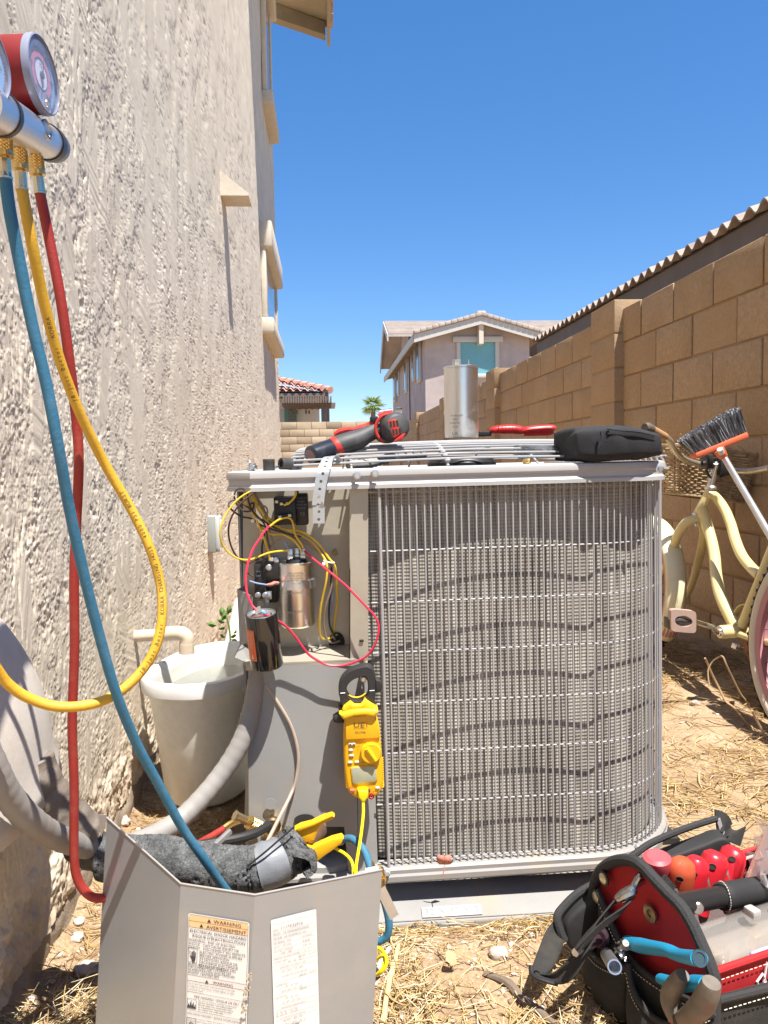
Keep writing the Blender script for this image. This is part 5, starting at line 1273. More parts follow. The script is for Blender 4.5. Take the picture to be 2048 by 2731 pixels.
lab2 = flat(M2, 0, -HL2, W2, 0, LABW, 'rating_label', fp_, 0, 4*u)
m = MB()
for y in (-13, -33, -44, -55, -66, -79, -95, -106, -122, -136, -166, -198, -228, -240, -256, -268): 
    m.add([M2 @ V((x*u, yy*u, .0006)) for x, yy in ((3, y), (118, y), (118, y-.5), (3, y-.5))], [(0, 1, 2, 3)])
rb = random.Random(2); x = 8
for (y0, xe) in ((-298, 66), (-320, 46)):
    x = 8
    while x < xe:
        w_ = rb.choice((.7, .7, 1.4)); m.add([M2 @ V((xx*u, yy*u, .0006)) for xx, yy in ((x, y0), (x+w_, y0), (x+w_, y0+11), (x, y0+11))], [(0, 1, 2, 3)]); x += w_+rb.choice((.7, 1.1))
m.build('rules_and_bars', INKG, lab2, smooth=0)
T = []
tx('SERIAL', 5, -29, 5.5); tx('1117X22916', 25, -29, 12)
tx('PROD   CA15NA06000GAAAA', 5, -41, 7.6); tx('MODEL  CA15NA060-A', 5, -52, 7.6); tx('N/A', 82, -52, 6.4)
tx('METERING   TXV', 5, -63, 6.6); tx('OUTDOOR', 80, -63, 5.6); tx('DEVICE   INDOOR', 5, -74, 6); tx('R-410A', 82, -76, 7)
tx('FACTORY CHARGED', 5, -86, 5.8); tx('9.80     LBS', 24, -93, 6.4); tx('4.28   KG', 82, -88, 6.4); tx('INDOOR TXV SUB COOLING', 5, -103, 5.6); tx('13   \u00b0F', 84, -103, 6.2)
tx('POWER SUPPLY', 5, -114, 5.6); tx('208-230', 68, -114, 6.4); tx('VOLTS AC', 96, -114, 5); tx('1      PH     60     HZ', 30, -120, 6)
tx('PERMISSIBLE VOLTAGE AT UNIT', 20, -131, 5.2); tx('253   MAX     197   MIN', 24, -143, 6); tx('SUITABLE FOR OUTDOOR USE', 24, -155, 5.2)
tx('COMPRESSOR', 5, -176, 5.6); tx('208/230', 70, -164, 6.2); tx('VOLTS AC', 96, -162, 5); tx('1     PH    60    HZ', 22, -184, 6); tx('20.00  RLA   127.1  LRA', 22, -194, 6)
tx('FAN MOTOR', 5, -208, 5.6); tx('208/230', 70, -202, 6.2); tx('1     PH    60    HZ', 22, -215, 6); tx('1/4   HP    1.52   FLA', 22, -224, 6)
tx('DESIGN/TEST PRESSURE GAGE', 20, -237, 5); tx('HI   450  PSI    3103  KPA', 6, -248, 5.8); tx('LO   250  PSI    1724  KPA', 6, -254.5, 5.8)
tx('MAX DESIGN/WORKING PRESSURE', 16, -264, 4.6); tx('700 PSIG    4826  KPA', 24, -274, 6)
tx('MINIMUM CIRCUIT AMPS     27.8    A', 5, -282, 5.2); tx('MAX FUSE  40  A   MAX CKT-BKR  40', 5, -287, 5.0)
tx('MODEL NUMBER', 14, -286+.0-16+14, .1)
text_mesh(T, M2, 'printing', INKG, lab2, lift=.0008)
# dried scuffs of mud on the fold
m = MB(); rs = random.Random(8)
for k in range(26):
    t = rs.random(); p = at(668+rs.uniform(-7, 7)-t*16, 2590+t*110, .9125); s_ = rs.uniform(.0006, .002)
    m.box(p, (s_*1.2, .0006, s_*2.2))
m.build('mud_scuff', mat('dry_mud', (.48, .39, .26), .9), fp_)
# ------------------------------------------------------------------ clamp meter hung by its jaw
cm = thing('clamp_meter', 'yellow clamp meter hanging by its black jaw on the grey unit', 'clamp meter', tuple(at(965, 1960, 1.34)))
MY = 1.332
def mz(x, y, Y=MY): return at(850+x*.18987, 1720+y*.18987, Y)
o_ = mz(600, 1250); exx = (mz(700, 1250)-o_)/100; ezz = (mz(600, 1150)-o_)/100
def L2(pts): return [(x-600, 1250-y) for x, y in pts]
def mplate(pts, t, b, y0=0.): 
    m = MB(); m.plate(L2(pts), o_+V((0, -y0, 0)), exx, ezz, t, b, 3); return m
def sm2(pts, k=5): return [(p.x, p.y) for p in catmull([(x, y, 0) for x, y in pts], k, True)]
YEL = mat('meter_yellow', (.82, .43, .012), .38, spec=.5, bump=.06, bscale=500); YEL2 = mat('meter_bright_yellow', (.88, .56, .02), .38); BLKM = mat('meter_black', (.028, .027, .027), .55, bump=.2, bscale=300)
body = [(360, 960), (345, 1300), (348, 1560), (358, 1760), (380, 1930), (420, 2030), (500, 2095), (620, 2125), (740, 2110), (830, 2060), (885, 1980), (905, 1860), (892, 1640), (870, 1400), (850, 1130), (830, 1040), (790, 980), (780, 925)]
m = mplate([(x, y) for x, y in body], .030, .006, -.012); cb_ = m.build('body', YEL, cm)
m = mplate([(372, 960), (372, 1280), (845, 1250), (832, 1060), (790, 1000), (775, 930)], .0035, .0018, .018); m.build('face_plate', YEL, cm)
guard = [(285, 905), (320, 890), (450, 850), (620, 832), (760, 838), (818, 848), (826, 880), (815, 900), (770, 945), (640, 925), (500, 935), (400, 965), (345, 985), (310, 945)]
m = mplate(guard, .040, .007, -.012); m.build('hand_guard', YEL2, cm)
m = mplate([(328, 862), (350, 810), (440, 742), (500, 790), (580, 790), (650, 722), (770, 800), (772, 850), (620, 832), (450, 850), (335, 885)], .030, .004, -.008); m.build('jaw_base', YEL2, cm)
outer = [(325, 830), (300, 740), (280, 650), (285, 560), (310, 470), (370, 390), (450, 330), (560, 290), (670, 268), (730, 290), (770, 330), (790, 420), (795, 560), (790, 700), (775, 790)]
inner = [(690, 650), (680, 500), (640, 430), (560, 440), (470, 480), (410, 540), (390, 610), (420, 690), (480, 740), (560, 755), (640, 735)]
bm = bmesh.new()
def ring_plate(outer, inner, t, y0):
    """a jaw: region between an outer outline and a hole, built as a quad strip"""
    N = 60
    def res(p):
        q = catmull([(x, y, 0) for x, y in p], 8, True); d = [0]
        for i in range(1, len(q)+1): d.append(d[-1]+(q[i % len(q)]-q[i-1]).length)
        q = q+[q[0]]; out = []
        c = V((545, 600, 0))
        ang = np.array([math.atan2(a.y-c.y, a.x-c.x) for a in q]); rad = np.array([(a-c).length for a in q])
        od = np.argsort(ang); an, ra = ang[od], rad[od]
        for i in range(N):
            t_ = -math.pi+2*math.pi*i/N; r_ = float(np.interp(t_, an, ra, period=2*math.pi)); out.append((c.x+r_*math.cos(t_), c.y+r_*math.sin(t_)))
        return out
    A, B = res(outer), res(inner); m = MB(); vs = []; fs = []
    def P3(p, y): return o_+exx*(p[0]-600)+ezz*(1250-p[1])+V((0, -y, 0))
    prof = []
    for i in range(N):
        a, b_ = V((*A[i], 0)), V((*B[i], 0)); q = b_-a
        prof_pts = [(0, y0), (0, y0+t*.75), (.12, y0+t), (.88, y0+t), (1, y0+t*.8), (1, y0)]
        for f, y in prof_pts: s__ = a+q*f; vs.append(P3((s__.x, s__.y), y))
    for i in range(N):
        j = (i+1) % N
        for k in range(6): fs.append((i*6+k, j*6+k, j*6+(k+1) % 6, i*6+(k+1) % 6))
    m.add(vs, fs); return m
m = ring_plate(outer+[(700, 830), (500, 845)], inner, .022, -.008); jw = m.build('jaw', BLKM, cm)
for (a, b_) in (((300, 645), (368, 641)), ((708, 611), (775, 606))):
    m = MB(); p, q = mz(*a)+V((0, -.0143, 0)), mz(*b_)+V((0, -.0143, 0)); m.tube([p, q], .0006, 4); m.build('jaw_mark', mat('white_mark', (.8, .8, .8), .5), jw)
m = MB(); m.tube([mz(420, 680)+V((0, -.010, 0)), mz(470, 705)+V((0, -.010, 0)), mz(540, 712)+V((0, -.010, 0)), mz(600, 695)+V((0, -.010, 0)), mz(655, 655)+V((0, -.010, 0))], .0013, 6, k=4); m.build('jaw_liner', YEL2, jw)
m = mplate([(795, 470), (850, 478), (880, 510), (885, 590), (860, 640), (790, 665)], .014, .003, -.006); m.build('hook_nub', BLKM, jw)
m = mplate([(360, 935), (300, 940), (205, 1000), (198, 1040), (215, 1075), (280, 1092), (362, 1088)], .016, .004, -.010); m.build('trigger', BLKM, cm)
m = mplate([(275, 850), (300, 830), (340, 850), (340, 900), (280, 900)], .02, .004, -.010); m.build('hinge', BLKM, cm)
# dial
dc = mz(722, 1448)+V((0, -.0185, 0)); m = MB(); m.lathe([(0, .0), (.0182, 0), (.0182, .006), (.0165, .0085), (0, .0085)], dc, (0, -1, 0), 48); dl = m.build('dial', mat('dial_yellow', (.86, .47, .01), .35), cm)
a, b_ = mz(665, 1370)+V((0, -.0275, 0)), mz(785, 1545)+V((0, -.0275, 0)); m = MB(); m.tube([a, a.lerp(b_, .5), b_], [.0045, .0042, .003], 10, squash=1); m.build('dial_grip', YEL2, dl)
m = MB()
for k in range(9):
    t = R(-140+k*12); m.box(dc+V((math.cos(t)*.0187, -.002, math.sin(t)*.0187)), (.0022, .003, .0012), M=Matrix.Rotation(-t-math.pi/2, 3, 'Y'))
m.build('dial_notch', INK, dl)
# buttons, screen
for (x, y, c, w_) in ((462, 1340, (.62, .58, .52), 100), (447, 1423, (.62, .60, .56), 66), (455, 1498, (.62, .60, .56), 66), (436, 1594, (.62, .60, .56), 66), (530, 1588, (.62, .60, .56), 66), (466, 1982, (.75, .16, .17), 72), (815, 1945, (.62, .60, .56), 62)):
    p = mz(x, y)+V((0, -.0185, 0)); m = MB(); m.box(p, (w_*.000124, .004, 36*.000124), b=.0018); m.build('button', mat('button_%d' % int(c[1]*100), c, .4), cm)
m = MB()
for x in (437, 487): m.lathe([(0, 0), (.0014, 0), (.0014, .0006), (0, .0006)], mz(x, 1338)+V((0, -.0205, 0)), (0, -1, 0), 10)
m.build('sensor_eye', INK, cm)
m = mplate([(440, 1670), (470, 1648), (770, 1632), (800, 1650), (815, 1840), (790, 1870), (500, 1905), (465, 1885)], .0022, .001, .0178); m.build('screen_frame', mat('screen_frame', (.75, .40, .02), .3), cm)
m = mplate([(455, 1680), (478, 1660), (765, 1645), (790, 1662), (805, 1830), (782, 1855), (505, 1890), (475, 1872)], .0012, .0004, .0195); m.build('screen', mat('lcd_grey', (.36, .37, .27), .12, spec=.8, dirt=(.45, .43, .33), dscale=30, damt=.4), cm)
m = MB(); m.lathe([(.0050, 0), (.0052, .003), (.004, .0035), (.004, .001), (0, .001)], mz(730, 2060)+V((0, -.0175, 0)), (0, -1, 0), 24); m.build('red_jack', mat('jack_red', (.35, .01, .01), .35), cm)
m = MB(); m.lathe([(.0018, .003), (.0026, .003), (.0026, .0036), (.0018, .003)], mz(730, 2060)+V((0, -.0175, 0)), (0, -1, 0), 16); m.build('jack_ring', mat('jack_pin', (.5, .2, .15), .3), cm)
m = MB(); m.box(mz(702, 1985)+V((0, -.0185, 0)), (.003, .002, .0055), b=.0003); m.build('switch', INK, cm)
# ribs down both grip sides
m = MB()
for k in range(13):
    y = 1560+k*32
    m.tube([mz(840+k*2.1, y)+V((0, -.0155, 0)), mz(872+k*2.1, y+6)+V((0, -.0145, 0)), mz(898+k*1.0, y+2)+V((0, -.006, 0))], .0011, 5)
    m.tube([mz(352+k*1.5, y)+V((0, -.006, 0)), mz(372+k*1.5, y+4)+V((0, -.0150, 0)), mz(400+k*1.5, y)+V((0, -.0165, 0))], .0011, 5)
m.build('grip_ribs', YEL, cm)
MM = plane_M(mz(480, 1100)+V((0, -.0216, 0)), exx, ezz); k_ = exx.length
def mt(s, x, y, sz, al='LEFT', kx=1.): return (s, (x-480)*k_, (1100-y)*k_, sz*k_, al, kx)
MM2 = plane_M(mz(480, 1100)+V((0, -.0183, 0)), exx, ezz)
text_mesh([mt('UE', 476, 1098, 98, 'LEFT', 1.35), mt('TEST INSTRUMENTS', 480, 1122, 20), mt('DL379B', 506, 1185, 44)], MM, 'logo', INK, cm)
text_mesh([mt('i', 648, 1092, 98, 'LEFT', 1.5)], MM, 'logo_letter', mat('logo_red', (.62, .05, .03), .5), cm)
text_mesh([mt('NON-CONTACT', 420, 1390, 18), mt('RANGE', 425, 1540, 20), mt('HOLD', 410, 1636, 22), mt('MAX/MIN', 495, 1630, 20), mt('OFF', 600, 1612, 24), mt('V', 560, 1380, 30), mt('A', 545, 1425, 28), mt('F', 575, 1340, 22), mt('COM', 468, 2060, 24), mt('+', 775, 2035, 40), mt('TEMP', 770, 1920, 20)], MM2, 'printing', INK, cm)
text_mesh([mt('400V  CAT III  600V', 400, 818, 28)], plane_M(mz(480, 1100)+V((0, -.0224, 0)), exx, ezz), 'printing', mat('emboss', (.55, .33, .02), .5), cm)
text_mesh([mt('SELECT', 440, 1960, 20)], MM2, 'printing', mat('logo_red', (.6, .05, .03), .5), cm)
# bolt the jaw hangs from
bp_ = mz(625, 475); m = MB(); m.lathe([(0, 0), (.0046, 0), (.0046, .05), (.0038, .051), (0, .051)], bp_+V((0, .045, 0)), (0, -1, 0), 12); tag(m.build('hex_bolt', ZINC), 'shiny bolt sticking out of the unit inside the clamp meter jaw', 'bolt')
# plug, lead and pipe clamp probe
PYEL = mat('probe_yellow', (.86, .68, .01), .4)
m = mplate([(538, 1945), (560, 1935), (670, 1940), (682, 1960), (680, 2040), (650, 2070), (640, 2100), (580, 2100), (575, 2070), (545, 2050)], .016, .003, .0178); pc = thing('pipe_probe', 'yellow spring clamp temperature probe plugged into the meter and gripping the foam pipe', 'probe', tuple(at(845, 2240, 1.2)))
m.build('plug', PYEL, pc)
def z6(x, y, Y): return at(600+x*.3617, 1750+y*.3617, Y)
lead = [mz(612, 2080)+V((0, -.025, 0)), z6(1018, 1060, 1.305), z6(1020, 1150, 1.29), z6(1010, 1260, 1.27), z6(995, 1370, 1.24), z6(980, 1460, 1.21), z6(968, 1540, 1.17), z6(965, 1640, 1.14), z6(985, 1900, 1.12), z6(1090, 2200, 1.08), z6(1130, 2150, 1.075), z6(1180, 2200, 1.07), z6(1190, 2270, 1.06), z6(1150, 2330, 1.06), z6(1120, 2350, 1.07), z6(1170, 2290, 1.065), z6(1165, 2210, 1.08), z6(1080, 2230, 1.10), z6(1000, 2000, 1.13), z6(950, 1650, 1.16), z6(945, 1560, 1.17), z6(925, 1500, 1.18), z6(880, 1455, 1.19), z6(820, 1420, 1.195), z6(760, 1370, 1.20), z6(705, 1360, 1.205)]
m = MB(); m.tube(lead, .0026, 8, k=8); m.build('lead', PYEL, pc)
PCY = mat('clip_yellow', (.78, .42, .012), .42)
def zplate(pts, Y, t, b=.002): 
    m = MB(); o0 = z6(700, 1300, Y); ex = (z6(800, 1300, Y)-o0)/100; ez_2 = (z6(700, 1200, Y)-o0)/100
    m.plate([(x-700, 1300-y) for x, y in pts], o0, ex, ez_2, t, b); return m
m = zplate([(515, 1250), (560, 1225), (640, 1205), (720, 1165), (790, 1145), (808, 1158), (790, 1180), (720, 1215), (690, 1250), (660, 1330), (615, 1345), (550, 1345), (520, 1300)], 1.205, .014, .004); m.build('upper_jaw', PCY, pc)
m = zplate([(530, 1262), (640, 1228), (740, 1185), (800, 1160), (804, 1166), (740, 1200), (660, 1240), (540, 1285)], 1.19, .004, .001); m.build('jaw_ridge', PCY, pc)
m = zplate([(560, 1350), (640, 1385), (720, 1350), (790, 1320), (860, 1303), (874, 1318), (860, 1350), (800, 1400), (740, 1440), (690, 1480), (650, 1495), (620, 1440), (570, 1380)], 1.20, .014, .004); m.build('lower_jaw', PCY, pc)
m = MB(); P = []
for i in range(60): 
    a = i*.6; P.append(z6(618+i*.5, 1345-.2*i, 1.198)+V((0, math.cos(a)*.005, math.sin(a)*.009)))
m.tube(P, .0008, 5); m.build('spring', mat('spring_steel', (.30, .18, .10), .3, metal=.9), pc)
# ------------------------------------------------------------------ start capacitor dangling on its red leads
sc_ = thing('start_capacitor', 'glossy black start capacitor with orange label, hanging on red wires', 'capacitor', tuple(at(700, 1700, 1.35)))
c0, c1 = at(550+405*.3617, 1150+1345*.3617, 1.325), at(550+445*.3617, 1150+1735*.3617, 1.325); axd = (c1-c0+V((0, .012, 0))).normalized(); LC = (c1-c0).length*1.03; rc = 121*.3617*1.325/FPX
CHR = mat('gloss_black', (.012, .011, .011), .10, spec=.8, coat=.5)
m = MB(); m.lathe([(rc*.86, .006), (rc*.90, .0), (rc*.98, .0), (rc, .003), (rc, LC-.003), (rc*.95, LC), (0, LC)], c0, axd, 48); m.build('can', CHR, sc_)
m = MB(); m.lathe([(0, .005), (rc*.62, .005), (rc*.62, .0045), (rc*.88, .007)], c0, axd, 40); m.build('top_disc', mat('brown_phenolic', (.12, .06, .05), .4), sc_)
m = MB(); m.lathe([(rc*.66, .0035), (rc*.84, .003), (rc*.9, .001), (rc*.88, -.001)], c0, axd, 40, cap=False); m.build('rolled_rim', ZINC, sc_)
for (x, y) in ((370, 1325), (430, 1355), (390, 1315), (450, 1340)):
    p = at(550+x*.3617, 1150+y*.3617, 1.318); m = MB(); m.box(p, (.005, .0012, .012), b=.0004); m.box(p+V((.003, .002, -.002)), (.004, .004, .005), b=.0005); m.build('spade_terminal', ZINC, sc_)
m = MB(); m.tube([at(550+405*.3617, 1150+1330*.3617, 1.316), at(550+440*.3617, 1150+1345*.3617, 1.314)], .0022, 8); m.build('resistor', mat('resistor_blue', (.12, .30, .55), .4), sc_)
# orange label wrapped on the left of the can
X_, Y_, A_ = frame_of(axd); X_ = V((1, 0, 0)); X_ = (X_-A_*X_.dot(A_)).normalized(); Y_ = A_.cross(X_)
if Y_.y > 0: Y_ = -Y_
def canp(ang, h, rr): return c0+A_*h+(X_*math.sin(ang)+Y_*math.cos(ang))*rr
def wrap(a0, a1, h0, h1, rr, m_, name):
    m = MB(); n_ = 16; vs = []
    for i in range(n_+1):
        a = R(a0+(a1-a0)*i/n_); vs += [canp(a, h0, rr), canp(a, h1, rr)]
    m.add(vs, [(2*i, 2*i+1, 2*i+3, 2*i+2) for i in range(n_)]); return m.build(name, m_, sc_)
ol = wrap(-78, -28, LC*.22, LC*.80, rc+.0003, mat('orange_label', (.72, .16, .05), .4), 'orange_label')
m = MB()
for i in range(7):
    a = R(-70+i*5.2); hh0, hh1 = LC*.26, LC*(.58 if i % 3 else .5)
    for j in range(int((hh1-hh0)/.0016)):
        if rs.random() < .22: continue
        h = hh0+j*.0016; m.add([canp(a, h, rc+.0006), canp(a, h+.0011, rc+.0006), canp(a+.025, h+.0011, rc+.0006), canp(a+.025, h, rc+.0006)], [(0, 1, 2, 3)])
a = R(-45)
for (s0, h0, h1) in ((.13, .66, .76),):
    m.add([canp(a-.09, LC*h1, rc+.0006), canp(a+.09, LC*h1, rc+.0006), canp(a, LC*h0, rc+.0006)], [(0, 1, 2)])
m.build('label_print', mat('label_cream', (.78, .62, .50), .5), ol)
wire([(500, 680), (450, 720), (400, 790), (345, 870), (310, 960), (290, 1060), (293, 1160), (310, 1230), (335, 1280), (365, 1320)], [1.37, 1.345, 1.33, 1.32, 1.318], RED_W, .0021, 'red_lead', sc_) if False else None
def lead_(pts, Y, name):
    P = [at(550+p[0]*.3617, 1150+p[1]*.3617, float(np.interp(i/(len(pts)-1), np.linspace(0, 1, len(Y)), Y))) for i, p in enumerate(pts)]
    m = MB(); m.tube(P, .0021, 8, k=6); m.build(name, RED_W, sc_)
lead_([(505, 675), (450, 715), (395, 790), (345, 870), (312, 960), (292, 1060), (295, 1160), (312, 1230), (335, 1280), (368, 1318)], [1.385, 1.36, 1.335, 1.32, 1.314], 'red_lead')
lead_([(425, 1352), (480, 1370), (540, 1405), (600, 1450), (660, 1520), (710, 1590), (760, 1650), (830, 1695), (900, 1725), (1000, 1728), (1090, 1705), (1180, 1660), (1235, 1590), (1265, 1510), (1270, 1430), (1240, 1360), (1190, 1305), (1100, 1210), (1020, 1130), (930, 1055), (850, 990), (780, 935), (725, 885)], [1.314, 1.335, 1.345, 1.345, 1.335, 1.34, 1.36, 1.40], 'red_lead')
# ------------------------------------------------------------------ things lying on the unit
# battery driver: crop pixels of a view (750,1060) at .3014
def zd(x, y, Y): return at(750+x*.3014, 1060+y*.3014, Y)
dr = thing('cordless_driver', 'black and red cordless driver lying on the fan guard', 'power tool', tuple(zd(650, 450, 1.52)))
GRYT = mat('tool_rubber', (.052, .053, .055), .55, var=.15, vscale=30, bump=.12, bscale=200, dirt=(.16, .15, .14), dscale=20, damt=.4); REDT = mat('tool_red', (.50, .035, .025), .38, dirt=(.35, .10, .07), dscale=22, damt=.4)
BATT = mat('battery_black', (.018, .020, .028), .28, spec=.6, dirt=(.09, .09, .10), dscale=22, damt=.4)
u_ = k_ = .3014*1.5/FPX
a, b_ = zd(258, 520, 1.47), zd(455, 452, 1.50); d = (b_-a).normalized(); L = (b_-a).length
m = MB(); m.lathe([(0, 0), (.019, 0), (.0225, .003), (.0235, L*.5), (.0225, L)], a, d, 28, sy=.86); bt = m.build('battery', BATT, dr)
m = MB(); m.lathe([(0, -.0006), (.0155, -.0006)], a, d, 24, sy=.86); m.build('battery_label', mat('battery_sticker', (.55, .36, .35), .5), bt)
m = MB(); c = a+d*L*.5+V((0, -.0235, .006)); X = d; 
text_mesh([('XC 2.0', -.010, -.003, .0085, 'LEFT')], plane_M(a+d*L*.62+V((0, -.0206, 0)), d, V((0, -.2, 1))), 'printing', mat('faint_grey', (.16, .17, .19), .5), bt)
m = MB(); a2, b2 = zd(455, 452, 1.50), zd(520, 428, 1.505); d2 = (b2-a2).normalized(); m.lathe([(.0235, -.001), (.0250, .003), (.0250, (b2-a2).length), (.0230, (b2-a2).length+.002)], a2, d2, 30, sy=.86); m.build('red_collar', REDT, dr)
H = [zd(500, 435, 1.503), zd(560, 412, 1.506), zd(620, 392, 1.51), zd(690, 365, 1.515), zd(760, 325, 1.52), zd(820, 296, 1.525), zd(870, 275, 1.53)]
m = MB(); m.tube(H, [.0245, .0245, .024, .0222, .0195, .019, .0215], 22, k=5, squash=.88); m.build('handle', GRYT, dr)
m = MB(); P = [zd(470, 330, 1.505), zd(520, 300, 1.507), zd(580, 285, 1.51), zd(640, 285, 1.513), zd(700, 268, 1.517), zd(760, 250, 1.52), zd(830, 215, 1.52)]; m.tube(P, [.004, .006, .0055, .005, .006, .006, .007], 10, k=4); m.build('red_back', REDT, dr)
m = MB(); hc = zd(965, 275, 1.53); m.lathe([(0, -.040), (.021, -.039), (.0255, -.034), (.0275, -.02), (.028, .0), (.028, .02), (.0268, .036), (.022, .042), (.018, .044), (0, .045)], hc, (.28, -1, .10), 30); m.build('motor_head', GRYT, dr)
m = MB(); P = []
for i in range(20):
    t = R(95+i*8); P.append(zd(965, 275, 1.505)+V((math.cos(t)*.0278-.001, 0, math.sin(t)*.028)))
m.tube(P, .0032, 8); m.build('red_seam', REDT, dr)
hp = [(935, 212), (1000, 190), (1022, 200), (1042, 285), (1062, 318), (1000, 362), (980, 350), (950, 260)]
def zdplate(pts, Y, t, b=.001):
    m = MB(); o0 = zd(900, 300, Y); ex = (zd(1000, 300, Y)-o0)/100; ez_3 = (zd(900, 200, Y)-o0)/100; m.plate([(x-900, 300-y) for x, y in pts], o0, ex, ez_3, t, b); return m
m = zdplate(hp, 1.492, .009, .002); m.build('vent_plate', REDT, dr)
for j in range(2):
    for i in range(3):
        m = MB(); x, y = 965+i*28+j*24, 238+j*72-i*4; q = [zd(x-8, y-26, 1.4825), zd(x+10, y-30, 1.4825), zd(x+18, y+22, 1.4825), zd(x, y+26, 1.4825)]; m.quad(q[0], q[3], q[2], q[1], .0006); m.build('vent_slot', DARK, dr)
m = zdplate([(990, 392), (1005, 372), (1040, 345), (1075, 322), (1098, 318), (1075, 365), (1030, 392), (1000, 398)], 1.492, .012, .004); m.build('red_heel', REDT, dr)
m = MB(); m.tube([zd(870, 135, 1.52), zd(985, 118, 1.52)], .0052, 12); m.build('bit_holder', mat('silver_bit', (.55, .56, .62), .25, metal=.9), dr)
m = MB(); m.tube([zd(870, 175, 1.52), zd(920, 145, 1.52), zd(985, 140, 1.52)], .008, 10); m.build('red_cap', REDT, dr)
m = MB(); m.strip([zd(1030, 160, 1.53), zd(1038, 120, 1.53), zd(1045, 95, 1.528), zd(1060, 92, 1.525)], (1, .1, .1), .014, .0015, k=4); m.build('belt_clip', ZINC, dr)
m = MB(); m.box(zd(820, 195, 1.52), (.016, .02, .012), b=.003); m.build('trigger', BLKP, dr)
# tall spare capacitor
sc2 = thing('spare_capacitor', 'tall silver capacitor can standing on the fan guard in front of the far house', 'capacitor', tuple(at(1229, 1166, 1.70)))
c0 = at(1231, 1168, 1.70); c1 = at(1229, 979, 1.70); r2 = 45.3*1.70/FPX; hh = c1.z-c0.z
SCUF = mat('scuffed_can', (.82, .80, .76), .33, metal=1., var=.08, vscale=12, stretch=(1, 1, .15), dirt=(.66, .64, .58), dscale=9, damt=.7)
m = MB(); m.lathe([(0, 0), (r2*.97, 0), (r2*.99, .003), (r2, .01), (r2, hh-.004), (r2*1.03, hh-.003), (r2*1.03, hh), (r2*.97, hh+.001), (r2*.92, hh-.002), (0, hh-.002)], c0, (0, 0, 1), 48); m.build('can', SCUF, sc2)
m = MB(); m.lathe([(0, 0), (.010, 0), (.010, .004), (0, .004)], at(1245, 973, 1.70)+V((0, 0, -.004)), n=16); m.build('terminal_base', mat('terminal_tan', (.42, .28, .16), .5), sc2)
for px, w_ in ((1208, .0012), (1217, .008), (1222, .008), (1228, .0012), (1250, .0012)):
    p = at(px, 968, 1.70); m = MB(); m.box(p, (w_, .002 if w_ > .004 else .008, .015), b=.0003); m.build('spade_terminal', mat('brassy_tin', (.70, .62, .45), .3, metal=.9), sc2)
CM = plane_M(at(1205, 1128, 1.70)+V((-.008, -r2*.80, 0)), (.84, -.53, 0), (0, 0, 1))
text_mesh([('WARNING', 0, .012, .0062, 'LEFT'), ('440 V', .004, .004, .0062, 'LEFT'), ('50/60 Hz', -.002, -.004, .0062, 'LEFT'), ('70 uF', .004, -.012, .0062, 'LEFT'), ('UR', .004, -.028, .010, 'LEFT')], CM, 'printing', mat('faint_print', (.20, .18, .17), .6), sc2)
# red tool on the guard
kn = thing('red_tool', 'long red handled tool lying on the fan guard beside the silver capacitor', 'hand tool', tuple(at(1380, 1160, 1.78)))
RH = mat('red_handle', (.55, .02, .02), .36, dirt=(.36, .06, .05), dscale=18, damt=.4)
def zt2(x, y, Y=1.78): return at(1000+x*.2893, 780+y*.2893, Y)
m = MB(); P = [zt2(1068, 1290), zt2(1085, 1275), zt2(1120, 1265), zt2(1200, 1262), zt2(1280, 1262), zt2(1340, 1270), zt2(1370, 1278)]; m.tube(P, [.006, .0105, .0118, .0135, .0135, .0125, .0085], 14, k=4, squash=.8)
m.build('grip', RH, kn)
for i in range(6):
    x = 1130+i*32; m = MB(); m.lathe([(.0128, -.0008), (.0142, 0), (.0128, .0008)], zt2(x, 1263), (1, 0, 0), 18, sy=.8); m.build('grip_ring', RH, kn)
m = MB(); m.tube([zt2(1360, 1280), zt2(1400, 1268), zt2(1480, 1260), zt2(1560, 1254), zt2(1630, 1254), zt2(1652, 1262)], [.0085, .0115, .0128, .0128, .0128, .010], 14, k=3, squash=.7); m.build('handle', RH, kn)
m = MB(); m.tube([zt2(1370, 1302), zt2(1450, 1300), zt2(1600, 1296), zt2(1640, 1285)], .0055, 8, k=3); m.build('lower_handle', RH, kn)
m = MB(); a, b_ = zt2(950, 1308), zt2(1072, 1300); m.box((a+b_)/2, ((b_-a).length, .008, .011), b=.002); m.build('blade', BLKP, kn)
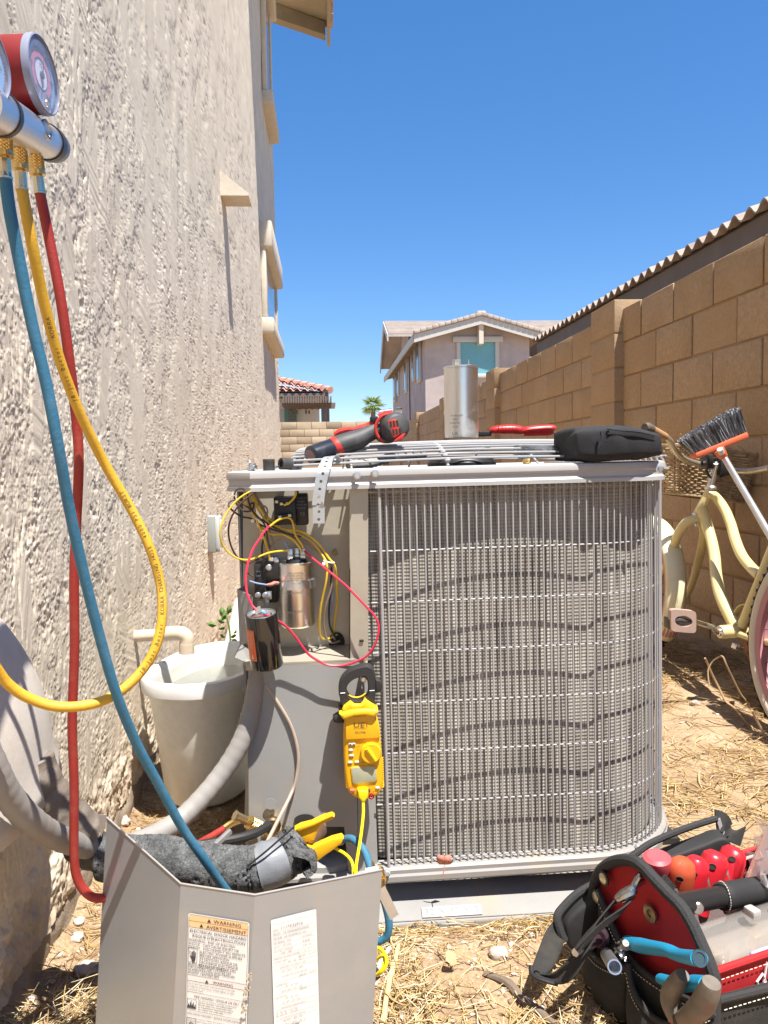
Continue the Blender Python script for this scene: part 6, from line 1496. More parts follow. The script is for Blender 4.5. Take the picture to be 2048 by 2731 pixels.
# zipped pouch
pz = thing('zip_pouch', 'black soft zip pouch lying on the right end of the unit', 'pouch', tuple(at(1620, 1232, 1.47)))
CLOTH = mat('black_nylon', (.018, .018, .022), .8, var=.2, vscale=40, bump=.35, bscale=500, sheen=.0, dirt=(.07, .065, .06), dscale=16, damt=.35)
def zp(x, y, Y): return at(1248+x*.48222, 500+y*.48222, Y)
secs = []
for (x, yt, yb, y0, y1) in ((479, 1350, 1498, 1.42, 1.548), (480, 1343, 1506, 1.41, 1.555), (486, 1338, 1511, 1.407, 1.557), (500, 1334, 1512, 1.405, 1.555), (560, 1325, 1518, 1.398, 1.56), (640, 1321, 1519, 1.393, 1.56), (720, 1320, 1519, 1.388, 1.555), (800, 1322, 1512, 1.392, 1.55), (900, 1332, 1505, 1.395, 1.545), (980, 1345, 1498, 1.40, 1.54), (1030, 1362, 1490, 1.405, 1.53), (1058, 1372, 1482, 1.42, 1.52), (1064, 1390, 1470, 1.44, 1.50)):
    y0 -= .055; y1 -= .055; yc = (y0+y1)/2; t_, b2 = zp(x, yt-6, y0+.02), zp(x, yb, y0+.005); zc, hz = (t_.z+b2.z)/2, (t_.z-b2.z)/2; xx = zp(x, yt, y1-.01+(y0-y1+.02)*min(1, max(0, (x-479)/580))).x; ring = []
    for k in range(28):
        t = 2*math.pi*k/28; c, s_ = math.cos(t), math.sin(t); p = 5.5
        ring.append(V((xx+.003*math.sin(3*t+x), yc+(y1-y0)/2*abs(c)**(2/p)*(1 if c > 0 else -1), zc+hz*abs(s_)**(2/p)*(1 if s_ > 0 else -1)+.0018*math.sin(5*t+x*.05))))
    secs.append(ring)
m = MB(); loft(m, secs, True, True); o = m.build('body', CLOTH, pz, smooth=70); md = o.modifiers.new('s', 'SUBSURF'); md.levels = md.render_levels = 1
tx_ = bpy.data.textures.new('wrinkle', 'CLOUDS'); tx_.noise_scale = .03; dm = o.modifiers.new('d', 'DISPLACE'); dm.texture = tx_; dm.strength = .006; dm.texture_coords = 'LOCAL'
for dy in (0, 26):
    m = MB(); m.tube([zp(770, 1335+dy, 1.338), zp(850, 1345+dy, 1.336), zp(940, 1352+dy, 1.339), zp(1030, 1372+dy, 1.348)], .0016, 6, k=5); m.build('piping', CLOTH, pz)
m = MB(); m.strip([zp(780, 1348, 1.337), zp(850, 1358, 1.335), zp(940, 1366, 1.338), zp(1028, 1384, 1.347)], (0, 0, 1), .006, .0015, k=5); m.build('zipper', mat('zip_grey', (.06, .06, .065), .35, metal=.5), pz)
m = MB(); m.tube([zp(722, 1440, 1.331), zp(740, 1390, 1.332), zp(735, 1350, 1.334)], .0022, 6, k=4); m.build('seam', CLOTH, pz)
# hanger strap: hanging piece over the rim and a coil of it
GALV = mat('strap_galvanised', (.52, .55, .58), .42, metal=.6, var=.12, vscale=30)
def punched(path, wdir, wid, t, hole, pitch, name, parent, k=6):
    """a perforated ribbon: the strip with round holes really open"""
    P = catmull(path, k); d = [0]
    for i in range(1, len(P)): d.append(d[-1]+(P[i]-P[i-1]).length)
    Lt = d[-1]; ncell = int(Lt/pitch)
    def ev(s_):
        i = int(np.searchsorted(d, s_)); i = max(1, min(len(P)-1, i)); q = (s_-d[i-1])/max(1e-7, d[i]-d[i-1]); T = (P[i]-P[i-1]).normalized()
        p = P[i-1].lerp(P[i], q); 
        W = V(wdir(s_/Lt)) if callable(wdir) else V(wdir); W = (W-T*W.dot(T)).normalized(); return p, W
    m = MB(); N = 16; vs = []; fs = []
    for c in range(ncell):
        s0 = c*pitch; base = len(vs)
        for k_ in range(N):
            a = 2*math.pi*k_/N; cx_, cy_ = math.cos(a), math.sin(a)
            q = max(abs(cx_), abs(cy_)); ox_, oy_ = cx_/q*pitch/2, cy_/q*wid/2
            for (uu, vv) in ((ox_, oy_), (cx_*hole, cy_*hole)):
                p, W = ev(min(Lt, max(0, s0+pitch/2+uu))); vs.append(p+W*vv)
        for k_ in range(N):
            k2 = (k_+1) % N; fs.append((base+2*k_, base+2*k2, base+2*k2+1, base+2*k_+1))
    m.add(vs, fs); o = m.build(name, GALV, parent, smooth=0); md = o.modifiers.new('t', 'SOLIDIFY'); md.thickness = t; md.offset = 0
    return o
hs_ = punched([zd(480, 600, 1.44), zd(478, 548, 1.425), zd(450, 520, 1.405), zd(415, 535, 1.375), zd(395, 590, 1.352), zd(372, 660, 1.344), zd(352, 740, 1.343), zd(338, 830, 1.343), zd(325, 950, 1.344), z5(823, 560, 1.344)*1 if False else at(850, 1352, 1.345), at(850, 1406, 1.346)], (1, 0, .1), .0205, .0009, .0027, .0138, 'hanger_strap', None, 8)
tag(hs_, 'perforated metal hanger strap bent over the rim, hanging down the control box', 'metal strap')
cc = at(1452, 1205, 1.475); P = []
for i in range(70):
    a = i*.24+1.1; rr = .026+.0011*i*.24; P.append(cc+V((math.cos(a)*rr*1.25, math.sin(a)*rr*1.0+.03, .004*math.sin(a*.5))))
sc3 = punched(P, (0, -.25, 1), .0200, .0008, .0032, .0138, 'strap_coil', None, 2); tag(sc3, 'coil of perforated galvanised strap beside the black zip pouch', 'metal strap')
# little bits on the left of the rim
for i, (px, py, lying) in enumerate(((717, 1240, 0), (762, 1237, 1))):
    m = MB(); p = at(px, py, 1.40 if i == 0 else 1.405); prof = [(.0065, -.0105), (.0105, -.0105), (.0105, .004), (.0108, .0045), (.0105, .0105), (.0068, .0105), (.0066, -.0105)]
    m.lathe(prof, p, (0, 0, 1) if not lying else (-.82, -.55, .05), 20)
    tag(m.build('rubber_bushing', mat('rubber_dark', (.05, .048, .046), .6, dirt=(.12, .11, .10), dscale=20, damt=.5)), ('black rubber bushing standing upright on the rim' if i == 0 else 'black rubber bushing lying on its side on the rim'), 'bushing', 'loose rubber bushings')
def hexscrew(p, d, L, label):
    m = MB(); d = V(d).normalized(); m.lathe([(0, 0), (.0072, 0), (.0072, .0015), (.0048, .0018), (.0048, .0055), (0, .006)], p, -d, 12)
    prof = []
    for i in range(int(L/.0012)): prof += [(.0018, i*.0012), (.0027, i*.0012+.0006)]
    m.lathe([(0, -.0005)]+prof+[(0, L+.003)], p, d, 10); tag(m.build('loose_screw', ZINC), label, 'screw', 'loose screws on the unit')
hexscrew(at(667, 1250, 1.40), (-.05, .05, 1), .012, 'loose screw standing on its head, leftmost on the rim')
hexscrew(at(676, 1246, 1.41), (-.6, .5, .15), .012, 'loose screw lying on the rim beside the standing screw')
hexscrew(at(745, 1243, 1.44), (-1, .2, -.1), .013, 'loose screw lying between the two rubber bushings')
m = MB(); p = at(1405, 1230, 1.38); m.lathe([(0, -.006), (.0052, -.006), (.0052, .0), (.008, .0005), (.008, .003), (.004, .005), (0, .006)], p, (-.5, -.4, .6), 12); tag(m.build('brass_fitting', BRASS), 'tiny brass fitting on the front rim left of the black pouch', 'fitting')
# ------------------------------------------------------------------ tool bag
def zb7(x, y, Y): return at(1348+x*.42194, 2131+y*.42194, Y)
BN = V((.484, .935, 0)); ba = V((.95, .312, 0)).normalized(); bb = V((-ba.y, ba.x, 0))
BMx = Matrix.Translation(BN) @ Matrix((ba, bb, V((0, 0, 1)))).transposed().to_4x4()
bag = thing('tool_bag', 'open black and red canvas tool bag with shoulder strap on the dirt', 'tool bag', tuple(BN))
def bp3(a, b_, z): return BMx @ V((a, b_, z))
CANV = mat('black_canvas', (.026, .025, .024), .82, var=.2, vscale=50, bump=.45, bscale=600, dirt=(.11, .085, .06), dscale=7, damt=.45); REDC = mat('red_canvas', (.42, .014, .018), .75, var=.07, vscale=60, bump=.35, bscale=700, dirt=(.30, .03, .03), dscale=8, damt=.4)
BIND = mat('ribbed_binding', (.03, .03, .031), .65, bump=.6, bscale=300, stretch=(1, 1, 3)); INNER = mat('faded_lining', (.33, .25, .24), .85, var=.1, vscale=20, bump=.3, bscale=500); THREAD = mat('cream_thread', (.62, .57, .47), .7); PADC = mat('neoprene', (.022, .022, .024), .7, bump=.15, bscale=700, dirt=(.06, .055, .05), dscale=10, damt=.3)
Wb, Lb = .236, .50
def on_end(x, y, a=-.004):
    """a crop pixel carried onto a plane parallel to the end panel"""
    o_ = V((0, 0, EYE)); d = zb7(x, y, 1.)-o_; p0 = bp3(a, 0, 0); return o_+d*((p0-o_).dot(ba)/d.dot(ba))
def bloc(p): q = BMx.inverted() @ p; return (q.y, q.z)
TR = [(1320, 1130), (1290, 1040), (1240, 920), (1180, 790), (1110, 680), (1030, 600), (940, 505), (880, 440), (820, 398), (750, 385), (680, 397), (620, 432), (582, 485), (563, 545), (548, 640)]
ar = [bloc(on_end(x, y, .0)) for x, y in TR]; ar = [(ar[0][0], 0.)]+ar+[(ar[-1][0]+.002, 0.)]
ar = [ar[0]]+[(p.x, p.y) for p in catmull([(y, z, 0) for y, z in ar[1:-1]], 4)]+[ar[-1]]
m = MB(); m.plate(ar, bp3(.004, 0, 0), bb, V((0, 0, 1)), .006, 0); m.build('end_panel', REDC, bag)
m = MB(); m.tube([bp3(0, y, z) for y, z in ar], .0085, 10, squash=1.); m.build('binding', BIND, bag)
def arch(n=36, w=Wb, h0=.135, h1=.205, zb=0.):
    out = [(0, zb), (0, .08), (-.002, h0-.02)]
    for i in range(n+1):
        t = i/n; out.append((w*t, h0+(h1-h0)*math.sin(math.pi*(t*.92+.02))**.75-.006*t))
    return out+[(w+.002, .09), (w, zb)]
ar2 = [(y, z) for y, z in arch(h0=.135, h1=.205)]
m = MB(); m.plate(ar2, bp3(Lb+.006, 0, 0), bb, V((0, 0, 1)), .006, 0); m.build('far_end_panel', INNER, bag)
m = MB(); m.tube([bp3(Lb, y, z) for y, z in ar2], .009, 10); m.build('far_binding', BIND, bag)
# inside the far end: a flap of board showing its brown edge
m = MB(); m.quad(bp3(.36, .226, .165), bp3(.24, .19, .05), bp3(.48, .19, .05), bp3(.48, .226, .20), .004); m.build('divider', INNER, bag)
m = MB(); m.tube([bp3(.235, .185, .045), bp3(.36, .223, .168)], .002, 6); m.build('divider_edge', mat('board_edge', (.42, .22, .12), .7), bag)
# long sides
m = MB(); m.quad(bp3(.0, -.004, .08), bp3(Lb, -.004, .06), bp3(Lb, -.004, .152), bp3(.0, -.004, .157), .005); m.build('side_panel', REDC, bag)
m = MB(); m.tube([bp3(.0, -.004, .157), bp3(Lb, -.004, .152)], .005, 8); m.build('side_piping', REDC, bag)
m = MB(); m.quad(bp3(.0, -.016, .0), bp3(Lb, -.016, .0), bp3(Lb, -.014, .095), bp3(.0, -.014, .128), .006); m.build('side_pocket', CANV, bag)
m = MB(); m.tube([bp3(.0, -.016, .128), bp3(.1, -.019, .120), bp3(Lb, -.016, .095)], .0055, 8); m.build('pocket_binding', BIND, bag)
m = MB(); m.quad(bp3(0, Wb, 0), bp3(Lb, Wb, 0), bp3(Lb, Wb, .135), bp3(0, Wb, .128), .005); m.build('far_side', REDC, bag)
m = MB(); m.tube([bp3(0.02, Wb, .134), bp3(Lb, Wb, .140)], .004, 8); m.build('far_piping', mat('red_piping', (.50, .03, .035), .6), bag)
m = MB(); m.tube([bp3(0.03, Wb-.006, .126), bp3(Lb, Wb-.006, .131)], .003, 8); m.build('pale_piping', mat('pale_piping', (.55, .47, .45), .7), bag)
m = MB(); m.quad(bp3(.03, Wb-.03, .03), bp3(Lb-.02, Wb-.03, .03), bp3(Lb-.02, Wb-.035, .10), bp3(.03, Wb-.035, .095), .004); m.build('tool_loops', INNER, bag)
m = MB(); m.box(V((0, 0, 0)), (Lb, Wb, .01)); m.v = [tuple(BMx @ (V(v)+V((Lb/2, Wb/2, .012)))) for v in m.v]; m.build('base', CANV, bag)
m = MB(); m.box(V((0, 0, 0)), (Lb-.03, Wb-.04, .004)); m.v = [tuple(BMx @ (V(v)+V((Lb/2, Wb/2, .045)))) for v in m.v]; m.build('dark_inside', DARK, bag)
# pockets on the end panel
def bpk(pts): return [bp3(a, y, z) for a, y, z in pts]
def skin(m, rows_):
    n = len(rows_[0]); m.add([p for r_ in rows_ for p in r_], [(i*n+j, i*n+j+1, (i+1)*n+j+1, (i+1)*n+j) for i in range(len(rows_)-1) for j in range(n-1)])
def pocket(pts, a_top, bulge, name, kk=6):
    """a canvas pocket whose mouth is the traced line pts on the end panel, hanging down to the ground"""
    T_ = catmull([on_end(x, y, a_top) for x, y in pts], kk); rows_ = []; n = len(T_)
    for iz in range(9):
        f = iz/8; row = []
        for i, p in enumerate(T_):
            q = math.sin(math.pi*i/(n-1))**.5; row.append(V((p.x, p.y, p.z*f))-ba*(bulge*q*math.sin(math.pi*(.15+.7*f))))
        rows_.append(row)
    m = MB(); skin(m, rows_); o = m.build(name, CANV, bag, smooth=70); md = o.modifiers.new('t', 'SOLIDIFY'); md.thickness = .003
    m = MB(); m.tube(rows_[-1], .0045, 8); m.build('pocket_binding', BIND, bag)
    m = MB(); P = catmull([p+V((0, 0, -.008))-ba*.004 for p in rows_[-1]], 2)
    for i in range(0, len(P)-1, 2): m.tube([P[i], P[i].lerp(P[i+1], .9)], .0007, 4)
    o = m.build('stitching', THREAD, bag); o['kind'] = 'stuff'
pocket([(585, 575), (640, 690), (700, 820), (770, 940), (850, 1050), (960, 1135), (1090, 1215), (1250, 1300), (1325, 1350)], -.010, .010, 'back_pocket')
pocket([(515, 930), (560, 950), (620, 1005), (700, 1050), (785, 1060)], -.024, .022, 'front_pocket')
pocket([(785, 1050), (830, 1180), (900, 1290), (1000, 1385), (1110, 1420), (1220, 1400), (1320, 1350)], -.026, .024, 'front_pocket')
P = [bp3(x_, -.0215, .117-.033*x_/Lb) for x_ in np.linspace(.01, Lb, 60)]; m = MB()
for i in range(0, 59): m.tube([P[i], P[i].lerp(P[i+1], .6)], .0007, 4)
P = [bp3(x_, -.0085, .147-.005*x_/Lb) for x_ in np.linspace(.01, Lb, 60)]
for i in range(0, 59): m.tube([P[i], P[i].lerp(P[i+1], .6)], .0006, 4)
o = m.build('stitching', THREAD, bag); o['kind'] = 'stuff'
# rivets and snap on the end panel
for (x, y) in ((622, 502), (578, 620)):
    m = MB(); m.lathe([(0, -.001), (.0088, -.001), (.0082, .0025), (.005, .0038), (0, .004)], on_end(x, y, -.008), -ba, 20); m.build('rivet', mat('rivet_gold', (.66, .58, .42), .3, metal=.9), bag)
    m = MB(); m.lathe([(.009, -.001), (.0115, -.001), (.0115, .001), (.009, .0015)], on_end(x, y, -.008), -ba, 20); m.build('rivet_ring', BLKP, bag)
m = MB(); m.lathe([(0, 0), (.0045, 0), (.0045, .002), (.006, .001), (.009, .001), (.011, .0025), (.0125, .002), (.0125, -.001)], on_end(915, 722, -.003), -ba, 24); m.build('snap', mat('snap_bronze', (.30, .22, .13), .35, metal=.9), bag)
# carrying bar with grip
H0, H1 = zb7(1075, 668, 1.055), zb7(1800, 540, 1.215)
m = MB(); m.tube([H0, H1], .0155, 20); m.build('handle_bar', mat('bar_black', (.02, .02, .021), .38), bag)
m = MB(); m.tube([H0.lerp(H1, .36), H0.lerp(H1, .375), H0.lerp(H1, .42), H0.lerp(H1, 1.)], [.0185, .021, .0205, .0205], 20); m.build('grip', PADC, bag)
m = MB()
P = [H0.lerp(H1, .385)+V((0, math.cos(t)*.0212, math.sin(t)*.0212)) for t in np.linspace(0, 6.28, 30)]
for i in range(0, 29): m.tube([P[i], P[i].lerp(P[i+1], .65)], .0008, 4)
o = m.build('grip_stitching', THREAD, bag); o['kind'] = 'stuff'
m = MB(); p = zb7(1205, 676, 1.065)+V((0, -.0, .0)); m.lathe([(.007, -.002), (.0088, .0), (.0088, .008), (.0075, .0095), (.003, .009), (0, .0085)], p, (-.15, -1, .1), 24); m.build('bar_bolt', mat('bolt_silver', (.62, .60, .55), .3, metal=.9), bag)
# emblem on the red side
MS = plane_M(bp3(.082, -.0072, .112), ba, V((0, 0, 1)))
m = MB()
def em(pts): m.tube([MS @ V((x, y, .0012)) for x, y in pts], .0016, 6)
em([(.004, .004), (.016, .010), (.010, .022), (.000, .014), (.004, .004)]); em([(.012, .008), (.018, .036), (.022, .012), (.032, .024), (.026, .004)]); em([(.030, .004), (.040, .026), (.046, .006)])
m.build('emblem', mat('emblem_white', (.75, .68, .68), .6), bag)
# shoulder strap: padded part behind, webbing looping down to the left
strap_w = lambda a, b_: None
def zplate7(pts, Y, t, b):
    m = MB(); o0 = zb7(450, 750, Y); ex = (zb7(550, 750, Y)-o0)/100; ez_7 = (zb7(450, 650, Y)-o0)/100; m.plate([(x-450, 750-y) for x, y in pts], o0, ex, ez_7, t, b, 3); return m
m = zplate7(sm2([(800, 420), (900, 345), (1050, 285), (1200, 230), (1300, 190), (1352, 195), (1378, 245), (1340, 310), (1250, 370), (1100, 430), (980, 450), (880, 450)], 3), 1.31, .034, .014); m.build('shoulder_pad', PADC, bag)
m = MB(); m.tube([zb7(770, 388, 1.26), zb7(900, 290, 1.275), zb7(1050, 220, 1.29), zb7(1200, 165, 1.305), zb7(1330, 125, 1.32)], .006, 8, k=5); m.build('pad_edge', BIND, bag)
m = MB(); m.strip([zb7(1330, 135, 1.33), zb7(1380, 150, 1.335), zb7(1400, 200, 1.335), zb7(1430, 225, 1.33), zb7(1500, 235, 1.31)], [V((.4, .6, .7)), V((.8, .3, -.5)), V((.5, .5, .6))], .038, .003, k=6); m.build('webbing', CANV, bag)
m = MB(); m.strip([zb7(1345, 130, 1.325), zb7(1358, 175, 1.325), zb7(1375, 225, 1.325)], (.8, .5, -.2), .012, .002, k=4); m.build('webbing_end', mat('webbing_grey', (.28, .26, .27), .7), bag)
m = zplate7(sm2([(575, 545), (470, 605), (385, 675), (345, 735), (350, 810), (375, 885), (450, 905), (530, 870), (570, 780), (585, 650)], 3), 1.175, .028, .012); m.build('shoulder_pad', PADC, bag)
m = MB(); m.tube([zb7(580, 528, 1.175), zb7(460, 595, 1.168), zb7(370, 680, 1.16), zb7(328, 745, 1.152), zb7(345, 830, 1.146), zb7(372, 895, 1.143)], .0066, 8, k=6); m.build('pad_edge', BIND, bag)
def web(L_, R_, n=5, t=.003, name='webbing'):
    A, B = catmull([zb7(*p) for p in L_], 6), catmull([zb7(*p) for p in R_], 6); m = MB()
    skin2 = [[A[i].lerp(B[i], j/n)+V((0, .006*math.sin(math.pi*j/n), 0)) for j in range(n+1)] for i in range(min(len(A), len(B)))]
    k = n+1; m.add([p for r_ in skin2 for p in r_], [(i*k+j, i*k+j+1, (i+1)*k+j+1, (i+1)*k+j) for i in range(len(skin2)-1) for j in range(n)])
    o = m.build(name, CANV, bag, smooth=60); md = o.modifiers.new('t', 'SOLIDIFY'); md.thickness = t
web([(322, 752, 1.158), (258, 830, 1.145), (205, 960, 1.12), (168, 1065, 1.09), (172, 1100, 1.08)], [(372, 895, 1.14), (350, 960, 1.125), (312, 1050, 1.10), (270, 1100, 1.085), (225, 1112, 1.078)])
web([(185, 1098, 1.08), (290, 1098, 1.065), (360, 1050, 1.055), (430, 980, 1.05), (480, 920, 1.052), (540, 840, 1.06)], [(190, 1125, 1.075), (310, 1168, 1.06), (385, 1165, 1.05), (455, 1110, 1.045), (512, 1010, 1.045), (560, 900, 1.05)])
m = MB(); m.tube([zb7(160, 1055, 1.085), zb7(170, 1110, 1.075), zb7(240, 1145, 1.065), zb7(330, 1170, 1.06)], .0035, 8, k=4); m.build('slider_buckle', BLKP, bag)
# thin straps up to the snap hook
m = MB(); m.strip([zb7(450, 960, 1.03), zb7(560, 800, 1.035), zb7(680, 660, 1.045), zb7(745, 612, 1.05)], (.5, 0, .6), .010, .002, k=4); m.strip([zb7(470, 940, 1.028), zb7(600, 810, 1.03), zb7(740, 700, 1.035), zb7(815, 620, 1.05)], (.5, 0, .6), .011, .002, k=4); m.build('hook_strap', CANV, bag)
HK = mat('dark_nickel', (.42, .41, .40), .22, metal=1.)
m = MB(); m.tube([zb7(700, 640, 1.045), zb7(740, 612, 1.045), zb7(790, 585, 1.045), zb7(815, 560, 1.045)], [.005, .008, .009, .007], 10, k=4); m.tube([zb7(735, 650, 1.045), zb7(790, 600, 1.045)], [.004, .007], 8); m.tube([zb7(800, 575, 1.045), zb7(850, 530, 1.05), zb7(910, 500, 1.055), zb7(930, 480, 1.055), zb7(915, 460, 1.055), zb7(890, 462, 1.055), zb7(850, 480, 1.05), zb7(820, 530, 1.048), zb7(800, 570, 1.045)], .0042, 8, k=4); m.build('snap_hook', HK, bag)
m = MB(); m.tube([zb7(915, 480, 1.06), zb7(950, 530, 1.06), zb7(1010, 575, 1.06), zb7(1055, 585, 1.06), zb7(1040, 565, 1.06), zb7(980, 510, 1.06), zb7(935, 470, 1.06)], .0034, 8, closed=True, k=4); m.build('strap_ring', BLKP, bag)
m = MB(); m.strip([zb7(985, 505, 1.058), zb7(1050, 580, 1.058)], (.7, .2, .7), .018, .004); m.build('strap_tab', CANV, bag)
# ------------------------------------------------------------------ what is in the bag
HRED = mat('handle_red', (.56, .018, .03), .30, spec=.5, dirt=(.40, .06, .06), dscale=20, damt=.4); HORG = mat('handle_orange_red', (.50, .085, .035), .38, dirt=(.40, .12, .08), dscale=18, damt=.4); HPNK = mat('handle_pink_red', (.60, .085, .10), .4, dirt=(.5, .15, .14), dscale=18, damt=.5)
HGRY = mat('handle_grey', (.075, .07, .07), .5)
def zs(x, y, Y): return at(1700+x*.26264, 2150+y*.26264, Y)
def driver(top, bot, r, m_, label, pad=(0, 0), flat=False, hole=True):
    root = thing('screwdriver', label, 'screwdriver', tuple(bot), 'screwdrivers in the bag')
    a, b_ = V(top), V(bot); d = (b_-a).normalized(); L = .108; b_ = a+d*L
    m = MB()
    prof = [(0, 0), (r*.55, .002), (r*.88, .009), (r, .022), (r*.98, .045), (r*.84, .070), (r*.70, .085), (r*.8, L*.97), (0, L)] if not flat else [(0, .001), (r*.7, .0), (r*.98, .004), (r*1.0, .016), (r*.80, .032), (r*.72, .05), (r*.85, .07), (r*.8, L), (0, L)]
    m.lathe(prof, a, d, 24, sy=.92); h = m.build('handle', m_, root)
    X, Y_, A = frame_of(d); v = (V((0, 0, EYE))-a).normalized(); v = (v-A*v.dot(A)).normalized(); sd = A.cross(v)
    if hole:
        m = MB(); m.lathe([(0, -.001), (r*.15, -.001), (r*.18, .0012), (r*.2, .0003)], a+d*.022+v*r*.97, v, 14, sx=1.3); m.build('hang_hole', DARK, root)
    m = MB(); q = []
    for (h_, s_) in ((.040, .05), (.042, .50), (.070, .50), (.083, -.10), (.083, -.55), (.064, -.50)):
        rr = float(np.interp(h_, [.022, .045, .07, .085], [r, r*.98, r*.84, r*.7])); q.append(a+d*h_+(v*math.cos(s_*1.2)+sd*math.sin(s_*1.2))*(rr+.0012))
    m.add(q, [tuple(range(6))]); o = m.build('grip_inlay', HGRY, root); md = o.modifiers.new('t', 'SOLIDIFY'); md.thickness = .003
    m = MB(); m.tube([b_, b_+d*.10], .0035, 8); m.build('shaft', ZINC, root)
driver(zs(200, 500, 1.15), zs(180, 720, 1.165)+V((.0, 0, -.03)), .0225, HPNK, 'faded pink red screwdriver with flared flat top, leftmost in the bag', flat=True)
driver(zs(462, 535, 1.145), zs(400, 930, 1.155), .0225, HORG, 'worn orange red screwdriver with a hole through its handle', hole=True)
driver(zs(620, 515, 1.18), zs(520, 900, 1.18), .022, HRED, 'bright red screwdriver beside the worn orange one')
driver(zs(815, 460, 1.21), zs(690, 830, 1.205), .0235, HRED, 'bright red screwdriver in the middle, tipped towards the far end', hole=True)
driver(zs(1000, 410, 1.245), zs(880, 790, 1.23), .023, HRED, 'bright red screwdriver nearest the far end panel')
# blue handled pliers
BLUP = mat('plier_blue', (.012, .24, .42), .42, dirt=(.08, .30, .42), dscale=20, damt=.35)
pb = thing('blue_pliers', 'pliers with bright blue dipped handles lying across the red end panel', 'pliers', tuple(zb7(1000, 960, 1.0)))
m = MB(); m.tube([on_end(775, 905, -0.012), on_end(850, 925, -0.020), on_end(930, 940, -0.029), on_end(1020, 955, -0.039), on_end(1090, 985, -0.047), on_end(1160, 1000, -0.055), on_end(1225, 1008, -0.062)], [.0115, .0125, .0115, .010, .0095, .0105, .0115], 14, k=5, squash=.8); m.build('handle', BLUP, pb)
d_ = (on_end(1225, 1008, -0.062)-on_end(1160, 1000, -0.055)).normalized(); m = MB(); m.lathe([(0, .0), (.0068, .0), (.0068, .0012), (.0098, .0012), (.0098, -.002)], on_end(1226, 1008, -0.062), d_, 16); m.build('handle_mouth', mat('mouth_dark', (.02, .05, .07), .6), pb)
m = MB(); m.tube([on_end(980, 1135, -0.020), on_end(1050, 1160, -0.025), on_end(1110, 1178, -0.029), on_end(1180, 1165, -0.033), on_end(1240, 1170, -0.037), on_end(1275, 1172, -0.040)], [.008, .010, .0105, .012, .0125, .012], 14, k=5, squash=.8); m.build('handle', BLUP, pb)
# dirty grey handled pliers standing in the pocket
pg = thing('grey_pliers', 'pliers with grimy grey brown handles standing in the front pocket', 'pliers', tuple(on_end(1110, 1380, -0.052)))
GRM = mat('grimy_grip', (.155, .13, .105), .6, var=.3, vscale=28, dirt=(.34, .10, .07), dscale=16, damt=.6, bump=.15, bscale=200)
m = MB(); m.tube([on_end(1122, 1112, -0.052), on_end(1085, 1160, -0.052), on_end(1050, 1215, -0.052), on_end(1040, 1275, -0.052), on_end(1055, 1335, -0.052), on_end(1075, 1385, -0.052), on_end(1085, 1410, -0.052)], [.0085, .0115, .0125, .0125, .011, .0095, .008], 14, k=5); m.build('handle', GRM, pg)
m = MB(); m.tube([on_end(1303, 1160, -0.052), on_end(1285, 1220, -0.052), on_end(1250, 1290, -0.052), on_end(1200, 1345, -0.052), on_end(1150, 1375, -0.052), on_end(1110, 1390, -0.052)], [.011, .0135, .0145, .0135, .011, .009], 14, k=5); m.build('handle', GRM, pg)
m = MB(); m.tube([on_end(1120, 1385, -0.052), on_end(1145, 1400, -0.052)], .009, 10); m.tube([on_end(1068, 1372, -0.052), on_end(1078, 1400, -0.052)], .0095, 10); m.build('grip_collar', mat('worn_red', (.42, .08, .05), .55), pg)
m = MB(); m.box(on_end(1105, 1410, -0.052), (.018, .014, .02), b=.004); m.build('pivot', BLKP, pg)
# nut driver shafts poking out of the end pockets
nd = thing('nut_driver', 'hex nut driver with black handle poking out of the end pocket', 'nut driver', tuple(zb7(560, 900, 1.1)))
m = MB(); a, b_ = on_end(440, 972, -.10), on_end(612, 866, -.022); m.tube([a, a.lerp(b_, .35)], .0058, 6); m.tube([a.lerp(b_, .35), a.lerp(b_, .4)], [.0075, .0075], 6); m.build('shaft', ZINC, nd)
m = MB(); m.tube([a.lerp(b_, .38), a.lerp(b_, .8)], .0085, 12); d_ = (b_-a).normalized(); m.lathe([(.012, 0), (.016, .003), (.016, .010), (.012, .016)], a.lerp(b_, .86), d_, 20); m.build('handle', mat('purple_black', (.035, .018, .025), .3), nd)
m = MB(); a, b_ = on_end(690, 1062, -.075), on_end(620, 950, -.012); d_ = (b_-a).normalized(); m.lathe([(.0075, .09), (.0095, .09), (.0098, .0), (.0078, .0), (.0076, .05), (0, .05)], a, d_, 24); tag(m.build('pipe_socket', ZINC), 'hollow grey steel tube poking out of the bag pocket', 'tube')
kz = thing('key_bundle', 'small chromed hook and keys clipped in the bag pocket', 'keys', tuple(zb7(730, 960, 1.03)))
for (p, q, r_) in (((700, 940), (760, 910), .006), ((720, 905), (740, 1010), .0055), ((690, 990), (715, 950), .005), ((745, 960), (760, 1030), .003), ((740, 900), (765, 935), .0065)):
    m = MB(); a, b_ = on_end(*p, -.030), on_end(*q, -.036); m.tube([a, a.lerp(b_, .5)+V((0, -.003, 0)), b_], [r_*.7, r_, r_*.8], 10, k=3); m.build('hook', HK, kz)
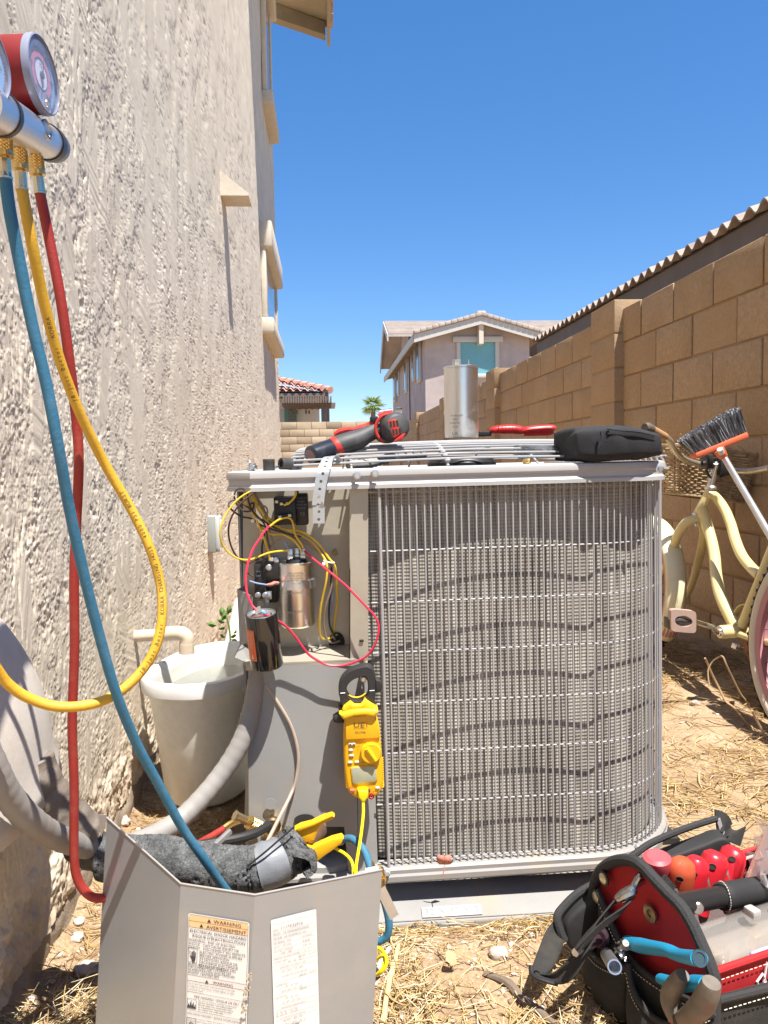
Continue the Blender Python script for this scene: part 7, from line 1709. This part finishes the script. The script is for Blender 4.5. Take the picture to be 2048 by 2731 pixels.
# clear organiser case
CASE = mat('clear_case', (.80, .76, .70), .16, trans=.62, ior=1.3, spec=.6, var=.05, vscale=20)
pc2 = thing('organizer_case', 'translucent plastic organiser case with a blue latch in the bag', 'plastic case', tuple(bp3(.2, .05, .1)))
def bagbox(m, a, y, z, d, b=.01):
    k = len(m.v); m.box((0, 0, 0), d, b=b)
    for i in range(k, len(m.v)): m.v[i] = tuple(BMx @ (V(m.v[i])+V((a, y, z))))
m = MB(); bagbox(m, .245, .050, .085, (.40, .065, .115), .016); m.build('box', mat('case_milky', (.58, .50, .41), .10, spec=.9, alpha=.26), pc2, smooth=50)
m = MB(); bagbox(m, .245, .050, .147, (.41, .078, .020), .008); m.build('lid', mat('case_lid', (.60, .56, .52), .07, spec=1., alpha=.17, ior=1.25), pc2, smooth=50)
m = MB(); bagbox(m, .21, .008, .145, (.24, .012, .018), .004); m.build('latch', mat('latch_blue', (.36, .43, .66), .2, spec=.7), pc2, smooth=50)
for i in range(4):
    m = MB(); bagbox(m, .10+.095*i, .016, .082, (.085, .008, .095), .006); m.build('compartment', mat('case_parts', (.42, .36, .30), .4, var=.25, vscale=30, spec=.6), pc2)
rq = random.Random(31)
for i in range(16):
    m = MB(); bagbox(m, .075+.35*rq.random(), .028+.045*rq.random(), .06+.06*rq.random(), (rq.uniform(.02, .04), rq.uniform(.015, .025), rq.uniform(.02, .035)), .004); m.build('small_fitting', rq.choice((mat('case_parts', (.42, .36, .30), .4), HORG, BRASS, mat('fitting_tan', (.45, .33, .22), .5), mat('fitting_white', (.62, .60, .57), .4))), pc2)
for i in range(3):
    m = MB(); bagbox(m, .16+.06*i, .07, .160, (.016, .02, .014), .003); m.build('catch', mat('case_catch', (.40, .37, .34), .3), pc2)
# plastic bag bunched at the right
PLB = mat('clear_bag', (.86, .80, .78), .22, trans=.0, spec=.7, alpha=.42)
m = MB(); rows_ = []; rp_ = random.Random(11)
for i in range(14):
    t = i/13; row = []
    for j in range(18):
        s_ = j/17; p = zs(1130+s_*260-60*t*(1-s_)+t*140, 790-620*t, 1.20-.05*math.sin(s_*3.1)); p.y += .02*math.sin(s_*17+t*5)*.5+.012*math.sin(t*19+s_*8); row.append(p)
    rows_.append(row)
skin(m, rows_); tag(m.build('plastic_bag', PLB, None, smooth=60), 'crumpled clear plastic bag standing at the right edge of the tool bag', 'plastic bag')
# ------------------------------------------------------------------ cruiser bicycle against the block wall
def zk(x, y, Y): return at(1648+x*.36166, 1050+y*.36166, Y)
BYEL = mat('cream_yellow_paint', (.69, .58, .28), .32, coat=.4, var=.05, vscale=6, dirt=(.50, .38, .14), dscale=8, damt=.3); BPALE = mat('pale_yellow_paint', (.78, .71, .46), .35, coat=.3, dirt=(.58, .48, .26), dscale=8, damt=.3)
CHRM = mat('worn_chrome', (.70, .69, .67), .22, metal=1., var=.1, vscale=30, dirt=(.38, .30, .22), dscale=14, damt=.5); TYRE = mat('tyre_black', (.03, .028, .026), .8); WWALL = mat('whitewall', (.58, .52, .44), .7, dirt=(.4, .33, .25), dscale=9, damt=.5); PINK = mat('pink_rim', (.42, .19, .22), .45); RUST = mat('rusty_steel', (.26, .12, .07), .7, metal=.4, var=.3)
bk2 = thing('cruiser_bicycle', 'pale yellow cruiser bicycle with wicker basket leaning by the block wall', 'bicycle', (1.36, 2.5, 0))
m = MB(); m.tube([zk(688, 700, 2.85), zk(582, 902, 2.875)], .0185, 16); m.build('head_tube', BYEL, bk2)
m = MB(); m.lathe([(.0, 0), (.0235, 0), (.0235, .008), (.018, .014)], zk(684, 705, 2.85), (zk(688, 600, 2.85)-zk(684, 705, 2.85)), 20); m.lathe([(.021, 0), (.021, .006)], zk(582, 902, 2.875), (zk(688, 700, 2.85)-zk(582, 902, 2.875)), 20); m.build('headset', CHRM, bk2)
m = MB(); m.tube([zk(664, 745, 2.845), zk(705, 752, 2.84), zk(752, 800, 2.83), zk(795, 870, 2.79), zk(835, 970, 2.73), zk(868, 1085, 2.66), zk(915, 1195, 2.58), zk(985, 1285, 2.50), zk(1050, 1345, 2.42)], .0185, 16, k=5); m.build('top_tube', BYEL, bk2)
m = MB(); m.tube([zk(612, 840, 2.86), zk(650, 950, 2.84), zk(688, 1075, 2.79), zk(712, 1200, 2.72), zk(722, 1320, 2.66), zk(742, 1440, 2.60), zk(785, 1560, 2.54), zk(845, 1680, 2.49), zk(875, 1730, 2.46)], .0205, 16, k=5); m.build('down_tube', BYEL, bk2)
m = MB(); m.tube([zk(915, 1720, 2.45), zk(985, 1540, 2.43), zk(1050, 1380, 2.40), zk(1150, 1130, 2.36), zk(1300, 760, 2.30)], .0175, 14); m.build('seat_tube', BYEL, bk2)
m = MB(); m.tube([zk(880, 1765, 2.45), zk(960, 1795, 2.40), zk(1060, 1825, 2.32), zk(1180, 1850, 2.2), zk(1300, 1880, 2.08)], .0115, 12, k=4); m.build('chain_stay', BYEL, bk2)
m = MB(); c = zk(838, 1752, 2.46); axb = V((1, .12, 0)); m.lathe([(.0, -.045), (.021, -.045), (.0225, -.04), (.0225, .05), (0, .05)], c, axb, 22); m.build('bracket_shell', BYEL, bk2)
m = MB(); m.lathe([(0, -.058), (.008, -.058), (.010, -.053), (.014, -.052), (.016, -.047), (.019, -.046)], c, axb, 20); m.build('bearing_cap', CHRM, bk2)
m = MB(); m.tube([zk(830, 1750, 2.44)+V((-.05, 0, 0)), zk(700, 1722, 2.42), zk(560, 1680, 2.40)], [.012, .0085, .009], 10); m.build('crank_arm', CHRM, bk2)
m = MB()
def zkpl(pts, Y, t, b): 
    m = MB(); o0 = zk(455, 1670, Y); ex = (zk(555, 1670, Y)-o0)/100; ez_7 = (zk(455, 1570, Y)-o0)/100; m.plate([(x-455, 1670-y) for x, y in pts], o0, ex, ez_7, t, b); return m
ped = MB(); N = 40; o0 = zk(462, 1668, 2.40); ex = (zk(562, 1668, 2.40)-o0)/100; ez_7 = (zk(462, 1568, 2.40)-o0)/100; vs = []; fs = []
for y_ in (0, .022):
    for i in range(N):
        t = 2*math.pi*i/N; c_, s_ = math.cos(t), math.sin(t); p = 7
        ox_, oz_ = 92*abs(c_)**(2/p)*(1 if c_ > 0 else -1), 82*abs(s_)**(2/p)*(1 if s_ > 0 else -1)
        for (a, b_) in ((ox_, oz_), (64*c_, 40*s_)): vs.append(o0+ex*a+ez_7*(b_-.08*a)+V((0, -y_, 0)))
for i in range(N):
    j = (i+1) % N
    fs += [(2*i, 2*j, 2*j+1, 2*i+1), (2*N+2*i, 2*N+2*j, 2*N+2*j+1, 2*N+2*i+1), (2*i, 2*j, 2*N+2*j, 2*N+2*i), (2*i+1, 2*j+1, 2*N+2*j+1, 2*N+2*i+1)]
ped.add(vs, fs); pd = ped.build('pedal', mat('rose_grey_pedal', (.42, .30, .25), .55, dirt=(.30, .20, .15), dscale=20, damt=.5), bk2)
m = MB(); m.tube([zk(395, 1668, 2.39), zk(450, 1668, 2.388), zk(540, 1680, 2.39)], [.010, .011, .005], 10); m.tube([zk(437, 1630, 2.395), zk(437, 1712, 2.395)], .006, 8); m.build('pedal_axle', mat('axle_grey', (.12, .12, .13), .4, metal=.6), pd)
m = MB(); m.box(zk(370, 1690, 2.41), (.01, .05, .035), b=.003); m.build('reflector', BLKP, pd)
m = MB(); m.tube([zk(892, 1862, 2.42)+V((.06, 0, 0)), zk(1000, 1960, 2.36), zk(1106, 2045, 2.30), zk(1150, 2080, 2.28)], [.009, .006, .006, .008], 10); m.build('crank_arm', RUST, bk2)
m = MB(); m.box(zk(880, 1868, 2.43), (.028, .03, .018), M=Matrix.Rotation(R(20), 3, 'Y'), b=.003); m.build('kickstand_plate', CHRM, bk2)
cwc = zk(930, 1900, 2.47)+V((.055, 0, .02)); m = MB(); m.lathe([(.055, -.003), (.082, -.003), (.082, .003), (.055, .003), (.055, -.003)], cwc, axb, 36); m.build('chainring', RUST, bk2)
m = MB(); P = [zk(860, 1640, 2.5), zk(900, 1570, 2.48), zk(960, 1550, 2.45), zk(985, 1560, 2.44)]; m.strip(P, (1, .1, 0), .02, .003, k=5); m.strip([zk(865, 1640, 2.5), zk(930, 1685, 2.47)], (1, .1, 0), .02, .003); m.build('chain_guard', BYEL, bk2)
# fork, fender, wheels
m = MB(); m.tube([zk(600, 925, 2.87), zk(555, 930, 2.87), zk(500, 955, 2.88), zk(452, 1020, 2.90), zk(412, 1115, 2.94), zk(370, 1225, 2.99), zk(325, 1330, 3.04), zk(255, 1480, 3.12)], [.019, .019, .0185, .018, .017, .016, .015, .012], 14, k=5); m.build('fork_leg', BYEL, bk2)
m = MB(); m.tube([zk(590, 930, 2.87), zk(628, 970, 2.875), zk(632, 1060, 2.89), zk(610, 1170, 2.93), zk(580, 1290, 2.98), zk(530, 1440, 3.06), zk(470, 1560, 3.12)], [.019, .018, .0175, .017, .016, .014, .012], 14, k=5); m.build('fork_leg', BYEL, bk2)
m = MB(); m.lathe([(0, 0), (.008, 0), (.008, .006), (.004, .008), (0, .008)], zk(575, 968, 2.852), (0, -1, 0), 12); m.build('crown_bolt', CHRM, bk2)
WF = V((1.35, 3.17, .285)); fdir = V((.0, 1., 0)).normalized(); wax = V((fdir.y, -fdir.x, -.08)).normalized()
def wheel(c, ax, rad, tag_):
    X = V((0, 0, 1)); X = (X-ax*X.dot(ax)).normalized(); Y_ = ax.cross(X)
    def ringp(r_, o): return [c+ax*o+(X*math.cos(t)+Y_*math.sin(t))*r_ for t in np.linspace(0, 2*math.pi, 65)[:-1]]
    m = MB(); m.tube(ringp(rad-.022, 0), .0225, 12, closed=True); w_ = m.build('wheel', WWALL, bk2)
    m = MB(); n = 64; prof = []
    for k in range(7):
        a = R(-48+k*16); prof.append((rad-.022+.0245*math.cos(a), .0245*math.sin(a)))
    m.lathe(prof, c, ax, n, x=X, cap=False); m.build('tread', TYRE, w_)
    m = MB()
    for k in range(n):
        t = 2*math.pi*k/n
        for o in (-.010, .010): m.box(c+ax*o+(X*math.cos(t+(.02 if o > 0 else 0))+Y_*math.sin(t+(.02 if o > 0 else 0)))*(rad+.002), (.010, .010, .010))
    o_ = m.build('tread_blocks', TYRE, w_); o_['kind'] = 'stuff'
    m = MB(); m.lathe([(rad-.062, -.014), (rad-.040, -.017), (rad-.040, .017), (rad-.062, .014), (rad-.062, -.014)], c, ax, 56, x=X); m.build('rim', PINK, w_)
    m = MB()
    for k in range(28):
        t = 2*math.pi*k/28; t2 = t+(.5 if k % 2 else -.5); o = .03 if k % 4 < 2 else -.03
        m.tube([c+ax*o+(X*math.cos(t2)+Y_*math.sin(t2))*.022, c+(X*math.cos(t)+Y_*math.sin(t))*(rad-.06)], .0012, 4)
    o_ = m.build('spokes', mat('spoke_black', (.03, .03, .03), .4), w_); o_['kind'] = 'stuff'
    m = MB(); m.lathe([(0, -.06), (.006, -.06), (.006, -.036), (.024, -.034), (.024, -.028), (.014, -.026), (.014, .026), (.024, .028), (.024, .034), (.006, .036), (.006, .06), (0, .06)], c, ax, 20); m.build('hub', CHRM, w_)
    return w_
wheel(WF, wax, .285, 'front')
RWC = V((1.365, 2.045, .292)); wheel(RWC, V((1, .02, -.10)).normalized(), .30, 'rear')
# front fender follows the tyre
X = V((0, 0, 1)); X = (X-wax*X.dot(wax)).normalized(); Y_ = wax.cross(X)
m = MB(); vs = []; n = 26
sgn = 1 if (Y_.dot(V((0, -1, 0))) > 0) else -1
for i in range(n+1):
    a = R(-25+150*i/n)*sgn
    d = X*math.cos(a)+Y_*math.sin(a)
    for k in range(9):
        q = (k-4)/4; rr = .312-.018*q*q; wq = .043*(1 if i < n-3 else (1-.25*((i-n+3)/3)**2))
        vs.append(WF+d*rr+wax*wq*q)
m.add(vs, [(i*9+k, i*9+k+1, (i+1)*9+k+1, (i+1)*9+k) for i in range(n) for k in range(8)]); fe = m.build('front_fender', BPALE, bk2, smooth=60); md = fe.modifiers.new('t', 'SOLIDIFY'); md.thickness = .0015
# painted flame at the fender's foot
m = MB()
def fpt(u, v):
    a = R(-25+150*v)*sgn; d = X*math.cos(a)+Y_*math.sin(a); return WF+d*(.3145-.018*u*u)+wax*.043*u
for (u0, w_, h) in ((.0, .16, .22), (-.32, .12, .12), (.3, .12, .12), (-.62, .14, .09), (.62, .14, .09)):
    m.add([fpt(u0-w_, .97), fpt(u0+w_, .97), fpt(u0+w_*.3, .97-h*.5), fpt(u0, .97-h), fpt(u0-w_*.3, .97-h*.5)], [(0, 1, 2, 3, 4)])
m.build('painted_flame', mat('flame_pink', (.50, .19, .20), .5), fe)
m = MB(); a_ = fpt(-.9, .9); m.tube([a_, a_+V((-.20, .1, -.02))], .004, 8); m.build('fender_stay', mat('stay_grey', (.2, .19, .18), .5), fe)
# rear fender edge
# stem, bars, brake clamp
m = MB(); m.tube([zk(680, 690, 2.85), zk(714, 560, 2.84), zk(722, 525, 2.84)], [.0135, .0135, .016], 14); m.tube([zk(722, 540, 2.84), zk(715, 500, 2.87)], .0175, 14); m.build('stem', CHRM, bk2)
m = MB(); m.tube([zk(345, 315, 2.66), zk(385, 350, 2.69), zk(415, 410, 2.74), zk(460, 462, 2.79), zk(530, 500, 2.84), zk(620, 522, 2.87), zk(720, 520, 2.88), zk(800, 545, 2.87), zk(880, 568, 2.84), zk(960, 572, 2.78), zk(1040, 562, 2.70), zk(1120, 545, 2.62)], .0115, 12, k=5); m.build('handlebar', mat('satin_bar', (.62, .56, .46), .35, metal=.8, dirt=(.35, .26, .17), dscale=12, damt=.5), bk2)
m = MB(); m.tube([zk(345, 318, 2.66), zk(280, 285, 2.62), zk(240, 262, 2.59)], [.0145, .0165, .016], 14); m.build('grip', mat('cork_grip', (.36, .21, .10), .7, var=.15, vscale=30), bk2)
m = MB(); m.tube([zk(245, 264, 2.592), zk(215, 250, 2.575), zk(196, 250, 2.57)], [.017, .0185, .015], 14); m.build('grip_end', mat('grip_cap', (.10, .085, .07), .6), bk2)
m = MB(); m.box(zk(660, 500, 2.84), (.028, .05, .055), b=.006); m.box(zk(770, 545, 2.84), (.04, .05, .06), b=.006); m.box(zk(710, 480, 2.86), (.09, .04, .012), b=.003); m.tube([zk(650, 560, 2.84), zk(665, 600, 2.84), zk(690, 620, 2.84)], .006, 8); m.tube([zk(800, 560, 2.84), zk(780, 600, 2.84), zk(745, 610, 2.84)], .006, 8); m.build('basket_clamp', BLKP, bk2)
# wicker basket, woven from rods
WICK = mat('wicker', (.30, .20, .105), .65, var=.3, vscale=25, tint2=(.50, .37, .22))
bcn = zk(640, 600, 3.13); bx_ = V((.985, .10, -.14)).normalized(); by_ = V((-.10, .99, 0)).normalized(); bz_ = bx_.cross(by_)
def bring(t, off, n=96, wob=0., ph=0.):
    out = []
    for i in range(n):
        a = 2*math.pi*i/n; p = 4.; c_, s_ = math.cos(a), math.sin(a); sx_ = .150+.035*t; sy_ = .105+.025*t
        x = sx_*abs(c_)**(2/p)*(1 if c_ > 0 else -1); y = sy_*abs(s_)**(2/p)*(1 if s_ > 0 else -1)
        k = 1+off+wob*math.sin(a*24+ph); out.append(bcn+bx_*x*k+by_*y*k+bz_*(-.095+.19*t))
    return out
bsk = thing('wicker_basket', 'brown woven wicker basket fixed ahead of the bicycle handlebar', 'basket', tuple(bcn))
NR = 19
for i in range(NR):
    m = MB(); m.tube([p+bz_*.0015*math.sin(j*.7+i) for j, p in enumerate(bring(i/(NR-1), 0, wob=.035, ph=math.pi*(i % 2)))], .0036, 5, closed=True); m.build('weave_rod', WICK, bsk)
for i in range(24):
    m = MB(); m.tube([bring(t, .0)[i*4+2] for t in (0, .3, .7, 1.04)], .0036, 5); m.build('upright_rod', WICK, bsk)
m = MB(); m.tube(bring(1.03, .02), .0075, 7, closed=True); m.build('rim_band', WICK, bsk)
m = MB(); m.tube(bring(0, .01), .006, 7, closed=True); m.add(bring(0.01, -.02), [tuple(range(96))]); m.build('base', WICK, bsk)
rs2 = random.Random(4); m = MB()
for k in range(26):
    p = bring(1.03, .02)[rs2.randrange(96)]; d = V((rs2.uniform(-1, 1), rs2.uniform(-.6, .3), rs2.uniform(-.2, .35))).normalized(); m.tube([p-d*.04, p+V((0, 0, .006)), p+d*rs2.uniform(.04, .11)], .0022, 4)
o_ = m.build('loose_ends', WICK, bsk); o_['kind'] = 'stuff'
# ------------------------------------------------------------------ broom, head up
br = thing('broom', 'push broom standing head up with grey bristles and an orange base', 'broom', (1.416, 1.7, 0))
ORB = mat('broom_orange', (.62, .13, .055), .5, dirt=(.45, .16, .09), dscale=14, damt=.4)
BY_ = 2.72
h0 = zk(775, 455, BY_); h1 = V((1.416, 1.70, .01))
m = MB(); m.tube([h0, h1], .0118, 14); m.build('handle', mat('broom_handle', (.55, .55, .56), .3, metal=.8, dirt=(.42, .36, .30), dscale=6, damt=.5), br)
a, b_ = zk(552, 462, BY_), zk(936, 304, BY_); d = (b_-a); Lb_ = d.length; d.normalize(); nb_ = V((0, -1, .0)); nb_ = (nb_-d*nb_.dot(d)).normalized(); ub = d.cross(nb_); ub = -ub if ub.z < 0 else ub
m = MB(); Mx = Matrix((d, nb_, ub)).transposed(); m.box((a+b_)/2, (Lb_, .055, .022), M=Mx, b=.006); m.build('base', ORB, br)
m = MB(); q = zk(740, 405, BY_-.02); q2 = zk(775, 462, BY_-.01); m.tube([q, q.lerp(q2, .6), q2], [.021, .019, .0165], 12); m.build('socket', ORB, br)
m = MB(); m.tube([zk(752, 408, BY_-.045), zk(765, 440, BY_-.035)], .011, 10); m.build('ferrule', mat('socket_pale', (.55, .53, .52), .4), br)
m = MB(); rs3 = random.Random(6)
bcol = [mat('bristle_dark', (.10, .11, .125), .6), mat('bristle_grey', (.24, .25, .28), .6), mat('bristle_pale', (.45, .47, .50), .6)]
for i in range(2600):
    t = rs3.random(); p = a+d*Lb_*t+nb_*rs3.uniform(-.022, .022)+ub*.010
    fan = (t-.5)
    L = (.066+.024*t)*(1+.10*rs3.uniform(-1, 1))
    dir_ = (ub*1.0+d*(fan*.45-.22+rs3.uniform(-.12, .12))+nb_*rs3.uniform(-.18, .18)).normalized()
    m.cur = rs3.choice((0, 1, 1, 1, 2)); e = p+dir_*L; sd_ = V((rs3.uniform(-1, 1), rs3.uniform(-1, 1), 0)).normalized()*.0016
    mid = p.lerp(e, .6)+sd_*rs3.uniform(-2, 2)
    m.add([p-sd_, p+sd_, mid+sd_, mid-sd_, e+sd_*2.2, e-sd_*1.0], [(0, 1, 2, 3), (3, 2, 4, 5)])
o_ = m.build('bristles', bcol, br, smooth=0); o_['kind'] = 'stuff'
# ------------------------------------------------------------------ litter on the ground
STR = [mat('straw_pale', (.60, .455, .23), .7), mat('straw_gold', (.48, .33, .135), .7), mat('straw_brown', (.27, .17, .085), .8), mat('straw_bleached', (.68, .58, .40), .7)]
rn = np.random.default_rng(5)
def straw(name, n, xr, yr, dens, Lr, rr, lift, mats_, label, clump=0.):
    x = rn.uniform(*xr, n*4); y = rn.uniform(*yr, n*4); keep = rn.random(n*4) < dens(x, y); x, y = x[keep][:n], y[keep][:n]; n = len(x)
    L = rn.uniform(*Lr, n)*rn.uniform(.5, 1, n); az = rn.uniform(0, 2*np.pi, n); rad = rn.uniform(*rr, n); curv = rn.normal(0, .5, n); zl = rn.random(n)**2*lift; tilt = rn.normal(0, .18, n)*min(1, lift/.02)
    K = 5; V_ = np.zeros((n, K, 3, 3)); px_, py_ = x.copy(), y.copy(); a = az-curv/2
    pts = np.zeros((n, K, 3))
    for k in range(K):
        pts[:, k, 0] = px_; pts[:, k, 1] = py_
        a = a+curv/(K-1); px_ = px_+np.cos(a)*L/(K-1); py_ = py_+np.sin(a)*L/(K-1)
    s_ = np.linspace(-.5, .5, K)[None, :]
    pts[:, :, 2] = ground_h(pts[:, :, 0], pts[:, :, 1])+zl[:, None]+np.maximum(0, .5*L[:, None]*np.abs(tilt[:, None])+s_*L[:, None]*tilt[:, None])+rad[:, None]*.5
    T = np.gradient(pts, axis=1); T /= np.linalg.norm(T, axis=2, keepdims=True)+1e-9
    sd = np.stack([-T[:, :, 1], T[:, :, 0], np.zeros_like(T[:, :, 0])], -1); up = np.cross(T, sd)
    taper = np.array([.6, 1, 1, .9, .4])[None, :, None]
    for j in range(3):
        t = 2*np.pi*j/3+.5; V_[:, :, j] = pts+(sd*np.cos(t)+up*np.sin(t))*rad[:, None, None]*taper
    co = V_.reshape(-1, 3).astype(np.float32); base = (np.arange(n)*K*3)[:, None, None]+ (np.arange(K-1)*3)[None, :, None]
    q = []
    for j in range(3):
        j2 = (j+1) % 3; q.append(np.stack([base+j, base+j2, base+3+j2, base+3+j], -1).reshape(-1, 4))
    q = np.stack(q, 1).reshape(-1, 4).astype(np.int32)
    me = bpy.data.meshes.new(name); me.vertices.add(len(co)); me.vertices.foreach_set('co', co.ravel()); me.loops.add(q.size); me.loops.foreach_set('vertex_index', q.ravel()); me.polygons.add(len(q)); me.polygons.foreach_set('loop_start', np.arange(0, q.size, 4, dtype=np.int32))
    me.update(calc_edges=True)
    for m_ in mats_: me.materials.append(m_)
    mi = np.repeat(rn.integers(0, len(mats_), n), (K-1)*3).astype(np.int32); me.polygons.foreach_set('material_index', mi[:len(q)])
    o = bpy.data.objects.new(name, me); COL.objects.link(o); o['kind'] = 'stuff'; o['label'] = label; o['category'] = 'straw'; return o
def d_front(x, y): return np.clip((fbm(x*9, y*9, 3, 5)-.30)*3.2, .12, 1)*np.where((y > 1.345) & (x > -.18) & (x < .70), 0, 1)
straw('dry_straw', 3300, (-.02, .62), (.98, 1.40), d_front, (.02, .085), (.0005, .0013), .014, [STR[0], STR[1], STR[1], STR[2], STR[3]], 'matted dry straw and chaff in front of the grey pad')
def d_left(x, y): return np.clip(1.3-((x+.40)/.13)**2-((y-1.07)/.12)**2, 0.03, 1)
straw('dry_grass', 1500, (-.60, -.20), (.95, 1.32), d_left, (.03, .12), (.0005, .0012), .035, [STR[0], STR[1], STR[3], STR[2]], 'bleached dry grass tuft at the foot of the house wall')
def d_right(x, y): return np.clip((fbm(x*4, y*4, 3, 15)-.30)*2.6, .08, 1)
straw('yard_straw', 5600, (.62, 1.78), (1.25, 3.4), d_right, (.03, .13), (.0007, .0018), .012, [STR[0], STR[1], STR[1], STR[2]], 'loose straw strewn over the dirt between unit and block wall')
straw('shaded_straw', 1600, (-.50, -.15), (1.3, 2.3), lambda x, y: np.full_like(x, .6), (.02, .08), (.0005, .0012), .008, [STR[1], STR[2]], 'sparse straw scraps on the dirt under the bucket and pipes')
# pebbles
PEB = [mat('pebble_tan', (.40, .30, .21), .9, var=.2, vscale=40), mat('pebble_pale', (.58, .50, .42), .85, var=.15, vscale=40), mat('pebble_brown', (.24, .15, .09), .9)]
def rock_into(m, p, r, rg, sub=1):
    bm = bmesh.new(); bmesh.ops.create_icosphere(bm, subdivisions=sub, radius=1); sc_ = [rg.uniform(.7, 1.2), rg.uniform(.7, 1.2), rg.uniform(.5, .8)]; sd = rg.randrange(999)
    vs = []
    for v in bm.verts:
        k = 1+.55*(float(fbm(np.array([v.co.x*1.6+sd]), np.array([v.co.y*1.6+v.co.z*2.1]), 2, 3)[0])-.5) if sub > 1 else rg.uniform(.75, 1.2)
        vs.append(V((v.co.x*sc_[0], v.co.y*sc_[1], v.co.z*sc_[2]))*k*r+V(p))
    bm.verts.index_update(); m.add(vs, [[v.index for v in f.verts] for f in bm.faces]); bm.free()
rp2 = random.Random(21); m = MB()
for k in range(2600):
    u_ = rp2.random()
    if u_ < .40: x, y = rp2.uniform(-.02, .62), rp2.uniform(.98, 1.3)
    elif u_ < .72: x, y = rp2.uniform(-.52, -.16), rp2.uniform(1.0, 2.3)
    else: x, y = rp2.uniform(.62, 1.75), rp2.uniform(1.3, 3.0)
    r_ = .0015+.0055*rp2.random()**3; m.cur = rp2.choice((0, 0, 1, 2)); rock_into(m, (x, y, gz(x, y)+r_*.25), r_, rp2, 1)
o = m.build('gravel', PEB, None, smooth=0, kind='stuff'); o['label'] = 'small tan pebbles and clods scattered over the dirt'; o['category'] = 'gravel'
WR = mat('white_rock', (.47, .40, .35), .9, var=.15, vscale=30, bump=.6, bscale=90, dirt=(.42, .27, .2), dscale=14, damt=.5)
for (px, py, r_, lab) in ((232, 2545, .019, 'largest white rock on the dirt left of the loose panel'), (205, 2462, .012, 'chalky rock on the dirt above the largest white rock'), (333, 2180, .016, 'white rock behind the corner of the loose panel, under the conduit'), (1330, 2580, .016, 'flat pale stone in the straw in front of the pad'), (1410, 2690, .0085, 'small round whitish stone beside the dark stick, nearest the bag'), (1852, 1880, .015, 'whitish stone on the straw between unit and bicycle'), (210, 2425, .011, 'rough tan rock at the foot of the house wall')):
    p = atz(px, py, 0); m = MB(); rock_into(m, (p.x, p.y, gz(p.x, p.y)+r_*.4), r_, rp2, 3); tag(m.build('rock', WR), lab, 'rock', 'pale rocks on the dirt')
# dark stick, dry stalks
def stick(pts, r, m_, name, label, cat, zoff=.004):
    P = [atz(px, py, 0) for px, py in pts]; P = [V((p.x, p.y, gz(p.x, p.y)+zoff)) for p in P]; m = MB(); m.tube(P, r, 8, k=5)
    for i in range(len(m.v)): m.v[i] = tuple(V(m.v[i])+V((rp2.uniform(-1, 1), rp2.uniform(-1, 1), rp2.uniform(-1, 1)))*.0006)
    return tag(m.build(name, m_), label, cat)
stick([(1290, 2630), (1350, 2650), (1400, 2690), (1440, 2718), (1480, 2745)], [.004, .007, .0075, .006, .005], mat('grey_bark', (.16, .12, .09), .9, var=.3, bump=.6), 'bark_stick', 'dark grey bark stick lying in the straw beside the tool bag', 'stick')
stick([(1064, 2540), (1050, 2600), (1035, 2660), (1020, 2740)], [.003, .0045, .0045, .005], STR[0], 'dry_stalk', 'thick pale dry stalk lying beside the right edge of the loose panel', 'stalk', .010)
stick([(1040, 2560), (1020, 2590), (1010, 2620)], [.003, .004, .004], STR[3], 'dry_stalk', 'short bleached stalk lying across the thick one by the yellow lead', 'stalk', .014)
for (pts, Y, r_, lab) in (([(1880, 1755), (1900, 1800), (1915, 1830), (1935, 1870), (1960, 1890), (2010, 1950)], 2.25, .0045, 'forked tan twig standing up from the straw by the bicycle wheel'), ([(1892, 1830), (1888, 1790), (1900, 1765), (1918, 1752), (1928, 1752), (1938, 1775), (1950, 1800), (1975, 1850), (2000, 1880)], 2.2, .0035, 'thin arching dead weed between the pedal and the bicycle wheel'), ([(2005, 1895), (2020, 1925), (2040, 1960), (2060, 1990)], 2.1, .005, 'short crooked twig by the rear wheel at the right edge')):
    m = MB(); m.tube([at(px, py, Y+.02*math.sin(i)) for i, (px, py) in enumerate(pts)], r_*.7, 6, k=4); tag(m.build('twig', mat('dry_twig', (.38, .26, .14), .8, var=.2)), lab, 'twig', 'dry twigs by the bicycle')
# reddish dry leaf caught at the foot of the guard
LFM = mat('red_dry_leaf', (.52, .20, .15), .7, var=.15, vscale=40)
m = MB(); c = at(1185, 2302, 1.335)
def lv(x, y, dz=0): return at(980+x*.48222, 1950+y*.48222, 1.338-dz)
m.add([lv(380, 708), lv(388, 685, .004), lv(425, 690, .006), lv(425, 738, .002), lv(395, 738)], [(0, 1, 2, 3, 4)]); m.add([lv(425, 690, .006), lv(455, 682, .002), lv(470, 725), lv(455, 736), lv(425, 738, .002)], [(0, 1, 2, 3, 4)])
m.tube([lv(425, 735, .002), lv(424, 770, .006), lv(415, 805, .006)], .0009, 5); lf = m.build('dry_leaf', LFM); md = lf.modifiers.new('t', 'SOLIDIFY'); md.thickness = .0008; tag(lf, 'reddish dry leaf caught on the bottom of the coil guard', 'leaf')
m = MB(); m.strip([lv(440, 1215, .16), lv(460, 1250, .17), lv(485, 1290, .175)], (.8, .3, .5), [.004, .018, .006], .0008, k=4); tag(m.build('curled_leaf', mat('tan_leaf', (.50, .34, .18), .7)), 'curled tan leaf on the straw in front of the size stamp', 'leaf')
m = MB(); m.strip([lv(735, 1160, .04), lv(750, 1200, .05), lv(755, 1240, .06)], (.8, .3, .3), [.003, .014, .006], .0008, k=4); tag(m.build('curled_leaf', mat('tan_leaf', (.5, .34, .18), .7)), 'upright tan seed husk leaning against the front of the pad', 'leaf')
